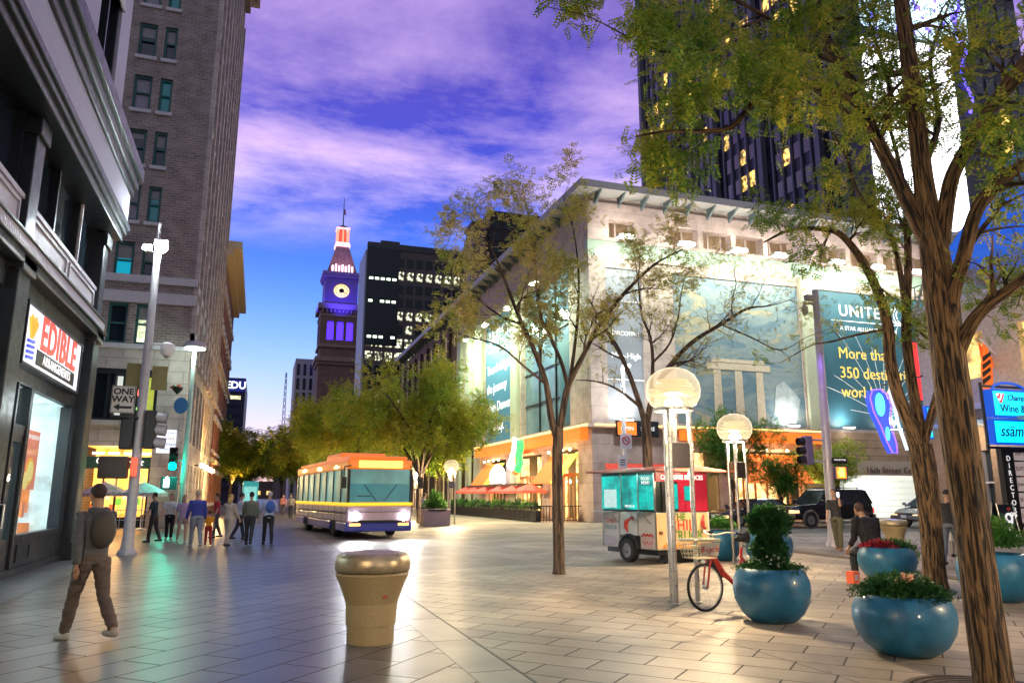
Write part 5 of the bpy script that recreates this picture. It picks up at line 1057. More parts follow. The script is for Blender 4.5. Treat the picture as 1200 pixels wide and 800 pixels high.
q = MB(); a, b = P_(1138, 395), P_(1138, 416); q.tube(a, b, .09, n=6); q.tube(P_(1130, 402), P_(1146, 402), .06, n=5); q.build('hanger', mat('lit_cream_bar', (.6, .5, .3), .5, emit=(1, .8, .4), es=.6), t)
# directory board and sandwich board
yd = 20.6; a = onY(1170, 528, yd); b = onY(1184, 528, yd); zt_d = a[2]
t = thing('directory_board', 'tall black directory board with DIRECTORY down its post and pale listing panels', 'sign', (a[0], yd, 0), world=True)
q = MB(); q.box(a[0], b[0], yd-.1, yd+.1, .004, zt_d+.1); q.box(b[0], XR, yd-.06, yd+.1, zt_d-.05, zt_d+.1); q.box(b[0], XR, yd-.06, yd+.1, .5, .62); q.build('frame', BLACKP, t)
for k, ch in enumerate('DIRECTORY'): text(ch, .27, WLET, t, ((a[0]+b[0])/2, yd-.115, zt_d-.28-k*.265), (1, 0, 0), (0, 0, 1), .005)
q = MB(); rr = random.Random(4)
for k in range(5): q.box(b[0]+.03, XR-.03, yd-.04, yd, .66+k*.56, 1.16+k*.56, m=0)
q.build('panel', mat('panel_pinkish', (.5, .42, .4), .5, var=.1, emit=(1, .8, .75), es=.12), t)
for k, s_ in enumerate(('16th Champa', 'SUITE', 'Jewel', 'SHOE', 'Level 2')): text(s_, .2, mat('brown_letters', (.12, .07, .04)), t, (b[0]+.1, yd-.05, 3.15-k*.56), (1, 0, 0), (0, 0, 1), .003, align='LEFT')
p = gnd(1180, 637)
t = thing('sandwich_board', 'black sandwich board with a big white 9 standing before the directory', 'sign', (p[0], p[1], 0), R(0))
q = MB(); tl = R(8)
for s in (-1, 1):
    A = ((1, 0, 0), (0, math.cos(tl*s), math.sin(tl*s)), (0, -math.sin(tl*s), math.cos(tl*s))); q.rbox((0, -s*.17, .68), (.74, .03, 1.3), ((1, 0, 0), (0, math.cos(tl), -s*math.sin(tl)*-1), (0, s*math.sin(tl), math.cos(tl))))
q.build('panel', mat('board_navy', (.01, .014, .035), .4), t)
q = MB()
for x in (-.37, .37): q.tube((x, -.30, .0), (x, -.08, 1.36), .025, n=6); q.tube((x, .30, .0), (x, .08, 1.36), .025, n=6)
q.build('frame', STEEL, t)
nrm = Vector((0, math.sin(R(9)), math.cos(R(9))))
text('9', .85, WLET, t, (-.08, -.245, .72), (1, 0, 0), nrm, .006, shear=.15); text('99', .3, WLET, t, (.2, -.215, .95), (1, 0, 0), nrm, .006, shear=.15); text('SPECIAL TODAY', .07, WLET, t, (0, -.3, .28), (1, 0, 0), nrm, .004)
q = MB(); q.ball((.05, -.19, 1.17), (.1, .02, .06)); q.build('emblem', mat('board_red', (.6, .08, .05), .5), t)
q = MB(); q.box(-.37, .37, -.28, .28, .02, .1); q.build('foot_tray', mat('copper_tray', (.5, .25, .15), .4), t)

# ------------------------------------------------------------------ vehicles
TYRE = mat('tyre_rubber', (.02, .02, .02), .8); RIM = mat('alloy_rim', (.45, .45, .46), .3, metal=.9); CHR = mat('chrome', (.7, .7, .7), .15, metal=1., var=0)
HEADL = mat('headlight_lens', (.6, .5, .35), .15, var=0, emit=(1, .6, .25), es=.8); TAILL = mat('tail_lens', (.4, .02, .02), .2, var=0, emit=(1, .05, .03), es=.6); CARG = mat('car_glass', (.02, .025, .03), .06, var=0, spec=.9)
def wheel(parent, x, y, r, w=.24, hub=True, name='wheel', axis='y'):
    e = thing(name, None, None, (x, y, r)); e.parent = parent; s = 1 if y > 0 else -1
    q = MB(); q.lathe([(r*.62, -w/2), (r*.93, -w/2), (r, -w*.3), (r, w*.3), (r*.93, w/2), (r*.62, w/2), (r*.62, -w/2)], 28, (0, 0, 0), axis='y'); q.build('tyre', TYRE, e, smooth=True, auto=40)
    q = MB(); q.lathe([(r*.63, -w*.42), (r*.56, -w*.36), (r*.52, 0), (r*.56, w*.36), (r*.63, w*.42)], 24, (0, 0, 0), axis='y')
    for k in range(6):
        a = k*math.pi/3; q.rbox((r*.32*math.cos(a), s*w*.34, r*.32*math.sin(a)), (r*.56, .03, r*.14), ((math.cos(a), 0, math.sin(a)), (0, 1, 0), (-math.sin(a), 0, math.cos(a))))
    q.lathe([(r*.13, -w*.4), (r*.13, w*.4)], 12, (0, 0, 0), axis='y'); q.lathe([(r*.5, -.01), (r*.5, .01)], 20, (0, 0, 0), axis='y'); q.build('rim', RIM, e)
    return e
def car(name, label, cat, loc, rz, Ln, Wd, Ht, body, zsh, st, gh, rw, wx, light_m=None, roofrack=False, cladding=None):
    """local +x is forward. st: stations (x, zbottom, zshoulder) along the body; gh: greenhouse (x_rear_base, x_rear_top, x_front_top, x_front_base)"""
    t = thing(name, label, cat, loc, rz); h = Wd/2
    q = MB(); vs = []; n = 10
    for x, zb, zs, nar in st:
        hw = h-nar
        ring = [(-hw*.86, zb), (-hw*.97, zb+.08), (-hw, zb+(zs-zb)*.45), (-hw*.985, zb+(zs-zb)*.75), (-hw*.9, zs), (hw*.9, zs), (hw*.985, zb+(zs-zb)*.75), (hw, zb+(zs-zb)*.45), (hw*.97, zb+.08), (hw*.86, zb)]
        vs += [(x, y, z) for y, z in ring]
    fs = [(i*n+j, i*n+(j+1) % n, (i+1)*n+(j+1) % n, (i+1)*n+j) for i in range(len(st)-1) for j in range(n)]+[tuple(range(n)), tuple((len(st)-1)*n+j for j in reversed(range(n)))]
    q.add(vs, fs); b = q.build('body', body, t, smooth=True, auto=38, bevel=.03)
    xr0, xr1, xf1, xf0 = gh; zt = Ht; a_, b_ = h*.89, h*.70
    q = MB(); q.add([(xr0, -a_, zsh-.02), (xr0, a_, zsh-.02), (xf0, a_, zsh-.02), (xf0, -a_, zsh-.02), (xr1, -b_, zt-.05), (xr1, b_, zt-.05), (xf1, b_, zt-.05), (xf1, -b_, zt-.05)], [(0, 3, 2, 1), (4, 5, 6, 7), (0, 1, 5, 4), (1, 2, 6, 5), (2, 3, 7, 6), (3, 0, 4, 7)]); q.build('window_glass', CARG, t)
    q = MB(); q.add([(xr1-.04, -b_-.02, zt-.06), (xr1-.04, b_+.02, zt-.06), (xf1+.04, b_+.02, zt-.06), (xf1+.04, -b_-.02, zt-.06), (xr1+.1, -b_+.06, zt), (xr1+.1, b_-.06, zt), (xf1-.12, b_-.06, zt), (xf1-.12, -b_+.06, zt)], [(0, 3, 2, 1), (4, 5, 6, 7), (0, 1, 5, 4), (1, 2, 6, 5), (2, 3, 7, 6), (3, 0, 4, 7)]); q.build('roof', body, t, bevel=.02)
    q = MB(); nP = 4 if Ht > 1.6 else 3
    for s in (-1, 1):
        for k in range(nP+1):
            f = k/nP; xb = xr0+(xf0-xr0)*f; xt = xr1+(xf1-xr1)*f; q.cut().path([(xb, s*(a_+.004), zsh-.02), (xt, s*(b_+.012), zt-.05)], .035 if 0 < k < nP else .05, 6)
    q.build_each('pillar', body, t)
    for x in wx:
        for s in (-1, 1):
            wheel(t, x, s*(h-.12), rw)
    q = MB()
    for x in wx:
        for s in (-1, 1): q.cut().path([(x+(rw+.07)*math.cos(a), s*(h-.02), rw+(rw+.07)*math.sin(a)) for a in np.linspace(-.25, math.pi+.25, 14)], .05, 6)
        for s in (-1, 1): q.cut().lathe([(rw+.06, -.02), (rw+.06, .05)], 24, (x, s*(h-.07), rw), axis='y')
    q.build_each('wheel_arch', cladding or BLACKP, t)
    xf = st[-1][0]; xr = st[0][0]; zl = st[-1][2]-.17
    for s in (-1, 1):
        q = MB(); q.cbox((xf-.02, s*h*.70, zl), (.12, h*.38, .17)); q.cbox((xf-.16, s*(h*.915), zl), (.28, .06, .15)); q.build('headlight', light_m or HEADL, t, bevel=.03)
        q = MB(); q.cbox((xr+.03, s*h*.78, zl+.05), (.1, h*.25, .25)); q.build('tail_light', TAILL, t, bevel=.02)
        q = MB(); q.ball((xf0-.15, s*(h+.1), zsh+.12), (.09, .13, .09), 10); q.build('wing_mirror', body, t, smooth=True)
        q = MB()
        for k in range(2): q.cbox((xr0+(xf0-xr0)*(.35+.33*k), s*(h-.005), zsh-.16), (.18, .04, .035))
        q.build('door_handle', CHR if cladding else body, t)
    q = MB(); q.cbox((xf+.005, 0, zl-.02), (.08, h*.92, .22), m=0)
    for k in range(4): q.cbox((xf+.05, 0, zl-.1+k*.055), (.02, h*.86, .014), m=1)
    q.build('grille', [BLACKP, CHR], t)
    q = MB(); q.cbox((xf+.02, 0, st[-1][1]+.1), (.16, Wd*.93, .2)); q.cbox((xr-.02, 0, st[0][1]+.1), (.16, Wd*.93, .2)); q.build('bumper', cladding or body, t, bevel=.04)
    q = MB(); q.cbox((xf+.11, 0, st[-1][1]+.14), (.02, .34, .15)); q.build('number_plate', WHITEP, t)
    if roofrack:
        q = MB()
        for s in (-1, 1): q.tube((xr1+.3, s*b_*.9, zt+.07), (xf1-.4, s*b_*.9, zt+.07), .025, n=6)
        for k in range(3): q.tube((xr1+.5+k*.8, -b_*.9, zt+.07), (xr1+.5+k*.8, b_*.9, zt+.07), .02, n=5)
        for s in (-1, 1):
            for k in range(3): q.tube((xr1+.4+k*.9, s*b_*.9, zt-.02), (xr1+.4+k*.9, s*b_*.9, zt+.07), .02, n=5)
        q.build('roof_rack', BLACKP, t)
    return t
CARB = mat('black_car_paint', (.010, .011, .014), .18, var=0, coat=.8); CARG2 = mat('charcoal_car_paint', (.022, .020, .022), .2, var=0, coat=.8); CARS = mat('silver_car_paint', (.42, .43, .46), .25, metal=.6, var=0, coat=.6)
car('parked_suv', 'dark four wheel drive with tan trim and pale wheel arches on the side street', 'car', (28.6, 33.3, 0), R(180), 5.2, 2.0, 1.95, CARB, 1.22,
    [(-2.55, .48, 1.0, .2), (-2.45, .42, 1.22, .06), (-1.2, .40, 1.24, 0), (.7, .40, 1.24, 0), (1.15, .40, 1.2, 0), (2.2, .42, 1.12, .05), (2.5, .46, 1.04, .16), (2.56, .5, .98, .22)], (-2.45, -2.2, .35, 1.05), .40, (-1.6, 1.62), roofrack=True, cladding=mat('tan_cladding', (.20, .16, .12), .5))
car('black_sedan', 'shiny black sedan parked left of the dark four wheel drive', 'car', (26.1, 35.9, 0), R(180), 4.9, 1.86, 1.46, CARG2, .95,
    [(-2.4, .42, .82, .25), (-2.3, .32, .98, .08), (-1.3, .28, .98, 0), (.6, .28, .97, 0), (1.1, .28, .95, 0), (2.0, .30, .84, .06), (2.38, .36, .74, .2), (2.45, .4, .68, .3)], (-1.95, -1.1, .2, 1.15), .34, (-1.45, 1.5))
car('silver_minivan', 'silver minivan passing behind the seated man with lit orange side lamps', 'car', (34.6, 31.3, 0), R(180), 5.0, 1.95, 1.75, CARS, 1.08,
    [(-2.5, .42, .95, .2), (-2.42, .32, 1.1, .06), (-1.3, .30, 1.1, 0), (.8, .30, 1.09, 0), (1.3, .30, 1.04, 0), (2.1, .32, .92, .06), (2.45, .38, .82, .2), (2.52, .42, .76, .28)], (-2.4, -2.1, .5, 1.55), .34, (-1.5, 1.6))
# ------------------------------------------------------------------ shuttle bus
def bus(label, loc, rz):
    t = thing('shuttle_bus', label, 'bus', loc, rz); Lb, h, H = 12.2, 1.28, 3.15   # forward = -y
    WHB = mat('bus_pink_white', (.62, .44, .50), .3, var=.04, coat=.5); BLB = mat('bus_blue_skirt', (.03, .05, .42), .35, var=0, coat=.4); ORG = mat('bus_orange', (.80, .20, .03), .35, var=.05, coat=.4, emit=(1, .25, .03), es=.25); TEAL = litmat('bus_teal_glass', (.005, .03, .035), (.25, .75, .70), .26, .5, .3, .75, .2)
    q = MB()
    q.box(-h, h, 0, Lb, .95, 1.25); q.box(-h, h, -.02, .12, .62, 1.25)
    q.box(-h, h, .1, Lb, .62, .95); q.build('body', WHB, t, bevel=.06)
    q = MB()
    for a, b in ((0, 1.9), (3.1, 8.3), (9.5, Lb)): q.box(-h-.01, h+.01, a, b, .28, .62)
    q.build('skirt', BLB, t, bevel=.04)
    q = MB(); q.box(-h, h, .05, Lb, 2.62, 3.0); q.box(-h+.12, h-.12, .3, Lb-.2, 3.0, H); q.box(-h+.3, h-.3, 3, 6, H, H+.25); q.build('roof', ORG, t, bevel=.08, seg=3)
    q = MB(); q.box(-h-.02, h+.02, -.03, Lb+.01, 1.25, 1.36); q.build('light_trail_stripe', mat('light_trail_yellow', (.8, .45, .02), .4, emit=(1, .55, .02), es=.6), t)  # glowing yellow band added where an amber light trail ran
    q = MB(); q.box(-h+.03, h-.03, .06, Lb-.05, 1.36, 2.62); q.build('window_band', TEAL, t)
    q = MB()
    for s in (-1, 1):
        for k in range(8): y = 1.2+k*1.5; q.box(s*h-.03 if s > 0 else -h-.005, s*h+.005 if s > 0 else -h+.03, y, y+.12, 1.36, 2.62)
    q.box(-h, -h+.1, 0, .12, 1.36, 2.62); q.box(h-.1, h, 0, .12, 1.36, 2.62); q.build('pillar', BLACKP, t)
    q = MB(); q.add([(-h+.12, -.02, 1.42), (h-.12, -.02, 1.42), (h-.12, .1, 2.4), (-h+.12, .1, 2.4), (-h+.12, .05, 1.42), (h-.12, .05, 1.42), (h-.12, .14, 2.4), (-h+.12, .14, 2.4)], [(0, 1, 2, 3), (7, 6, 5, 4), (0, 4, 5, 1), (1, 5, 6, 2), (2, 6, 7, 3), (3, 7, 4, 0)]); q.build('windscreen', litmat('bus_windscreen', (.005, .03, .035), (.12, .62, .66), .22, .5, .25, .8, .3), t)
    q = MB(); q.ball((-.62, .16, 1.75), (.13, .05, .17)); q.box(-.9, -.35, .0, .09, 1.42, 1.62); q.build('driver_seat', BLACKP, t)
    q = MB()
    for k in range(9): q.box(-h-.012, -h-.004, .9+k*1.25, .93+k*1.25, .66, 1.22); q.box(h+.004, h+.012, .9+k*1.25, .93+k*1.25, .66, 1.22)
    q.box(-h-.012, -h-.004, .2, Lb-.2, .93, .96); q.box(-1.1, 1.1, -.034, -.024, 1.0, 1.02); q.build('panel_seams', BLACKP, t)
    q = MB(); q.box(-.85, .85, -.06, .06, 2.68, 2.95); q.build('destination_sign', glow('amber_sign', (1, .42, .06), 2.2), t)
    for s in (-1, 1):
        q = MB(); q.lathe([(.17, -.1), (.17, .02), (.1, .05)], 18, (s*.95, -.02, .84), axis='y'); q.v = [(x, -.04-(y+.02), z) for x, y, z in q.v]; q.build('headlight', glow('headlight_white', (.9, .93, 1), 34), t)
        q = MB(); q.box(s*.95-.2, s*.95+.2, -.05, 0, .5, .58); q.build('turn_signal', glow('amber_signal', (1, .4, .05), 4), t)
        q = MB(); q.path([(s*(h-.1), -.02, 2.75), (s*(h+.2), -.3, 2.7), (s*(h+.22), -.32, 2.3)], .025, 6); q.cbox((s*(h+.22), -.32, 2.1), (.2, .1, .42)); q.build('wing_mirror', BLACKP, t)
        q = MB(); q.path([(s*.15, -.05, 1.42), (s*.65, -.03, 2.05)], .015, 4); q.build('wiper', BLACKP, t)
        for y in (2.5, 8.9):
            e = wheel(t, 0, s*.1, .46, .28); e.location = (s*(h-.16), y, .46); e.rotation_euler = (0, 0, R(-90) if s > 0 else R(-90))
    q = MB(); q.box(-1.05, 1.05, -.06, -.02, .62, .7); q.build('bumper', BLACKP, t)
    q = MB(); q.box(h+.004, h+.03, .35, 1.15, .5, 2.5); q.box(h+.004, h+.03, 5.2, 6.2, .5, 2.5); q.build('door', mat('bus_door', (.06, .08, .1), .2), t)
    for s in (-1, 1): light('SPOT', (s*.95, -.25, .84), 500, (.93, .95, 1), .06, (s*.95, -10, .1), 75, .7, parent=t)
    return t
bus('shuttle bus with orange roof, teal windscreen and blazing white headlights turning onto the street', (4.55, 29.6, 0), R(6))
# ------------------------------------------------------------------ globe lamps (three steel legs, glass mushroom globe)
GLOBE = glassmat('globe_glass', (1, .95, .88), .16, .15, (1, .78, .45), .75)
def globe_lamp(label, loc, power=420, rz=0.):
    t = thing('globe_lamp', label, 'street lamp', loc, rz, 'three legged globe lamps')
    for k in range(3):
        a = R(90+120*k); x, y = .24*math.cos(a), .24*math.sin(a); q = MB(); q.tube((x, y, .02), (x, y, 2.95), .038, n=12); q.lathe([(.07, 0), (.07, .02), (.045, .03)], 14, (x, y, 0)); q.build('leg', STEEL, t, smooth=True, auto=40)
    q = MB(); q.add([(.27*math.cos(R(90+120*k)), .27*math.sin(R(90+120*k)), z) for z in (2.05, 2.45) for k in range(3)], [(2, 1, 0), (3, 4, 5), (0, 1, 4, 3), (1, 2, 5, 4), (2, 0, 3, 5)]); q.build('ballast_box', mat('polished_panel', (.35, .3, .25), .2, metal=.9, var=0), t, bevel=.01)
    q = MB(); q.tube((0, 0, 2.45), (0, 0, 2.98), .035, n=8); q.lathe([(.29, 2.95), (.32, 2.96), (.32, 3.0), (.27, 3.02), (.26, 2.98), (.29, 2.95)], 24); q.build('collar', STEEL, t, smooth=True, auto=40)
    q = MB(); q.lathe([(.26, 3.0), (.36, 3.06), (.425, 3.18), (.44, 3.30), (.42, 3.42), (.35, 3.54), (.24, 3.62), (.12, 3.66), (0.001, 3.67)], 36); q.build('globe', GLOBE, t, smooth=True)
    q = MB(); q.lathe([(.28, 3.28), (.2, 3.32), (.02, 3.33)], 24, m=0); q.lathe([(.27, 3.42), (.2, 3.46), (.02, 3.47)], 24, m=0); [q.lathe([(.40-.05*k, 3.22+.075*k), (.41-.05*k, 3.23+.075*k), (.40-.05*k, 3.24+.075*k)], 30, m=0) for k in range(4)]; q.build('louvre', mat('louvre_metal', (.7, .6, .45), .3, metal=.7, var=0, emit=(1, .75, .4), es=.2), t, smooth=True)
    q = MB(); q.ball((0, 0, 3.08), (.15, .15, .10)); q.build('bulb', glow('globe_bulb', (1, .82, .5), 22), t, smooth=True)
    light('POINT', (0, 0, 2.86), power, (1, .76, .45), .12, parent=t)
    return t
globe_lamp('nearest globe lamp, large, standing beside the red bicycle', (6.33, 10.62, 0), 700, R(8))
globe_lamp('second globe lamp, behind the clipped shrub planter', (11.45, 16.3, 0), 850, R(20))
globe_lamp('far globe lamp beside the pink planter right of the bus', (*gnd(528, 614)[:2], 0), 1900)
globe_lamp('far globe lamp behind the leaning man', (*gnd(487, 609)[:2], 0), 1900)
globe_lamp('small distant globe lamp right of the bus roof', (9.2, 58, 0), 1500)
globe_lamp('smallest distant globe lamp beside the bus, farthest down the street', (8.2, 66, 0), 1500)
# unseen globe lamps added beside and behind the viewer to light the foreground
globe_lamp('added globe lamp out of view beside the viewer, past the blue planters', (10.9, 3.0, 0), 800)
globe_lamp('added globe lamp out of view behind the viewer', (4.6, -2.6, 0), 650)
globe_lamp('added globe lamp out of view on the corner shop side, lighting the foreground', (-2.3, 1.6, 0), 900)

# ------------------------------------------------------------------ street poles and signals
pL = gnd(147, 652); xl_, yl_ = -3.32, 23.9; yl_ = 23.9
def zt_(px, py, x, y): return dep(px, py, x*_h[0]+y*_h[1])[2]
t = thing('signal_pole', 'tall grey traffic pole with starry white lamp on top in front of the brick block', 'street lamp', (xl_, yl_, 0))
ztop = zt_(173, 283, xl_, yl_)
q = MB(); q.path([(0, 0, 0), (0, 0, .5), (.02, 0, ztop)], [.2, .15, .10], 16); q.lathe([(.26, 0), (.26, .08), (.19, .16)], 16); q.build('pole', POLE, t, smooth=True, auto=40)
q = MB(); q.cbox((.12, -.12, ztop-.1), (.4, .25, .2)); q.cbox((-.25, -.05, ztop-.25), (.25, .2, .2)); q.tube((0, 0, ztop), (0, 0, ztop+.6), .05, n=8); q.build('lamp_head', POLE, t, bevel=.04)
q = MB(); q.ball((.14, -.2, ztop-.28), (.17, .14, .12)); q.ball((-.3, -.2, ztop-.28), (.09, .08, .08)); q.build('bulb', glow('cool_bulb', (.85, 1, .98), 90), t, smooth=True)
light('POINT', (.14, -.35, ztop-.3), 220, (.82, .95, 1), .15, parent=t)
zz = lambda py, px=148: zt_(px, py, xl_, yl_)
def sighead(mb, x, y, z, hw=.2, hh=1.05, dx=0, dy=-1):
    pass
t2 = thing('traffic_signal', 'black traffic signal seen side on, left of the grey pole', 'traffic light', (xl_-.28, yl_, zz(503))); q = MB(); q.cbox((-.02, 0, 0), (.34, .36, 1.15)); q.cbox((.2, 0, .4), (.3, .08, .08)); q.cbox((.2, 0, -.4), (.3, .08, .08)); q.build('housing', BLACKP, t2, bevel=.03)
q = MB()
for k in range(3): q.path([(-.02, .18, .36-.36*k), (-.02, .36, .34-.36*k)], [.15, .15], 12, cap=False)
q.build('visor', BLACKP, t2)
t2 = thing('traffic_signal', 'traffic signal with pale visors on the right side of the grey pole', 'traffic light', (xl_+.3, yl_-.05, zz(503))); q = MB(); q.cbox((0, 0, 0), (.30, .3, 1.1)); q.build('housing', BLACKP, t2, bevel=.03)
q = MB()
for k in range(3): q.path([(.12, 0, .36-.36*k), (.42, 0, .33-.36*k)], [.15, .155], 14, cap=False)
q.build('visor', POLE, t2)
t2 = thing('one_way_sign', 'white ONE WAY sign with a black left arrow on the grey pole', 'sign', (xl_-.45, yl_-.3, zz(470, 138)))
q = MB(); q.cbox((0, 0, 0), (.62, .02, .78), m=0); q.build('plate', mat('sign_plate_white', (.6, .58, .55), .5, var=.05), t2, bevel=.004)
BLK = mat('black_print', (.01, .01, .01), .5, var=0)
text('ONE', .25, BLK, t2, (0, -.016, .22), (1, 0, 0), (0, 0, 1), .003, bold=.008); text('WAY', .25, BLK, t2, (0, -.016, 0), (1, 0, 0), (0, 0, 1), .003, bold=.008)
q = MB(); q.prism([(-.24, -.22), (-.08, -.12), (-.08, -.19), (.24, -.19), (.24, -.26), (-.08, -.26), (-.08, -.32)], lambda u, v: (u, -.02, v), lambda u, v: (u, -.012, v)); q.box(-.3, .3, -.014, -.011, .365, .38); q.box(-.3, .3, -.014, -.011, -.38, -.365); q.box(-.3, -.285, -.014, -.011, -.365, .365); q.box(.285, .3, -.014, -.011, -.365, .365); q.build('arrow', BLK, t2)
q = MB(); q.tube((-.3, .05, -.5), (.5, .25, -.5), .06, n=8); q.build('bracket', BLACKP, t2)
t2 = thing('traffic_sign', 'bare metal back of a sign panel fixed across the grey pole', 'sign', (xl_+.05, yl_+.15, zz(440))); q = MB(); q.cbox((-.35, .1, 0), (.45, .02, .78)); q.cbox((.32, .1, -.02), (.42, .02, .72)); q.build('plate', mat('sign_back', (.20, .18, .08), .45, metal=.5), t2)
t2 = thing('pedestrian_signal', 'dark pedestrian signal box with a red lit edge low on the grey pole', 'pedestrian signal', (xl_-.2, yl_-.25, zz(548, 135))); q = MB(); q.cbox((-.32, 0, 0), (.75, .3, .62)); q.build('housing', mat('signal_brown', (.07, .055, .045), .6), t2, bevel=.04); q = MB(); q.cbox((.2, -.04, .02), (.14, .3, .52)); q.build('red_lens', mat('red_lens', (.4, .05, .03), .4, emit=(1, .12, .06), es=.6), t2, bevel=.03)
t2 = thing('security_camera', 'white dome security camera on a short arm of the grey pole', 'camera', (xl_+.55, yl_-.1, zz(411, 175))); q = MB(); q.ball((0, 0, 0), .17); q.lathe([(.2, .05), (.2, .2), (.1, .26)], 16); q.build('dome', WHITEP, t2, smooth=True, auto=50); q = MB(); q.tube((0, 0, .2), (-.5, .1, .22), .03, n=6); q.ball((0, 0, -.1), (.1, .1, .1)); q.build('bracket', POLE, t2)
# second pale green pole with green traffic light at the brick corner
p = gnd(203, 616); px_, py_ = -3.5, 41.2
D2 = lambda x, y: zt_(x, y, px_, py_)
t = thing('corner_lamp_pole', 'pale green lamp pole with flat lamp head at the stone corner', 'street lamp', (px_, py_, 0))
q = MB(); q.path([(0, 0, 0), (0, 0, D2(221, 408))], [.16, .10], 14); q.lathe([(.25, 0), (.25, .1), (.17, .2)], 14); q.build('pole', POLEG, t, smooth=True, auto=40)
q = MB(); q.lathe([(.55, 0), (.6, .1), (.45, .3), (.1, .36)], 20, (0, 0, D2(221, 408))); q.build('lamp_head', POLE, t, smooth=True, auto=40); q = MB(); q.lathe([(.5, -.05), (.5, 0)], 18, (0, 0, D2(221, 408))); q.build('lens', glow('mint_lens', (.7, 1, .85), 6), t)
light('POINT', (0, -.2, D2(221, 412)-.3), 160, (.75, 1, .85), .3, parent=t)
gx, gz = onY(202, 546, 40.9)[0], onY(202, 546, 40.9)[2]
t = thing('green_traffic_light', 'traffic light glowing bright green on the pale pole at the stone corner', 'traffic light', (gx, 40.9, gz)); q = MB(); q.cbox((0, .2, .36), (.4, .3, 1.15)); q.build('housing', BLACKP, t, bevel=.03)
q = MB(); q.lathe([(.17, -.02), (.17, .05)], 20, (0, 0, 0), axis='y'); q.build('green_lens', glow('signal_green', (.0, 1, .62), 45), t)
q = MB(); q.path([(0, .05, .36), (0, -.2, .38)], .17, 14, cap=False); q.path([(0, .05, .72), (0, -.2, .74)], .17, 14, cap=False); q.path([(0, .05, 0), (0, -.2, .02)], .17, 14, cap=False); q.build('visor', BLACKP, t)
q = MB(); q.tube((.2, .2, .3), (px_-gx, .3, .3), .05, n=6); q.build('bracket', POLE, t)
light('POINT', (0, -.4, 0), 45, (0, 1, .62), .15, parent=t)
gx, gz = onY(195, 566, 40.9)[0], onY(195, 566, 40.9)[2]
t = thing('pedestrian_signal', 'pedestrian signal showing a white walking figure under the green light', 'pedestrian signal', (gx, 40.9, gz)); q = MB(); q.cbox((.1, .1, 0), (.75, .3, .62)); q.build('housing', mat('teal_housing', (.02, .12, .12), .5), t, bevel=.03); q = MB(); q.cbox((0, -.07, 0), (.26, .03, .4)); q.ball((.02, -.07, .25), (.08, .03, .08)); q.build('walk_symbol', glow('walk_white', (.85, .9, 1), 2.5), t)
q = MB(); q.tube((.45, .15, 0), (px_-gx, .3, 0), .05, n=6); q.build('bracket', POLE, t)
for nm_, lb_, a_, sz in (('hanging_flowers', 'small dark hanging basket with reddish flowers on the pale pole', (208, 455), .3), ('blue_round_sign', 'blue round sign on the pale green pole', (212, 475), .3)):
    xx, zz_ = onY(*a_, 41)[0], onY(*a_, 41)[2]; t = thing(nm_, lb_, 'sign' if 'sign' in nm_ else 'basket', (xx, 41, zz_))
    q = MB()
    if 'sign' in nm_: q.lathe([(.42, -.02), (.42, .02)], 20, (0, 0, 0), axis='y', sx=.8); q.build('plate', mat('sign_blue', (.05, .2, .45), .4), t); q = MB(); q.tube((.2, .1, 0), (px_-xx, .2, 0), .03, n=6); q.build('bracket', POLE, t)
    else: q.lathe([(.02, -.3), (.22, -.1), (.28, .05)], 12); q.build('basket', BLACKP, t); q = MB(); [q.ball((rng.normal(0, .14), rng.normal(0, .12), .08+rng.normal(0, .07)), .08, 6, m=k % 2) for k in range(12)]; q.tube((0, .1, -.2), (px_-xx, .2, -.2), .03, n=6, m=2); q.build('flowers', [mat('flower_red', (.5, .08, .06), .6), mat('basket_leaf', (.05, .12, .03), .6), POLE], t)
# right tall pole
rx, ry = 17.94, 20.5; zr = lambda x, y: zt_(x, y, rx, ry)
t = thing('violet_lit_pole', 'tall leaning steel pole lit violet standing in front of the banners', 'street lamp', (rx, ry, 0))
q = MB(); top = dep(955, 340, rx*_h[0]+ry*_h[1]); q.path([(0, 0, 0), (top[0]-rx, top[1]-ry, top[2])], [.17, .11], 16); q.lathe([(.24, 0), (.24, .1), (.18, .2)], 14); q.build('pole', POLE, t, smooth=True, auto=40)
q = MB(); q.tube((top[0]-rx, top[1]-ry, top[2]-.5), (top[0]-rx-.55, top[1]-ry, top[2]-.5), .05, n=6); q.ball((top[0]-rx-.5, top[1]-ry, top[2]-.75), (.12, .12, .2)); q.cbox((top[0]-rx-.25, top[1]-ry, top[2]-.3), (.35, .2, .18)); q.build('camera_arm', mat('arm_grey', (.35, .33, .33), .5), t)
light('SPOT', (rx-1.0, ry-1.2, 7.2), 170, (.3, .12, 1), .2, (rx, ry, 4.6), 60)
t = thing('pedestrian_signal', 'pedestrian signal with a glowing orange hand on the violet pole', 'pedestrian signal', (rx+.3, ry-.25, zr(984, 554))); q = MB(); q.cbox((.02, .1, 0), (.46, .3, .42)); q.build('housing', mat('housing_violetgrey', (.12, .1, .2), .5), t, bevel=.03)
q = MB(); q.cbox((-.03, -.07, -.05), (.2, .03, .16)); [q.cbox((-.1+k*.048, -.07, .09), (.034, .03, .14)) for k in range(4)]; q.cbox((-.15, -.07, .0), (.035, .03, .1)); q.build('hand_symbol', glow('hand_orange', (1, .30, .03), 6), t)
q = MB(); q.cbox((-.03, -.06, 0), (.38, .02, .36)); q.build('orange_lens', mat('orange_lens', (.5, .12, .02), .4, emit=(1, .25, .02), es=1.1), t)
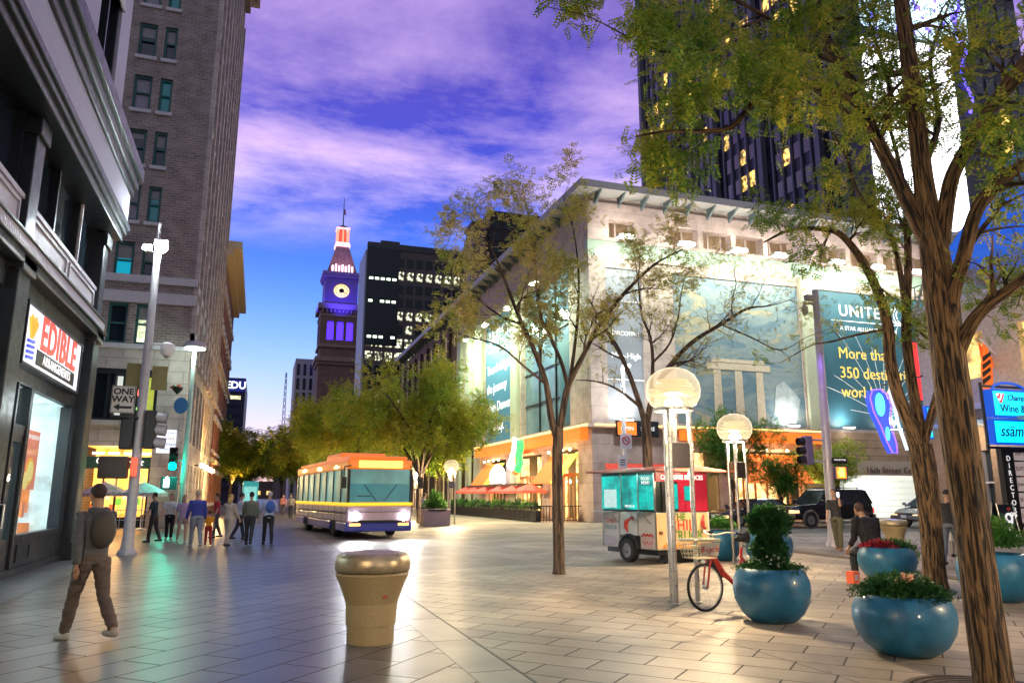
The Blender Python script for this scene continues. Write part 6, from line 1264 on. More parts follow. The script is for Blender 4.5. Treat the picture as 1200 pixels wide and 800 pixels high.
t = thing('street_name_sign', 'small dark street sign above the orange hand signal', 'sign', (rx+.25, ry-.3, zr(984, 540))); q = MB(); q.cbox((0, 0, 0), (.62, .02, .2)); q.build('plate', BLACKP, t); text('PUSH BUTTON', .07, WLET, t, (0, -.015, .03), (1, 0, 0), (0, 0, 1), .003)
q = MB(); q.tube((-.25, .02, 0), (-.25, .3, 0), .02, n=5); q.build('bracket', POLE, t)
t = thing('traffic_signal', 'traffic signal seen from its violet lit back, left of the tall violet pole', 'traffic light', (rx-.75, ry, zr(953, 528))); q = MB(); q.cbox((0, 0, 0), (.28, .26, .95)); q.build('housing', mat('housing_violetgrey', (.12, .1, .2)), t, bevel=.04)
q = MB(); q.tube((.1, 0, -.35), (.7, 0, -.35), .04, n=6); q.tube((.1, 0, .35), (.7, 0, .35), .04, n=6); q.build('bracket', POLE, t); q = MB(); [q.path([(-.14, 0, .3-.3*k), (-.36, .02, .28-.3*k)], .13, 12, cap=False) for k in range(3)]; q.build('visor', BLACKP, t)
# white slim lamp pole near the stone corner
wx_, wy_ = onY(733, 560, 38.5)[0], 38.5; zw = lambda y, x=732: onY(x, y, 38.5)[2]
t = thing('white_lamp_pole', 'slim white lamp pole with a glowing head in front of the grey banner', 'street lamp', (wx_, wy_, 0)); q = MB(); q.path([(0, 0, 0), (0, 0, zw(434))], [.14, .10], 12); q.build('pole', WHITEP, t, smooth=True)
q = MB(); q.path([(0, 0, zw(434)), (.12, 0, zw(428)), (.5, 0, zw(428))], .11, 8); q.build('lamp_head', glow('cool_bulb2', (.9, 1, 1), 5), t); light('POINT', (.4, -.5, zw(432)), 450, (.9, 1, 1), .2, parent=t)
t2 = thing('no_parking_sign', 'white square no parking sign on the slim white pole', 'sign', (wx_, wy_-.2, zw(517))); q = MB(); q.cbox((0, 0, 0), (.7, .02, .85)); q.build('plate', WHITEP, t2); q = MB(); q.path([(.22*math.cos(a), -.02, .05+.22*math.sin(a)) for a in np.linspace(0, 6.28, 17)], .03, 5); q.tube((-.15, -.02, .2), (.15, -.02, -.1), .03, n=5); q.build('symbol', mat('sign_red_paint', (.5, .03, .03), .5), t2)
t2 = thing('notice_sign', 'small white notice sign low on the slim white pole', 'sign', (wx_-.25, wy_-.2, zw(541))); q = MB(); q.cbox((0, 0, 0), (.55, .02, .7), m=0); [q.cbox((0, -.015, .1-.13*k), (.3, .01, .05), m=1) for k in range(3)]; q.build('plate', [WHITEP, BLK], t2)
# totem
p = gnd(293, 592); t = thing('information_totem', 'teal street information totem behind the crowd', 'totem', (-.45, 62., 0)); q = MB(); q.cbox((0, 0, 1.35), (1.15, .3, 2.7)); q.build('cabinet', mat('totem_teal', (.03, .22, .25), .4, var=.15, emit=(.02, .4, .45), es=.25), t, bevel=.04); q = MB(); q.cbox((0, -.17, 1.75), (.95, .04, 1.1), m=0); q.cbox((0, -.17, .75), (.9, .04, .4), m=1); q.build('panel', [mat('totem_panel', (.1, .3, .3), .4, var=.5, scale=4, emit=(.3, .9, .9), es=.3), WHITEP], t)

# ------------------------------------------------------------------ litter bins (stone urns)
URN = mat('exposed_aggregate', (.40, .31, .16), .62, var=.22, scale=70, bump=.25); LID = mat('brass_lid', (.46, .38, .24), .33, metal=.55, var=.22, scale=9)
def urn(label, loc, s=1.):
    t = thing('litter_bin', label, 'litter bin', loc, 0, None); t.scale = (s, s, s)
    q = MB(); q.lathe([(.255, 0), (.262, .03), (.258, .18), (.262, .30), (.285, .42), (.33, .54), (.37, .64), (.405, .715), (.418, .745), (.405, .765), (.30, .765), (.28, .2), (0, .2)], 56); q.build('bowl', URN, t, smooth=True, auto=50)
    q = MB(); q.lathe([(.40, .772), (.425, .79), (.43, .84), (.425, .90), (.41, .945), (.375, .975), (.335, .985), (.31, .975), (0, .965)], 56); q.build('lid', LID, t, smooth=True, auto=50)
    return t
p = gnd(432, 757); u_ = urn('large tan stone litter bin with brass lid alone in the foreground', (p[0]+.05, p[1]+.25, 0))
q = MB(); q.rbox((.0, 0, 0), (.05, .01, .03), ((.9, 0, .4), (0, 1, 0), (-.4, 0, .9))); s_ = q.build('sticker', mat('sticker_red', (.4, .08, .06), .5), u_); s_.location = (.10, -.325, .52); 
urn('smaller tan litter bin with brass lid behind the seated man', (*gnd(1050, 644)[:2], 0), .92)

def pg(px, py, off):
    g = gnd(px, py); d = np.array([g[0], g[1]]); d = d/np.linalg.norm(d); return (g[0]+d[0]*off, g[1]+d[1]*off, 0)
# ------------------------------------------------------------------ blue bowl planters
def planter(label, loc, r=.55, h=.72, rough=.35, dark=False):
    t = thing('bowl_planter', label, 'planter', loc, 0, 'round blue bowl planters')
    m = mat('planter_blue_glaze', (.014, .13, .25), .40, var=.28, scale=5, bump=.06, coat=.35)
    k = r/.55; q = MB(); q.lathe([(.28*k, 0), (.34*k, .03), (.44*k, .12*h/.72), (.525*k, .27*h/.72), (.555*k, .42*h/.72), (.545*k, .55*h/.72), (.50*k, .66*h/.72), (.455*k, .715*h/.72), (.44*k, .72*h/.72), (.425*k, .705*h/.72), (.43*k, .6*h/.72), (0, .6*h/.72)], 64); q.build('bowl', m, t, smooth=True, auto=60)
    q = MB(); q.lathe([(.43*k, .62*h/.72), (.2*k, .66*h/.72), (0.001, .67*h/.72)], 24); q.build('soil', mat('soil', (.04, .028, .018), .9, var=.4, scale=30), t)
    return t
FL_R = leafmat('flowers_red', [(.25, .02, .03), (.4, .03, .06), (.12, .02, .02)], .2, 5); FL_P = leafmat('flowers_peach', [(.7, .35, .2), (.75, .5, .35)], .2, 5); FL_W = leafmat('flowers_white', [(.7, .7, .62), (.6, .62, .5)], .2, 5)
t = planter('blue bowl planter with a tiered clipped shrub, beside the bicycle', pg(907, 732, .3), .49, .68)
shrub_leaves('ground_cover', (0, 0, .65), (.42, .42, .11), 1800, LEAFD, t, .06, .026); shrub_leaves('lower_shrub', (.02, 0, .88), (.22, .22, .26), 3000, LEAFD, t, .06, .034, .5, 0); shrub_leaves('top_shrub', (.02, 0, 1.27), (.26, .26, .20), 5000, LEAFD, t, .055, .030, .6, 0); shrub_leaves('blossom', (0, 0, .72), (.36, .36, .2), 90, FL_W, t, .04, .02)
q = MB(); q.tube((0, 0, .6), (.02, 0, 1.2), .03, n=8); q.build('stem', BARK2, t)
t = planter('large blue bowl planter with trailing green leaves and peach flowers, nearest', pg(1064, 772, .3), .50, .60)
shrub_leaves('foliage', (0, 0, .57), (.45, .45, .22), 5000, LEAFD, t, .06, .028, .3); shrub_leaves('blossom', (-.10, -.18, .76), (.10, .08, .05), 90, FL_P, t, .05, .025, 0)
t = planter('blue bowl planter with red flowers in front of the seated man', pg(1042, 682, .3), .53, .64)
shrub_leaves('foliage', (.1, 0, .62), (.44, .44, .14), 2200, LEAFD, t, .06, .028, .3); shrub_leaves('red_flowers', (-.18, 0, .64), (.30, .36, .13), 1200, FL_R, t, .06, .03, .3); shrub_leaves('trailing_ivy', (.44, -.1, .48), (.13, .25, .26), 900, LEAFE, t, .06, .028, .3, 0)
t = planter('blue bowl planter with leafy bush at the right edge behind the near trunk', pg(1172, 706, .3), .56, .72); shrub_leaves('foliage', (0, 0, .85), (.45, .45, .42), 2600, LEAFE, t, .08, .035, .3)
t = planter('blue bowl planter half hidden behind the clipped shrub planter', pg(903, 664, .3), .54, .76); shrub_leaves('foliage', (0, 0, .8), (.46, .46, .20), 1800, LEAFD, t, .06, .03, .3); shrub_leaves('red_flowers', (.3, 0, .85), (.15, .3, .1), 300, FL_R, t, .05, .03, .2)
t = planter('blue bowl planter behind the bicycle basket near the kiosk', pg(846, 657, .3), .52, .74); shrub_leaves('foliage', (0, 0, .8), (.44, .44, .28), 1800, LEAFE, t, .07, .03, .3)
# pink rectangular planters
for px, lab in ((512, 'pale pink box planter with a leafy bush beside the leaning man'), (456, 'pale pink box planter just right of the bus')):
    p = gnd(px, 616); t = thing('box_planter', lab, 'planter', (p[0], p[1]+.5, 0)); q = MB(); q.box(-.72, .72, -.5, .5, 0, .78, m=0); q.box(-.76, .76, -.54, .54, .78, .9, m=0); q.box(-.5, .5, -.56, -.545, .8, .88, m=1); q.build('box', [mat('pink_granite', (.48, .36, .36), .6, var=.15, scale=20), TRIMB], t, bevel=.02)
    shrub_leaves('bush', (0, 0, .95), (.62, .45, 1.0 if px > 500 else .6), 1800, LEAFE, t, .14, .06, .3)

# ------------------------------------------------------------------ food kiosk trailer
kc = Vector((9.2, 16.45, 0)); ax = math.atan2(.215, .977)
t = thing('food_kiosk', 'teal windowed food kiosk trailer on a small wheel with painted white panels', 'food kiosk', (*kc[:2], 0), ax)
KW, KL = 1.78, 2.15    # local: x along the front face (right), y along the left side (away)
TEALK = mat('kiosk_teal', (.01, .22, .22), .3, var=.12, coat=.3, emit=(0, .5, .5), es=.05); WHK = mat('kiosk_white', (.62, .60, .60), .4, var=.08, scale=3); CRK = mat('kiosk_peach', (.75, .50, .26), .4, var=.06); REDK = mat('kiosk_dark_red', (.28, .012, .03), .35, var=.1, emit=(.6, .01, .04), es=.18); KGL = litmat('kiosk_teal_glass', (.0, .12, .12), (.0, .75, .66), .5, 2.2, .35, .65, .08)
q = MB(); q.box(.02, KW, .02, KL, .33, 1.22, m=0); q.build('lower_body', [WHK], t, bevel=.015)
q = MB(); q.box(0.03, KW-.01, 0.03, KL-.01, 1.22, 2.2, m=0); q.build('upper_body', mat('kiosk_dark', (.02, .03, .03), .4), t)
q = MB(); q.box(.0, KW-.08, -.004, .02, .36, 1.2); q.build('front_panel', CRK, t)
# left side (x=0 plane): panels and glass
q = MB(); 
for a, b in ((.06, .62), (.66, 1.28), (1.32, 2.1)): q.box(0.0, .025, a, b, 1.28, 2.12, m=0)
for y in (.03, .63, 1.29, 2.1): q.box(-.015, .03, y, y+.035, 1.24, 2.16, m=1)
q.box(-.012, .03, .06, .62, 1.86, 2.12, m=2); q.build('side_glass', [KGL, STEEL, TEALK], t)
q = MB(); q.box(-.02, .0, 1.5, 2.0, 1.32, 1.78); q.build('price_sheet', mat('price_sheet_white', (.5, .6, .6), .5, var=.2, scale=14, emit=(.7, 1, 1), es=.2), t)
for s_, z in (('FOOD', 2.03), ('MENU', 1.93)): text(s_, .11, WLET, t, (-.022, .34, z), (0, -1, 0), (0, 0, 1), .003)
text('720 555 16', .085, WLET, t, (-.012, .98, 1.36), (0, -1, 0), (0, 0, 1), .003)
q = MB(); 
for y in (.04, .7, 1.42, 2.1): q.box(-.012, .012, y-.012, y+.012, .35, 1.2, m=0)
q.build('side_rails', STEEL, t)
q = MB(); q.box(-.30, .0, .1, .75, 1.2, 1.23); q.box(-.30, .0, 1.35, 2.25, 1.2, 1.23); 
for y in (.2, .65, 1.45, 2.1): q.tube((-.28, y, 1.2), (-.01, y, .95), .014, n=5)
q.build('counter_shelf', STEEL, t)
# painted decorations
RP = mat('paint_red', (.6, .06, .05), .5, var=.1); GP = mat('paint_green', (.10, .22, .04), .5, var=.1); OP = mat('paint_orange', (.8, .30, .04), .5, var=.1); BP = mat('paint_bluegrey', (.2, .35, .42), .5, var=.1)
q = MB(); q.path([(-.012, 1.0, 1.05), (-.012, 1.12, .98), (-.012, 1.16, .84), (-.012, 1.08, .72)], [.02, .06, .05, .01], 8, m=0); q.path([(-.012, 1.0, 1.05), (-.012, .9, 1.1), (-.012, .86, 1.02)], [.015, .03, .015], 6, m=0)
for k in range(7): q.ball((-.01, .16+.06*k, .66+.03*(k % 2)), (.012, .035, .035), 6, m=0)
q.prism([(.15, .36), (.5, .36), (.56, .62), (.1, .62)], lambda u, v: (-.008, u, v), lambda u, v: (-.002, u, v), m=1)
for k in range(5): q.ball((-.012, .2+.07*k, .5-.03*(k % 2)), (.01, .02, .03), 6, m=0)
q.prism([(1.55, .42), (2.05, .36), (2.0, .62), (1.6, .6)], lambda u, v: (-.008, u, v), lambda u, v: (-.002, u, v), m=2)
q.build('painted_chillies', [RP, mat('cup_pale', (.6, .45, .45), .5), mat('bag_lilac', (.45, .4, .5), .5)], t)
text('CHILI', .16, RP, t, (-.004, 1.77, .98), (0, -1, 0), (0, 0, 1), .003); text('TRUCK', .16, BP, t, (-.004, 1.77, .82), (0, -1, 0), (0, 0, 1), .003)
# front face letters
text('CATERING SERVICES', .155, WLET, t, (KW/2-.02, -.02, 2.06), (1, 0, 0), (0, 0, 1), .004, bold=.003)
q = MB(); q.box(0.02, KW-.06, -.01, .03, 1.96, 2.18, m=0); q.box(.2, .34, -.01, .03, 1.24, 1.95, m=1); q.box(1.3, KW-.06, -.01, .03, 1.24, 1.95, m=0) ; q.box(.36, .72, -.005, .03, 1.3, 1.9, m=2); q.box(.95, 1.25, -.008, .03, 1.5, 1.85, m=2)
q.box(.74, .93, -.01, .03, 1.24, 1.95, m=0); q.box(.95, 1.25, -.01, .03, 1.24, 1.49, m=0); q.box(.95, 1.25, -.01, .03, 1.86, 1.95, m=0); q.build('front_upper_panel', [REDK, BLACKP, KGL], t)
text('THE', .24, GP, t, (.72, -.012, 1.10), (1, 0, 0), (0, 0, 1), .003, bold=.005); text('CHILI', .36, RP, t, (.85, -.012, .90), (1, 0, 0), (0, 0, 1), .003, bold=.006, space=1.1); text('TRUCK', .33, GP, t, (1.0, -.012, .65), (1, 0, 0), (0, 0, 1), .003, bold=.006)
q = MB(); q.path([(1.55, -.012, 1.16), (1.5, -.012, 1.0), (1.52, -.012, .86), (1.64, -.012, .8)], [.02, .06, .055, .01], 8, m=0)
for k in range(26): q.ball((.22+k*.062, -.008, .42+.05*math.sin(k*1.9)), (.05, .012, .045), 6, m=1 + (k % 2))
q.ball((.12, -.008, .74), (.07, .01, .05), 8, m=3); q.build('painted_food', [RP, OP, mat('paint_amber', (.8, .42, .08), .5), mat('paint_brown', (.2, .08, .03), .5)], t)
q = MB(); q.prism([(-.35, 2.2), (KW+.3, 2.2), (KW+.3, 2.24), (KW*.5, 2.36), (-.35, 2.24)], lambda u, v: (u, -.38, v), lambda u, v: (u, KL+.2, v)); q.build('roof', mat('kiosk_roof_red', (.40, .10, .07), .5), t, bevel=.01)
q = MB(); q.box(-.1, KW+.05, 1.7, 1.9, 2.36, 2.38)
w1 = wheel(t, 0, .1, .29, .2, name='wheel'); w1.location = (-.06, .98, .29); w1.rotation_euler = (0, 0, R(90))
q = MB(); q.path([(-.07, .98+.36*math.cos(a), .29+.36*math.sin(a)) for a in np.linspace(.1, math.pi-.1, 12)], .05, 6, ell=None); q.cbox((-.0, .98, .5), (.1, .7, .3)); q.build('mudguard', BLACKP, t)
q = MB(); q.box(.1, KW-.05, .1, KL-.1, .2, .33); q.tube((KW-.1, .2, .25), (KW+.5, .3, .25), .04, n=6); q.box(.5, KW-.1, .3, .5, .0, .2); q.box(.3, .36, .1, .16, 0, .2); q.build('chassis', BLACKP, t)
light('POINT', (kc.x-.9, kc.y+.9, 2.15), 8, (.35, 1, .9), .2); light('POINT', (kc.x+.8, kc.y-.6, 2.1), 18, (1, .8, .5), .15)
q = MB(); q.ball((.95, -.22, 2.14), .045, 8); q.build('bulb', glow('warm_small_bulb', (1, .85, .5), 30), t)

# ------------------------------------------------------------------ bicycle
def bicycle(label, loc, rz):
    t = thing('bicycle', label, 'bicycle', loc, rz); r = .33; RB = mat('bike_red', (.50, .03, .02), .3, var=.05, coat=.5); W = 1.08   # front wheel at origin, rear at +x
    for nm, x, st in (('front_wheel', 0, R(0)), ('rear_wheel', W, 0)):
        e = thing(nm, None, None, (x, 0, r)); e.parent = t
        q = MB(); n = 40; q.path([(r*.965*math.cos(a), 0, r*.965*math.sin(a)) for a in np.linspace(0, 2*math.pi, n+1)], .019, 8, cap=False); q.build('tyre', TYRE, e, smooth=True)
        q = MB(); q.path([(r*.90*math.cos(a), 0, r*.90*math.sin(a)) for a in np.linspace(0, 2*math.pi, n+1)], .010, 6, cap=False); q.build('rim', STEEL, e, smooth=True)
        q = MB(); q.lathe([(.03, -.04), (.03, .04)], 12, (0, 0, 0), axis='y')
        for k in range(24): a = k*math.pi/12; q.tube((.03*math.cos(a+.4), (-1)**k*.03, .03*math.sin(a+.4)), (r*.9*math.cos(a), 0, r*.9*math.sin(a)), .0016, n=3)
        q.build('spokes', STEEL, e)
    q = MB()
    for s in (-1, 1): q.path([(0, s*.05, r), (.06, s*.052, r+.30), (.115, s*.04, r+.42)], .014, 8); q.path([(W, s*.05, r), (.62, s*.03, r-.04)], .013, 6); q.path([(W, s*.05, r), (.72, s*.02, .72)], .011, 6)
    q.path([(.105, 0, r+.40), (.175, 0, .98)], .022, 8); q.path([(.13, 0, .84), (.35, 0, .52), (.62, 0, .30)], [.034, .034, .034], 10); q.path([(.62, 0, .28), (.74, 0, .86)], .02, 8); q.path([(.12, .0, .78), (.3, 0, .50), (.6, 0, .34)], .02, 8); q.build('frame', RB, t, smooth=True, auto=60)
    q = MB()
    for nmx, x0 in (('f', 0), ('r', W)): q.path([(x0+(r+.035)*math.cos(a), 0, r+(r+.035)*math.sin(a)) for a in np.linspace(R(15 if x0 else 20), R(165 if x0 else 80), 12)], .028, 8, ell=(1, .5))
    q.build('mudguard', BLACKP, t, smooth=True)
    q = MB(); q.path([(.175, 0, .98), (.19, 0, 1.06)], .015, 6); q.path([(.40, -.30, 1.08), (.24, -.24, 1.10), (.17, -.1, 1.06), (.17, .1, 1.06), (.24, .24, 1.10), (.40, .30, 1.08)], .012, 8); q.build('handlebar', mat('bar_cream', (.6, .55, .4), .35), t, smooth=True)
    for s in (-1, 1): q = MB(); q.tube((.36, s*.285, 1.085), (.47, s*.315, 1.07), .017, n=8); q.build('grip', BLACKP, t)
    q = MB(); cr_ = mat('basket_cream', (.66, .60, .42), .4)
    xs0, xs1, hw = -.30, .13, .21
    for k, (z, g) in enumerate(((.74, .78), (.80, .83), (.86, .88), (.92, .93), (.985, 1.0), (1.0, 1.0))):
        q.path([((xs0+xs1)/2+g*(xs1-xs0)/2*cx_, g*hw*sy_, z) for cx_, sy_ in ((-1, -.8), (-.9, -1), (1, -1), (1, 1), (-.9, 1), (-1, .8), (-1, -.8))], .007 if z < .98 else .012, 5)
    for k in range(9):
        f = -1+k/4; 
        for s in (-1, 1): q.tube(((xs0+xs1)/2+f*.78*(xs1-xs0)/2, s*.78*hw, .74), ((xs0+xs1)/2+f*(xs1-xs0)/2, s*hw, 1.0), .005, n=4)
    for k in range(6):
        f = -1+k/2.5; q.tube((xs0+.05, f*.78*hw, .74), (xs0, f*hw, 1.0), .005, n=4); q.tube((xs1-.05, f*.78*hw, .74), (xs1, f*hw, 1.0), .005, n=4); q.tube((xs0+.05, f*.78*hw, .74), (xs1-.05, f*.78*hw, .74), .005, n=4)
    q.build('basket', cr_, t)
    q = MB(); q.quad((xs0+.08, -hw*.93-.012, .78), (xs1-.04, -hw*.93-.012, .78), (xs1-.01, -hw-.008, .96), (xs0+.05, -hw-.008, .96)); bp_ = q.build('basket_panel', mat('basket_sign', (.6, .55, .45), .5), t, fixn=False)
    text('B-cycle', .12, mat('paint_red', (.6, .06, .05)), t, (-.08, -hw*.97-.02, .87), (1, 0, 0), (0, 0, 1), .002, shear=.3)
    q = MB(); q.path([(.62, 0, .98), (.74, 0, 1.0), (.88, 0, 1.01)], [.03, .06, .1], 8, ell=(.5, 1)); q.build('saddle', BLACKP, t, smooth=True); q = MB(); q.tube((.735, 0, .84), (.76, 0, .98), .013, n=6); q.build('seat_post', STEEL, t)
    q = MB(); q.lathe([(.09, -.06), (.09, -.05)], 20, (.62, 0, .29), axis='y'); q.tube((.62, -.08, .29), (.5, -.09, .17), .01, n=5); q.tube((.62, .08, .29), (.74, .09, .41), .01, n=5); q.cbox((.5, -.13, .17), (.09, .1, .02)); q.cbox((.74, .13, .41), (.09, .1, .02)); q.build('crank', STEEL, t)
    q = MB(); q.ball((-.02, .0, .68), (.03, .03, .03), 8); q.build('front_lamp', WHITEP, t)
    return t
bicycle('red city bicycle with cream front basket leaning behind the shrub planter', (6.22, 9.78, 0), R(9))
# bottle
t = thing('bottle', 'small clear plastic bottle standing on the pavement by the corner shop', 'bottle', (*gnd(97, 652)[:2], 0)); q = MB(); q.lathe([(.05, 0), (.055, .05), (.05, .12), (.055, .2), (.045, .27), (.02, .32), (.02, .35)], 14); q.build('body', glassmat('bottle_plastic', (.8, .85, .9), .5, .1), t, smooth=True); q = MB(); q.lathe([(.022, .34), (.022, .38)], 10); q.build('cap', WHITEP, t); t.scale = (1.6, 1.6, 1.6)
# ------------------------------------------------------------------ restaurant terrace: umbrellas, hedge boxes, railing, far market tables
UMB = mat('umbrella_coral', (.62, .10, .07), .6, emit=(1, .12, .08), es=.12)
def umbrella(label, loc, grp, m=UMB, rr_=1.25, zc_=2.1):
    t = thing('parasol', label, 'parasol', loc, rng.uniform(0, 1), grp); q = MB(); q.lathe([(rr_, zc_), (rr_*.5, zc_+.3), (.05, zc_+.5)], 8); q.lathe([(rr_, zc_-.16), (rr_, zc_)], 8); q.build('canopy', m, t); q = MB(); q.tube((0, 0, 0), (0, 0, zc_+.6), .03, n=8); q.lathe([(.25, 0), (.25, .06), (.05, .1)], 12); q.build('pole', WHITEP, t); return t
lab = ['nearest the stone corner', 'second from the corner', 'third from the corner', 'fourth from the corner', 'fifth from the corner', 'farthest from the corner']
for i, y in enumerate((50.3, 53.2, 56.5, 60.5, 63.5, 66.5)): umbrella(f'coral red parasol on the restaurant terrace, {lab[i]}', (18.2, y, 0), 'coral parasols on the terrace', zc_=1.95)
RAIL = mat('railing_black', (.012, .012, .014), .5)
t = thing('terrace_railing', 'low black railing around the restaurant terrace', 'railing', (17, 45, 0), world=True); q = MB(); n_ = 90
q.box(16.5, 16.56, 44.6, 68, .95, 1.0); q.box(16.5, 16.56, 44.6, 68, .1, .14); q.box(16.56, 19.6, 44.55, 44.6, .95, 1.0); q.box(16.56, 19.6, 44.55, 44.6, .1, .14); q.build('rail', RAIL, t)
q = MB(); [q.box(16.51, 16.55, 44.6+k*.26, 44.64+k*.26, .02, .95) for k in range(n_)]; [q.box(16.6+k*.2, 16.63+k*.2, 44.56, 44.59, .02, .95) for k in range(15)]; q.build('balusters', RAIL, t)
q = MB(); q.box(16.62, 16.95, 44.8, 68, .02, .7); q.build('trough', BLACKP, t)
for i in range(14):
    y = 45.6+i*1.65; t = thing('terrace_bush', f'leafy bush in the terrace trough, {["first", "second", "third", "fourth", "fifth", "sixth", "seventh", "eighth", "ninth", "tenth", "eleventh", "twelfth", "thirteenth", "fourteenth"][i]} from the stone corner', 'bush', (16.8, y, .7), group='bushes along the terrace')
    shrub_leaves('foliage', (0, 0, .1), (.35, .7, .42+.12*(i % 3)), 420, LEAFE if i % 2 else LEAFD, t, .16, .08, .3); q = MB(); q.tube((0, 0, -.1), (0, 0, .3), .04, n=5); q.build('stem', BARK2, t)
# ------------------------------------------------------------------ people
def remeshed(mb, voxel, smooth=5, wrinkle=0.):
    o = mb.build('tmp', [], None, fixn=True); m = o.modifiers.new('r', 'REMESH'); m.mode = 'VOXEL'; m.voxel_size = voxel; s = o.modifiers.new('s', 'SMOOTH'); s.factor = .5; s.iterations = smooth
    dg = bpy.context.evaluated_depsgraph_get(); dg.update(); me = bpy.data.meshes.new_from_object(o.evaluated_get(dg)); old = o.data; bpy.data.objects.remove(o); bpy.data.meshes.remove(old)
    if wrinkle:
        from mathutils import noise
        for v in me.vertices:
            c = v.co; f = noise.noise(Vector((c.x*9, c.y*9, c.z*22)))+.6*noise.noise(Vector((c.x*20+5, c.y*20, c.z*34))); v.co = c+v.normal*(f*wrinkle)
    me.polygons.foreach_set('use_smooth', [True]*len(me.polygons)); return me
def addme(name, me, m, parent):
    me.materials.clear(); me.materials.append(m); o = bpy.data.objects.new(name, me); COL.objects.link(o); o.parent = parent; return o
SKINS = [mat('skin_light', (.50, .30, .22), .5, var=.05), mat('skin_tan', (.34, .19, .12), .5, var=.05), mat('skin_dark', (.14, .075, .05), .5, var=.05)]
def human(label, loc, face, h=1.75, legs=((10, 5), (-10, 12)), arms=((8, 8, 15), (-8, 8, 15)), lean=3., top=(.2, .2, .2), low=(.05, .05, .06), hair=(.04, .025, .015), skin=0, sleeve=.5, shorts=1., shoe=(.03, .03, .03), seat=None, near=False, longhair=False, cap=None, headdown=0., group=None, bulk=1., extra=None):
    k = h/1.75; T = thing('person', label, 'person', loc, R(face), group); V3 = Vector
    L_th, L_sh = .43*k, .42*k; fl = []; lowest = 9
    for s, (hf, kn) in zip((-1, 1), legs):
        H = V3((s*.095*k, 0, 0)); a = R(hf); K = H+V3((0, math.sin(a), -math.cos(a)))*L_th; b = a-R(kn); A = K+V3((0, math.sin(b), -math.cos(b)))*L_sh; fl.append((H, K, A)); lowest = min(lowest, A.z)
    pz = (-lowest+.075*k) if seat is None else seat
    P0 = V3((0, 0, pz)); fl = [tuple(p+P0 for p in l) for l in fl]
    l_ = R(lean); td = V3((0, math.sin(l_), math.cos(l_))); up = lambda d, y=0: P0+td*(d*k)+V3((0, y, 0))
    body = MB(); br_ = bulk*k
    tor = [(up(-.04), .135), (up(.04), .150), (up(.17), .135), (up(.30), .150), (up(.42), .160), (up(.50), .125), (up(.55), .06)]
    body.path([p for p, r in tor], [r*br_ for p, r in tor], 14, ell=(1, .66))
    nk = up(.53); hd = R(lean+headdown); hdv = V3((0, math.sin(hd), math.cos(hd))); hc = nk+hdv*(.19*k)+V3((0, .015, 0))
    body.path([nk-td*.04, nk+hdv*.12*k], [.058*k, .052*k], 10)
    body.ball(hc+V3((0, -.005, .02*k)), (.075*k, .092*k, .105*k), 14); body.ball(hc+V3((0, .03*k, -.055*k)), (.052*k, .055*k, .06*k), 12)
    body.path([hc+V3((0, .085*k, .01*k)), hc+V3((0, .108*k, -.028*k))], [.010*k, .016*k], 6)
    for s in (-1, 1): body.ball(hc+V3((s*.076*k, -.005, -.01)), (.012*k, .022*k, .032*k), 8)
    for (H, K, A) in fl:
        m_ = K.lerp(A, .3); body.path([H, H.lerp(K, .5), K, m_, A], [.088*br_, .075*br_, .052*k, .056*k, .036*k], 10); body.path([A+V3((0, -.05*k, -.035*k)), A+V3((0, .05*k, -.045*k)), A+V3((0, .16*k, -.055*k))], [.035*k, .036*k, .022*k], 8)
    hands = []; al = []
    for s, (af, ab, el) in zip((-1, 1), arms):
        S = up(.47)+V3((s*.185*br_, 0, 0)); a = R(af)-0*l_; c = R(ab); d = V3((s*math.sin(c), math.sin(a)*math.cos(c), -math.cos(a)*math.cos(c))); E_ = S+d*.29*k; a2 = a+R(el); d2 = V3((s*math.sin(c)*.3, math.sin(a2), -math.cos(a2))).normalized(); W_ = E_+d2*.25*k
        body.path([up(.46), S, S.lerp(E_, .5), E_, E_.lerp(W_, .35), W_], [.07*k, .058*br_, .048*k, .040*k, .040*k, .026*k], 10); al.append((S, E_, W_)); hands.append((W_, d2, s))
        body.ball(W_+d2*.05*k, (.034*k, .034*k, .042*k), 8)
    me = remeshed(body, (.011 if near else .018)*k); b_ = addme('body', me, SKINS[skin], T)
    # fingers join the same mesh
    fm = MB()
    for W_, d2, s in hands:
        side = V3((1, 0, 0)); side = (side-d2*side.dot(d2)).normalized(); nrm = d2.cross(side)*s
        base = W_+d2*.085*k
        for j in range(4):
            o_ = nrm*0+d2.cross(side)*((j-1.5)*.019*k); ln = (.062, .072, .066, .05)[j]*k; p0 = base+o_; p1 = p0+d2*ln*.5; p2 = p1+(d2*.85-side*s*.5)*ln*.5; fm.path([p0-d2*.03, p0, p1, p2], [.010*k, .010*k, .009*k, .007*k], 6)
        p0 = W_+d2*.035*k+d2.cross(side)*.03*k; fm.path([p0, p0+(d2*.6+d2.cross(side)*.7)*.04*k, p0+(d2*.95+d2.cross(side)*.4)*.075*k], [.013*k, .011*k, .008*k], 6)
    import bmesh
    bb = bmesh.new(); bb.from_mesh(me); t_ = bpy.data.meshes.new('t'); t_.from_pydata(fm.v, [], fm.f); bb.from_mesh(t_); bpy.data.meshes.remove(t_); [setattr(f, 'smooth', True) for f in bb.faces]; bb.to_mesh(me); bb.free()
    cl = lambda nm, c, **kw: mat(nm+'_%d_%d_%d' % tuple(int(x*200) for x in c), c, .8, var=.12, scale=12, bump=.15)
    sh = MB(); sh.path([up(-.06)]+[p for p, r in tor[1:-1]]+[up(.545)], [(.155)*br_]+[(r+.014)*br_ for p, r in tor[1:-1]]+[.075*k], 14, ell=(1, .68))
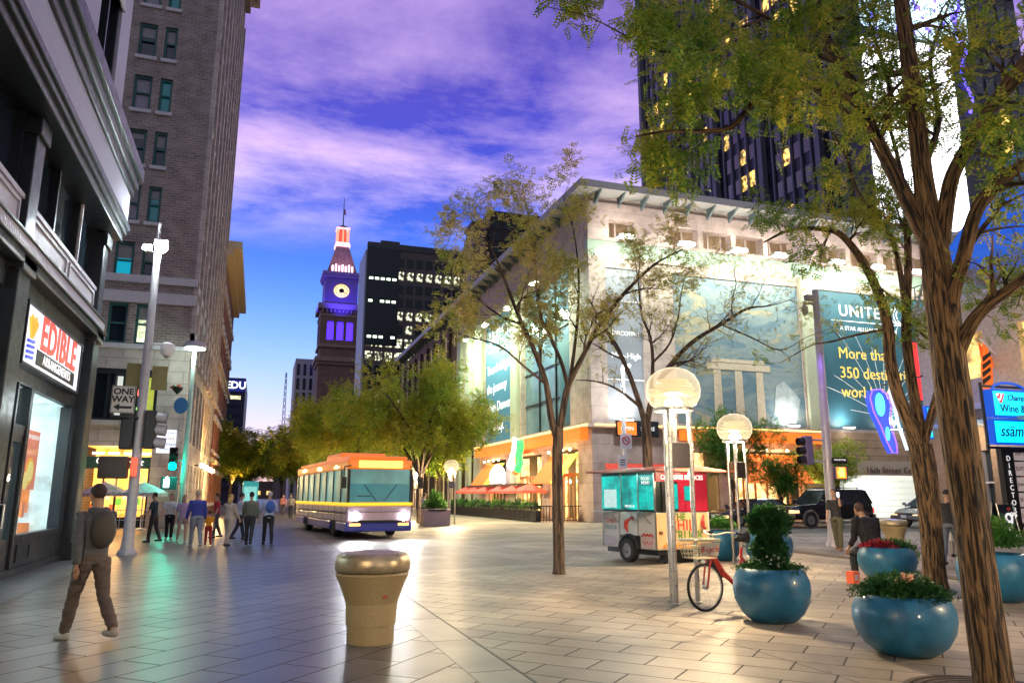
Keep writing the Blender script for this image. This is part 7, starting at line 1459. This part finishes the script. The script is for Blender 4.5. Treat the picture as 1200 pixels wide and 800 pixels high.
    for S, E_, W_ in al:
        sh.path([up(.46), S, S.lerp(E_, .5)], [.075*k, .071*br_, .062*k], 10)
        if sleeve > .5: sh.path([S.lerp(E_, .5), E_, E_.lerp(W_, min(1, (sleeve-.5)*2)*.95)], [.062*k, .056*k, .046*k], 10)
        else: sh.path([S, S.lerp(E_, .3+sleeve)], [.07*k, .062*k], 10)
    addme('shirt', remeshed(sh, (.013 if near else .02)*k, 3, .010 if near else 0), cl('shirt', top), T)
    tr = MB(); tr.path([up(-.07), up(.0), up(.08)], [.13*br_, .165*br_, .150*br_], 14, ell=(1, .72))
    for (H, K, A) in fl:
        if shorts >= 1: tr.path([H, H.lerp(K, .5), K, K.lerp(A, .4), A.lerp(K, .02)], [.103*br_, .088*br_, .068*k, .070*k, .058*k], 12)
        else: tr.path([H, H.lerp(K, .5), H.lerp(K, shorts+.3)], [.105*br_, .098*br_, .09*k], 12)
    addme('trousers', remeshed(tr, (.013 if near else .02)*k, 3, .011 if near else 0), cl('trousers', low), T)
    for (H, K, A) in fl:
        q = MB(); q.ball(A+V3((0, .055*k, -.045*k)), (.05*k, .145*k, .045*k), 12); q.ball(A+V3((0, -.03*k, -.03*k)), (.045*k, .06*k, .05*k), 10); q.v = [(x, y, max(z, A.z-.075*k)) for x, y, z in q.v]; q.build('shoe', cl('shoe', shoe), T, smooth=True)
    q = MB()
    if cap: q.ball(hc+V3((0, -.005, .05*k)), (.085*k, .10*k, .08*k), 14); q.path([hc+V3((0, .07*k, .055*k)), hc+V3((0, .16*k, .045*k))], [.05*k, .045*k], 10, ell=(1, .2)); q.build('cap', cl('cap', cap), T, smooth=True)
    else:
        q.ball(hc+V3((0, -.018*k, .035*k)), (.083*k, .095*k, .098*k), 14)
        if longhair: q.path([hc+V3((0, -.05, .02)), hc+V3((0, -.085*k, -.1*k)), hc+V3((0, -.10*k, -.24*k))], [.08*k, .085*k, .05*k], 10, ell=(1, .5))
        q.build('hair', cl('hair', hair), T, smooth=True)
    if near:
        q = MB(); [q.ball(hc+V3((s*.028*k, .083*k, .005*k)), (.011*k, .007*k, .006*k), 8) for s in (-1, 1)]; q.build('eyes', BLACKP, T); q = MB(); q.path([hc+V3((-.022*k, .083*k, -.06*k)), hc+V3((0, .09*k, -.062*k)), hc+V3((.022*k, .083*k, -.06*k))], .004, 5); q.build('mouth', mat('lips', (.3, .1, .08), .5), T)
    T['_hand'] = [tuple(W_+d2*.09*k) for W_, d2, s in hands]; T['_hc'] = tuple(hc); T['_back'] = tuple(up(.33)+V3((0, -.13*k, 0))); T['_pz'] = pz
    return T
def back_pack(T, c):
    b = T['_back']; q = MB(); q.ball((b[0], b[1]-.03, b[2]), (.15, .10, .22), 12); q.build('backpack', mat('pack_%d' % int(c[2]*100), c, .7), T, smooth=True)
C = lambda px, py, d=0: (*gnd(px, py)[:2], 0)
GC = 'people waiting in the crowd at the crossing'
human('adult in charcoal shirt and brown trousers at the left end of the crowd', C(178, 635), 75, 1.72, top=(.035, .05, .06), low=(.07, .05, .045), group=GC, arms=((15, 8, 40), (5, 8, 30)))
human('woman in white top and black trousers facing the viewer near the left of the crowd', C(197, 632), 175, 1.68, top=(.6, .62, .64), low=(.015, .013, .013), shoe=(.4, .2, .15), hair=(.2, .1, .05), longhair=True, group=GC, arms=((20, 8, 60), (15, 10, 50)), legs=((3, 2), (-3, 3)))
human('woman in lilac top with bare legs left of the blue jacket', C(212, 636), 200, 1.64, top=(.35, .25, .45), low=(.3, .25, .3), shorts=.1, shoe=(.5, .5, .5), hair=(.3, .2, .1), longhair=True, group=GC)
human('adult in royal blue jacket and grey jeans, broadest in the middle of the crowd', C(228, 641), 25, 1.78, top=(.04, .06, .32), low=(.22, .25, .32), sleeve=1., shoe=(.4, .4, .4), hair=(.5, .42, .3), group=GC, bulk=1.15)
human('small child in yellow orange shirt and red trousers', C(243, 638), 15, 1.12, top=(.75, .30, .02), low=(.40, .03, .03), shoe=(.3, .02, .02), group=GC, hair=(.1, .05, .03))
human('adult in red shirt behind the small child', C(252, 630), 110, 1.70, top=(.5, .04, .05), low=(.1, .1, .12), group=GC)
human('woman with long blonde hair and beige dress clothes', C(266, 640), -35, 1.66, arms=((55, 20, 70), (10, 8, 30)), top=(.42, .36, .30), low=(.38, .33, .28), hair=(.5, .33, .12), longhair=True, sleeve=1., group=GC, bulk=1.05)
human('adult in white shirt between the blonde woman and the grey green coat', C(279, 632), -70, 1.74, arms=((40, 10, 80), (10, 8, 20)), legs=((20, 10), (-14, 16)), top=(.6, .62, .66), low=(.05, .05, .07), group=GC)
human('adult in grey green coat and dark trousers, second from the right of the crowd', C(291, 638), -10, 1.74, top=(.14, .15, .12), low=(.04, .04, .045), sleeve=1., hair=(.02, .02, .02), group=GC, bulk=1.1)
T = human('adult in pale blue shirt with blue backpack, right end of the crowd', C(313, 637), 10, 1.76, arms=((10, 18, 60), (10, 18, 60)), legs=((14, 6), (-10, 12)), top=(.45, .52, .68), low=(.025, .027, .03), group=GC, hair=(.5, .45, .4), sleeve=.9); back_pack(T, (.05, .12, .42))
T = human('pedestrian in dark grey hooded top and brown trousers walking in the left foreground', (-1.75, 10.1, 0), 40, 1.78, top=(.075, .08, .09), low=(.09, .07, .06), legs=((20, 5), (-16, 22)), arms=((-18, 8, 12), (20, 8, 25)), sleeve=1., shoe=(.35, .33, .3), skin=1, near=True, hair=(.03, .02, .02))
hx = T['_hc']; q = MB(); q.path([(hx[0]-.10, hx[1]-.03, hx[2]-.17), (hx[0]-.07, hx[1]-.10, hx[2]-.19), (hx[0], hx[1]-.135, hx[2]-.22), (hx[0]+.07, hx[1]-.10, hx[2]-.19), (hx[0]+.10, hx[1]-.03, hx[2]-.17)], [.03, .055, .07, .055, .03], 10); q.ball((hx[0], hx[1]-.13, hx[2]-.27), (.10, .05, .09), 12)
me_ = remeshed(q, .012, 4, .006); addme('hood', me_, mat('hood_cloth', (.06, .065, .075), .85, var=.15, scale=12, bump=.2), T); back_pack(T, (.05, .045, .04))
T = human('young man in black tee and olive trousers holding a phone up near the kerb', (16.75, 18.95, 0.0), 120, 1.80, top=(.03, .03, .034), low=(.10, .10, .06), arms=((70, 10, 85), (5, 8, 12)), legs=((6, 4), (-12, 6)), shoe=(.3, .16, .08), near=True, hair=(.05, .03, .02), headdown=10)
p = T['_hand'][0]; q = MB(); q.cbox((p[0], p[1]+.02, p[2]), (.075, .012, .15)); t_ = q.build('phone', mat('phone_screen', (.05, .05, .06), .2, emit=(.9, .95, 1), es=1.2), None, bevel=.004); t_.parent = None
t_.matrix_world = T.matrix_world.copy() if 0 else Matrix.Translation(T.location) @ Matrix.Rotation(T.rotation_euler.z, 4, 'Z'); tag(t_, 'lit phone held up by the young man at the kerb', 'phone')
sx_, sy_ = gnd(1017, 684)[:2]
T = human('man in black shirt sitting hunched, back to the viewer, behind the red flowered planter', (sx_+.68, sy_+.52, 0), -8, 1.98, top=(.012, .012, .016), low=(.03, .034, .042), legs=((78, 80), (74, 84)), arms=((2, 4, 42), (4, 4, 40)), lean=17, seat=.60, sleeve=.85, near=True, hair=(.06, .035, .03), headdown=24, skin=1, bulk=1.18)
tb = thing('stone_block_seat', 'low stone block the hunched man sits on', 'seat', (sx_+.68, sy_+.50, 0), R(-8)); q = MB(); q.box(-.2, .3, -.18, .2, 0, .47); q.build('block', mat('pink_granite', (.48, .36, .36)), tb, bevel=.02)
tb = thing('paper_bag', 'small orange red paper cup bag on the ground beside the sitting man', 'bag', (*gnd(1000, 683)[:2], 0), .3); q = MB(); q.box(-.1, .1, -.07, .07, 0, .22); q.build('sides', mat('bag_red', (.6, .10, .04), .6, emit=(1, .15, .05), es=.12), tb); q = MB(); q.box(-.05, .05, -.075, -.071, .06, .16); q.build('label_patch', WHITEP, tb)
human('man in black cap, black tee and jeans walking behind the double trunk tree', (16.05, 14.35, 0), -70, 1.80, top=(.014, .014, .018), low=(.10, .12, .16), legs=((-16, 8), (22, 4)), arms=((20, 8, 75), (-12, 8, 25)), near=True, cap=(.012, .012, .014), skin=1)
T = human('person in pink top carrying a white bag between the two near trunks', (17.9, 15.9, 0), -60, 1.68, top=(.60, .12, .20), low=(.28, .25, .26), near=True, hair=(.12, .06, .04), longhair=True)
tb = thing('tote_bag', 'white tote bag held by the person in pink', 'bag', (17.55, 15.6, .45)); q = MB(); q.box(-.17, .17, -.05, .05, 0, .38); q.build('sack', mat('bag_white', (.6, .58, .55), .7), tb, bevel=.03); q = MB(); q.path([(-.1, 0, .37), (-.08, 0, .55), (.08, 0, .55), (.1, 0, .37)], .012, 6); q.build('strap', WHITEP, tb)
human('man in pale grey shirt leaning beside the pink box planter', (*gnd(495, 615)[:2], 0), -60, 1.76, top=(.42, .42, .45), low=(.05, .04, .05), legs=((22, 8), (-4, 4)), arms=((30, 8, 80), (25, 8, 60)), lean=10, sleeve=1.)
for i, (px, py) in enumerate(((340, 607), (347, 605), (331, 604))): human(['walker in pale shirt far down the street, nearest', 'walker in dark top far down the street', 'walker in pink shirt farthest down the street'][i], C(px, py), 170, 1.7, top=[(.5, .48, .45), (.1, .08, .1), (.5, .2, .25)][i], low=(.06, .06, .08))
# seated diners at the market tables
T = human('diner in a dark jacket sitting at the left market table', (-7.4, 41.0, 0), -70, 1.7, top=(.04, .035, .05), low=(.05, .05, .06), legs=((85, 85), (80, 80)), seat=.50, sleeve=1., group='diners')
t = thing('cafe_table', 'small round cafe table outside the market window', 'table', (-6.7, 41.0, 0)); q = MB(); q.lathe([(.38, .72), (.38, .75)], 20); q.build('table_top', WHITEP, t); q = MB(); q.tube((0, 0, 0), (0, 0, .72), .03); q.lathe([(.22, 0), (.22, .03)], 12); q.build('leg', BLACKP, t)
t = thing('chair', 'black cafe chair under the diner at the market', 'chair', (-7.5, 41.0, 0)); q = MB(); q.box(-.2, .2, -.2, .2, .40, .44); q.build('seat', BLACKP, t); q = MB(); q.box(-.22, -.19, -.2, .2, .44, .85); q.build('backrest', BLACKP, t)
for sx in (-.17, .17):
    for sy in (-.17, .17): q = MB(); q.tube((sx, sy, 0), (sx, sy, .4), .015, n=5); q.build('leg', BLACKP, t)
t = thing('cafe_railing', 'thin steel railing in front of the market tables', 'railing', (-8, 40, 0), world=True); q = MB(); [q.tube((-9+k*.5, 39.9, 0), (-9+k*.5, 39.9, .95), .015, n=5) for k in range(11)]; q.tube((-9, 39.9, .95), (-4, 39.9, .95), .02, n=6); q.tube((-9, 39.9, .5), (-4, 39.9, .5), .015, n=6); q.build('bars', STEEL, t)
for i, (x, c) in enumerate(((-6.9, (.55, .35, .35)), (-5.2, (.5, .5, .48)))): umbrella(['faded pink parasol left of the grey pole outside the market', 'pale printed parasol right of the grey pole outside the market'][i], (x, 40.8, 0), 'parasols outside the market', mat('parasol_%d' % i, c, .6, var=.5, scale=7), 1.1, 1.75)

# ------------------------------------------------------------------ trees
def along(pts, n=5):
    out = []; P4 = [Vector(p[:3]) for p in pts]; r_ = [p[3] for p in pts]
    P4 = [P4[0]*2-P4[1]]+P4+[P4[-1]*2-P4[-2]]; rr = []
    for i in range(1, len(P4)-2):
        for j in range(n):
            t = j/n; a, b, c, d = P4[i-1:i+3]; out.append(.5*((2*b)+(c-a)*t+(2*a-5*b+4*c-d)*t*t+(3*b-a-3*c+d)*t**3)); rr.append(r_[i-1]*(1-t)+r_[i]*t)
    out.append(P4[-2]); rr.append(r_[-1]); return out, rr
def tree(name, label, base, limbs, leafm, bark, trunk_n=16, grp=None, gnarl=.0, leaf=dict(), tops=None, seed=1, relief=0.):
    """limbs: list of (list of (x,y,z,r), growth dict or None, is_trunk)"""
    global rng
    rng = np.random.default_rng(seed); t = thing(name, label, 'tree', tuple(base), world=True, group=grp); tk = MB(); cb = MB(); P = []; D = []
    for pts, g, isT in limbs:
        pp, rr = along(pts, 7 if isT else 4)
        if isT:
            n = 40 if relief else trunk_n; o0 = len(tk.v); tk.path(pp, rr, n)
            if relief:
                ph = rng.uniform(0, 6, 12); 
                for i in range(len(pp)):
                    for j in range(n):
                        idx = o0+i*n+j; c = pp[i]; v = Vector(tk.v[idx]); a = 2*math.pi*j/n; z = v.z
                        f = sum(math.sin(a*(5+2*m)+ph[m]+z*(1.3+.4*m)*(1 if m % 2 else -1))*(.5 if m < 3 else .4) for m in range(5)); tk.v[idx] = tuple(c+(v-c)*(1+relief*f))
        else: cb.path(pp, rr, 10 if rr[0] > .03 else 6, cap=False)
        if g: grow(cb, pp, rr, P, D, **g)
    tk.build('trunk', bark, t, smooth=True, fixn=False, bark=True)
    if cb.v: cb.build('branches', bark, t, smooth=True, fixn=False, bark=True)
    if P: leaf_mesh('crown', np.array(P), np.array(D), leafm, t, **leaf)
    return t
def pl(D0, lst, w=None):
    """limb polyline: (px, py, extra depth, radius)"""
    return [(*dep(px, py, D0+dd), r) for px, py, dd, r in lst]
dd_ = lambda p: p[0]*_h[0]+p[1]*_h[1]
# T1: big near tree
b1 = np.array([5.89, 5.02, 0]); D1 = dd_(b1)
g1 = lambda n=7, ln=1.5, lv=14, st=.2, lev=3: dict(levels=lev, n_side=max(3, int(n*.8)), ln=ln*1.05, leaves=int(lv*.66), start=st, spread=1., lift=.15, droop=-.05)
T1 = [
 (pl(D1, [(1169, 850, 0, .165), (1163, 790, 0, .145), (1150, 700, 0, .14), (1137, 600, 0, .14), (1123, 500, 0, .145), (1112, 420, 0, .14), (1103, 350, 0, .14), (1094, 290, 0, .115), (1082, 210, .1, .088), (1070, 110, .2, .078), (1056, 0, .3, .07), (1045, -90, .4, .07)]), g1(5, 1.2, 12, .75), True),
 (pl(D1, [(1096, 300, 0, .078), (1071, 250, .1, .076), (1048, 205, .3, .066), (1029, 167, .5, .06), (1010, 125, .7, .056), (990, 80, .9, .05), (962, 33, 1.2, .055), (955, -10, 1.4, .045), (940, -70, 1.6, .03)]), g1(7, 1.3, 13, .25), True),
 (pl(D1, [(1012, 128, .7, .05), (985, 110, .5, .045), (933, 102, .3, .038), (900, 112, .2, .034), (879, 125, .1, .03), (855, 150, 0, .026), (815, 154, -.2, .02), (783, 154, -.4, .014), (745, 160, -.5, .008)]), g1(8, .75, 9, .15), False),
 (pl(D1, [(985, 75, .9, .035), (940, 55, 1.0, .03), (900, 22, .8, .024), (850, -5, .6, .018), (800, -20, .4, .01)]), g1(7, 1.1, 12, .15), False),
 (pl(D1, [(900, 20, .8, .02), (850, 40, .6, .018), (790, 62, .3, .014), (740, 45, .1, .009), (690, 20, 0, .006), (640, 8, -.1, .004)]), g1(7, .7, 9, .15), False),
 (pl(D1, [(1103, 285, 0, .075), (1110, 235, -.1, .066), (1117, 205, -.2, .062), (1136, 168, -.3, .056), (1156, 135, -.4, .052), (1180, 100, -.5, .058), (1215, 55, -.6, .045), (1260, 0, -.7, .03)]), g1(6, 1.1, 12, .35), True),
 (pl(D1, [(1112, 400, 0, .07), (1116, 345, -.1, .068), (1128, 305, -.25, .062), (1143, 250, -.4, .055), (1165, 220, -.5, .06), (1195, 195, -.6, .05), (1250, 160, -.8, .03)]), g1(6, 1.0, 12, .35), True),
 (pl(D1, [(1120, 420, 0, .06), (1138, 380, -.2, .055), (1160, 355, -.3, .05), (1182, 340, -.4, .045), (1210, 318, -.5, .035)]), g1(4, .8, 8, .4, 2), True),
 (pl(D1, [(1029, 167, .5, .035), (1045, 120, .9, .03), (1030, 60, 1.4, .022), (1010, 0, 1.8, .012)]), g1(7, 1.2, 13, .1), False),
 (pl(D1, [(1082, 200, .2, .035), (1100, 140, .6, .03), (1090, 70, 1., .022), (1110, 10, 1.5, .012)]), g1(6, 1.0, 8, .2), False),
]
tree('locust_tree', 'big near tree with deeply ridged trunk and wide dark green crown at right', b1, T1, LEAFA, BARK, relief=.045, seed=3, leaf=dict(n=10, ln=.15, wd=.026))
# T2
b2 = np.array([11.18, 10.45, 0]); D2_ = dd_(b2)
g2 = lambda n=7, ln=1.6, lv=13, st=.25, lev=3: dict(levels=lev, n_side=max(3, int(n*.72)), ln=ln, leaves=int(lv*.6), start=st, spread=1., lift=.2, droop=-.05)
T2 = [
 (pl(D2_, [(1101, 700, 0, .22), (1096, 680, 0, .185), (1092, 630, 0, .175), (1087, 580, 0, .185), (1082, 545, 0, .20), (1078, 520, 0, .19)]), None, True),
 (pl(D2_, [(1080, 540, 0, .14), (1068, 500, 0, .12), (1052, 462, 0, .105), (1043, 420, .1, .10), (1041, 385, .1, .10), (1030, 345, .1, .085), (1010, 305, .0, .075), (985, 275, -.2, .055), (960, 268, -.4, .04), (925, 270, -.6, .028), (895, 284, -.8, .014)]), g2(8, 1.2, 11, .5), True),
 (pl(D2_, [(1082, 530, 0, .11), (1076, 490, .1, .095), (1068, 442, .2, .09), (1062, 385, .3, .085), (1064, 320, .4, .07), (1063, 270, .5, .06), (1058, 210, .6, .045), (1040, 140, .8, .03)]), g2(8, 1.6, 13, .55), True),
 (pl(D2_, [(1062, 375, .3, .055), (1055, 320, .3, .05), (1045, 280, .3, .045), (1027, 255, .3, .04), (1005, 225, .3, .035), (990, 180, .3, .025), (960, 130, .3, .014)]), g2(8, 1.6, 14, .3), False),
 (pl(D2_, [(1082, 520, 0, .08), (1092, 485, -.1, .07), (1102, 450, -.2, .06), (1118, 410, -.3, .05), (1150, 360, -.4, .035), (1180, 310, -.5, .02)]), g2(7, 1.5, 13, .45), True),
 (pl(D2_, [(1041, 385, .1, .03), (1005, 392, .0, .024), (975, 400, -.1, .02), (950, 405, -.2, .012), (915, 425, -.3, .007)]), g2(4, .7, 5, .4, 2), False),
]
tree('locust_tree', 'double trunked near tree with knotty bark behind the red flowered planter', b2, T2, LEAFA, BARK, relief=.04, seed=8, leaf=dict(n=8, ln=.19, wd=.036))
# T3 centre tree
b3 = np.array([6.18, 15.3, 0]); D3 = dd_(b3)
g3 = lambda n=6, ln=1.5, lv=9, st=.35, lev=3: dict(levels=lev, n_side=max(4, int(n*.8)), ln=ln*1.1, leaves=max(2, int(lv*.5)), start=st, spread=.8, lift=.25, droop=.0)
T3 = [
 (pl(D3, [(655, 673, 0, .15), (655, 660, 0, .125), (654, 600, 0, .12), (653, 550, 0, .115), (654, 515, 0, .12), (654, 500, 0, .11)]), None, True),
 (pl(D3, [(653, 515, 0, .085), (646, 490, 0, .075), (640, 450, 0, .065), (628, 415, -.1, .055), (612, 380, -.2, .045), (596, 340, -.4, .035), (580, 300, -.5, .024), (560, 262, -.6, .012)]), g3(9, 1.4, 9, .35), True),
 (pl(D3, [(655, 510, 0, .085), (660, 480, 0, .075), (666, 452, .1, .07), (684, 415, .2, .055), (705, 377, .3, .05), (735, 340, .4, .042), (767, 310, .4, .03), (800, 292, .5, .016)]), g3(9, 1.3, 8, .35), True),
 (pl(D3, [(666, 455, .1, .05), (658, 425, .1, .045), (645, 395, .1, .04), (632, 365, 0, .035), (628, 320, 0, .026), (622, 270, -.1, .018), (612, 220, -.2, .009)]), g3(9, 1.3, 9, .3), False),
 (pl(D3, [(668, 445, .1, .045), (673, 410, .3, .04), (677, 370, .4, .034), (678, 320, .6, .024), (672, 270, .8, .015), (660, 230, 1., .008)]), g3(8, 1.2, 9, .3), False),
 (pl(D3, [(640, 450, 0, .03), (615, 430, -.3, .026), (585, 405, -.6, .02), (550, 395, -.8, .012), (520, 385, -1., .006)]), g3(7, 1.2, 11, .2), False),
 (pl(D3, [(612, 380, -.2, .03), (590, 372, -.4, .024), (560, 350, -.5, .018), (535, 320, -.6, .01), (520, 290, -.7, .006)]), g3(7, 1.2, 9, .2), False),
]
tree('locust_tree', 'slender tree in the middle of the plaza with sparse pale lamplit leaves', b3, T3, LEAFB, BARK2, seed=12, leaf=dict(n=6, ln=.19, wd=.045))
# T4 tree behind the kiosk
b4 = dep(760, 612, 22.8); b4[2] = 0; D4 = dd_(b4)
T4 = [
 (pl(D4, [(761, 640, 0, .17), (760, 590, 0, .155), (759, 540, 0, .15), (757, 495, 0, .15), (757, 485, 0, .14)]), None, True),
 (pl(D4, [(757, 500, 0, .10), (750, 475, 0, .085), (738, 440, 0, .075), (722, 405, 0, .065), (707, 382, 0, .05), (690, 350, 0, .03)]), g3(6, 1.3, 4, .4), True),
 (pl(D4, [(758, 495, 0, .10), (765, 465, .1, .085), (780, 435, .2, .08), (810, 402, .3, .07), (845, 380, .3, .055), (875, 362, .3, .04), (903, 358, .2, .02), (930, 350, .2, .01)]), g3(10, 1.8, 4, .2), True),
 (pl(D4, [(752, 478, 0, .05), (740, 468, -.1, .045), (722, 455, -.3, .036), (700, 447, -.5, .026), (675, 445, -.7, .014)]), g3(5, .9, 2, .3), False),
 (pl(D4, [(763, 455, .1, .06), (765, 425, .2, .055), (762, 395, .3, .045), (752, 368, .4, .035), (748, 330, .5, .024), (742, 290, .6, .012)]), g3(9, 1.5, 5, .2), False),
 (pl(D4, [(765, 425, .2, .04), (785, 402, .4, .034), (795, 370, .6, .026), (800, 335, .8, .018), (815, 300, 1., .009)]), g3(9, 1.5, 4, .2), False),
 (pl(D4, [(845, 380, .3, .03), (880, 395, .5, .026), (915, 410, .6, .018), (945, 395, .6, .01), (975, 385, .6, .006)]), g3(6, 1.2, 5, .2), False),
]
tree('locust_tree', 'bare looking tree with dark twisting limbs behind the food kiosk', b4, T4, LEAFB, BARK2, seed=23, leaf=dict(n=5, ln=.17, wd=.04))
# generic street trees
def street_tree(label, base, H, W_, leafm, seed, n=7, lv=12, ln=None, tr=.16, cbase=.28, leaf=dict(n=5, ln=.42, wd=.11), name='street_tree', grp='street trees'):
    global rng
    rg = random.Random(seed); b = Vector((base[0], base[1], 0)); L_ = []
    fork = H*cbase; L_.append(([(*b, tr*1.25), (b.x, b.y, fork*.5, tr), (b.x+.05, b.y, fork, tr*.95)], None, True))
    for k in range(n):
        a = 2*math.pi*k/n+rg.uniform(-.3, .3); el = rg.uniform(.45, 1.2); r_ = W_*rg.uniform(.75, 1.0)*math.cos(el)*1.1; z_ = fork+(H-fork)*(.35+.62*math.sin(el))*rg.uniform(.85, 1)
        p1 = (b.x+r_*.35*math.cos(a), b.y+r_*.35*math.sin(a), fork+(z_-fork)*.5, tr*.5); p2 = (b.x+r_*math.cos(a), b.y+r_*math.sin(a), z_*.92, tr*.2)
        L_.append(([(b.x, b.y, fork*.95, tr*.6), p1, p2], dict(levels=3, n_side=6, ln=ln or W_*.55, leaves=max(3, int(lv*.6)), start=.25, spread=1., lift=.1, droop=-.05, twig=1.2), True))
    tree(name, label, (base[0], base[1], 0), L_, leafm, BARK2, 10, grp, seed=seed, leaf=leaf)
street_tree('broad olive street tree behind the bus with pale forked limbs', (9.4, 45.5), 10.4, 5.2, LEAFC, 31, 9, 12)
street_tree('olive street tree over the leaning man, right of the broad one', (11.2, 48.5), 8.6, 3.2, LEAFC, 32, 8, 11)
street_tree('olive street tree left of the broad one above the bus roof', (6.6, 57), 10.2, 5.0, LEAFC, 33, 8, 12)
street_tree('street tree at the left end of the olive row', (5.2, 74), 10.8, 5.0, LEAFC, 34, 8, 12, leaf=dict(n=4, ln=.5, wd=.15))
street_tree('street tree farther down the olive row', (4.6, 92), 10.5, 5.2, LEAFC, 35, 8, 11, leaf=dict(n=4, ln=.6, wd=.18))
street_tree('farthest street tree of the olive row', (3.6, 122), 10.5, 5.5, LEAFC, 36, 7, 10, leaf=dict(n=4, ln=.7, wd=.2))
street_tree('dark tree on the left side of the street below the blue tower', (-2.6, 84), 10.2, 3.6, LEAFA, 37, 7, 10, leaf=dict(n=4, ln=.55, wd=.16))
street_tree('dark tree farther down the left side of the street', (-1.8, 110), 8.5, 3.6, LEAFA, 38, 7, 9, leaf=dict(n=4, ln=.6, wd=.18))
xa_ = lambda px, Y: onY(px, 580, Y)[0]
street_tree('bright green young tree behind the second globe lamp', (xa_(868, 37.9), 38.6), 7.6, 2.4, LEAFE, 41, 7, 8, tr=.08, cbase=.25, leaf=dict(n=5, ln=.30, wd=.08), name='young_tree', grp='young trees on the side street')
street_tree('thin yellow green young tree left of the violet pole', (xa_(978, 38.6), 38.6), 6.2, 2.2, LEAFC, 42, 6, 5, tr=.07, cbase=.2, leaf=dict(n=5, ln=.30, wd=.07), name='young_tree', grp='young trees on the side street')
street_tree('small bright tree between the globe lamp and the violet pole', (xa_(918, 38.6), 38.8), 4.3, 1.7, LEAFE, 43, 6, 6, tr=.05, cbase=.25, leaf=dict(n=5, ln=.28, wd=.07), name='young_tree', grp='young trees on the side street')
# tree grate under the near tree
t = thing('tree_grate', 'round iron tree grate in the paving at the foot of the near tree', 'grate', (b1[0], b1[1], .004)); q = MB()
for r_ in (.32, .40, .48, .56, .64): q.lathe([(r_, 0), (r_+.045, 0), (r_+.045, .012), (r_, .012), (r_, 0)], 40)
q.build('rings', mat('grate_iron', (.12, .10, .08), .6, metal=.5), t)
for o in scene.objects:
    for k_ in ('_o', '_hand', '_hc', '_back', '_pz'):
        if k_ in o: del o[k_]
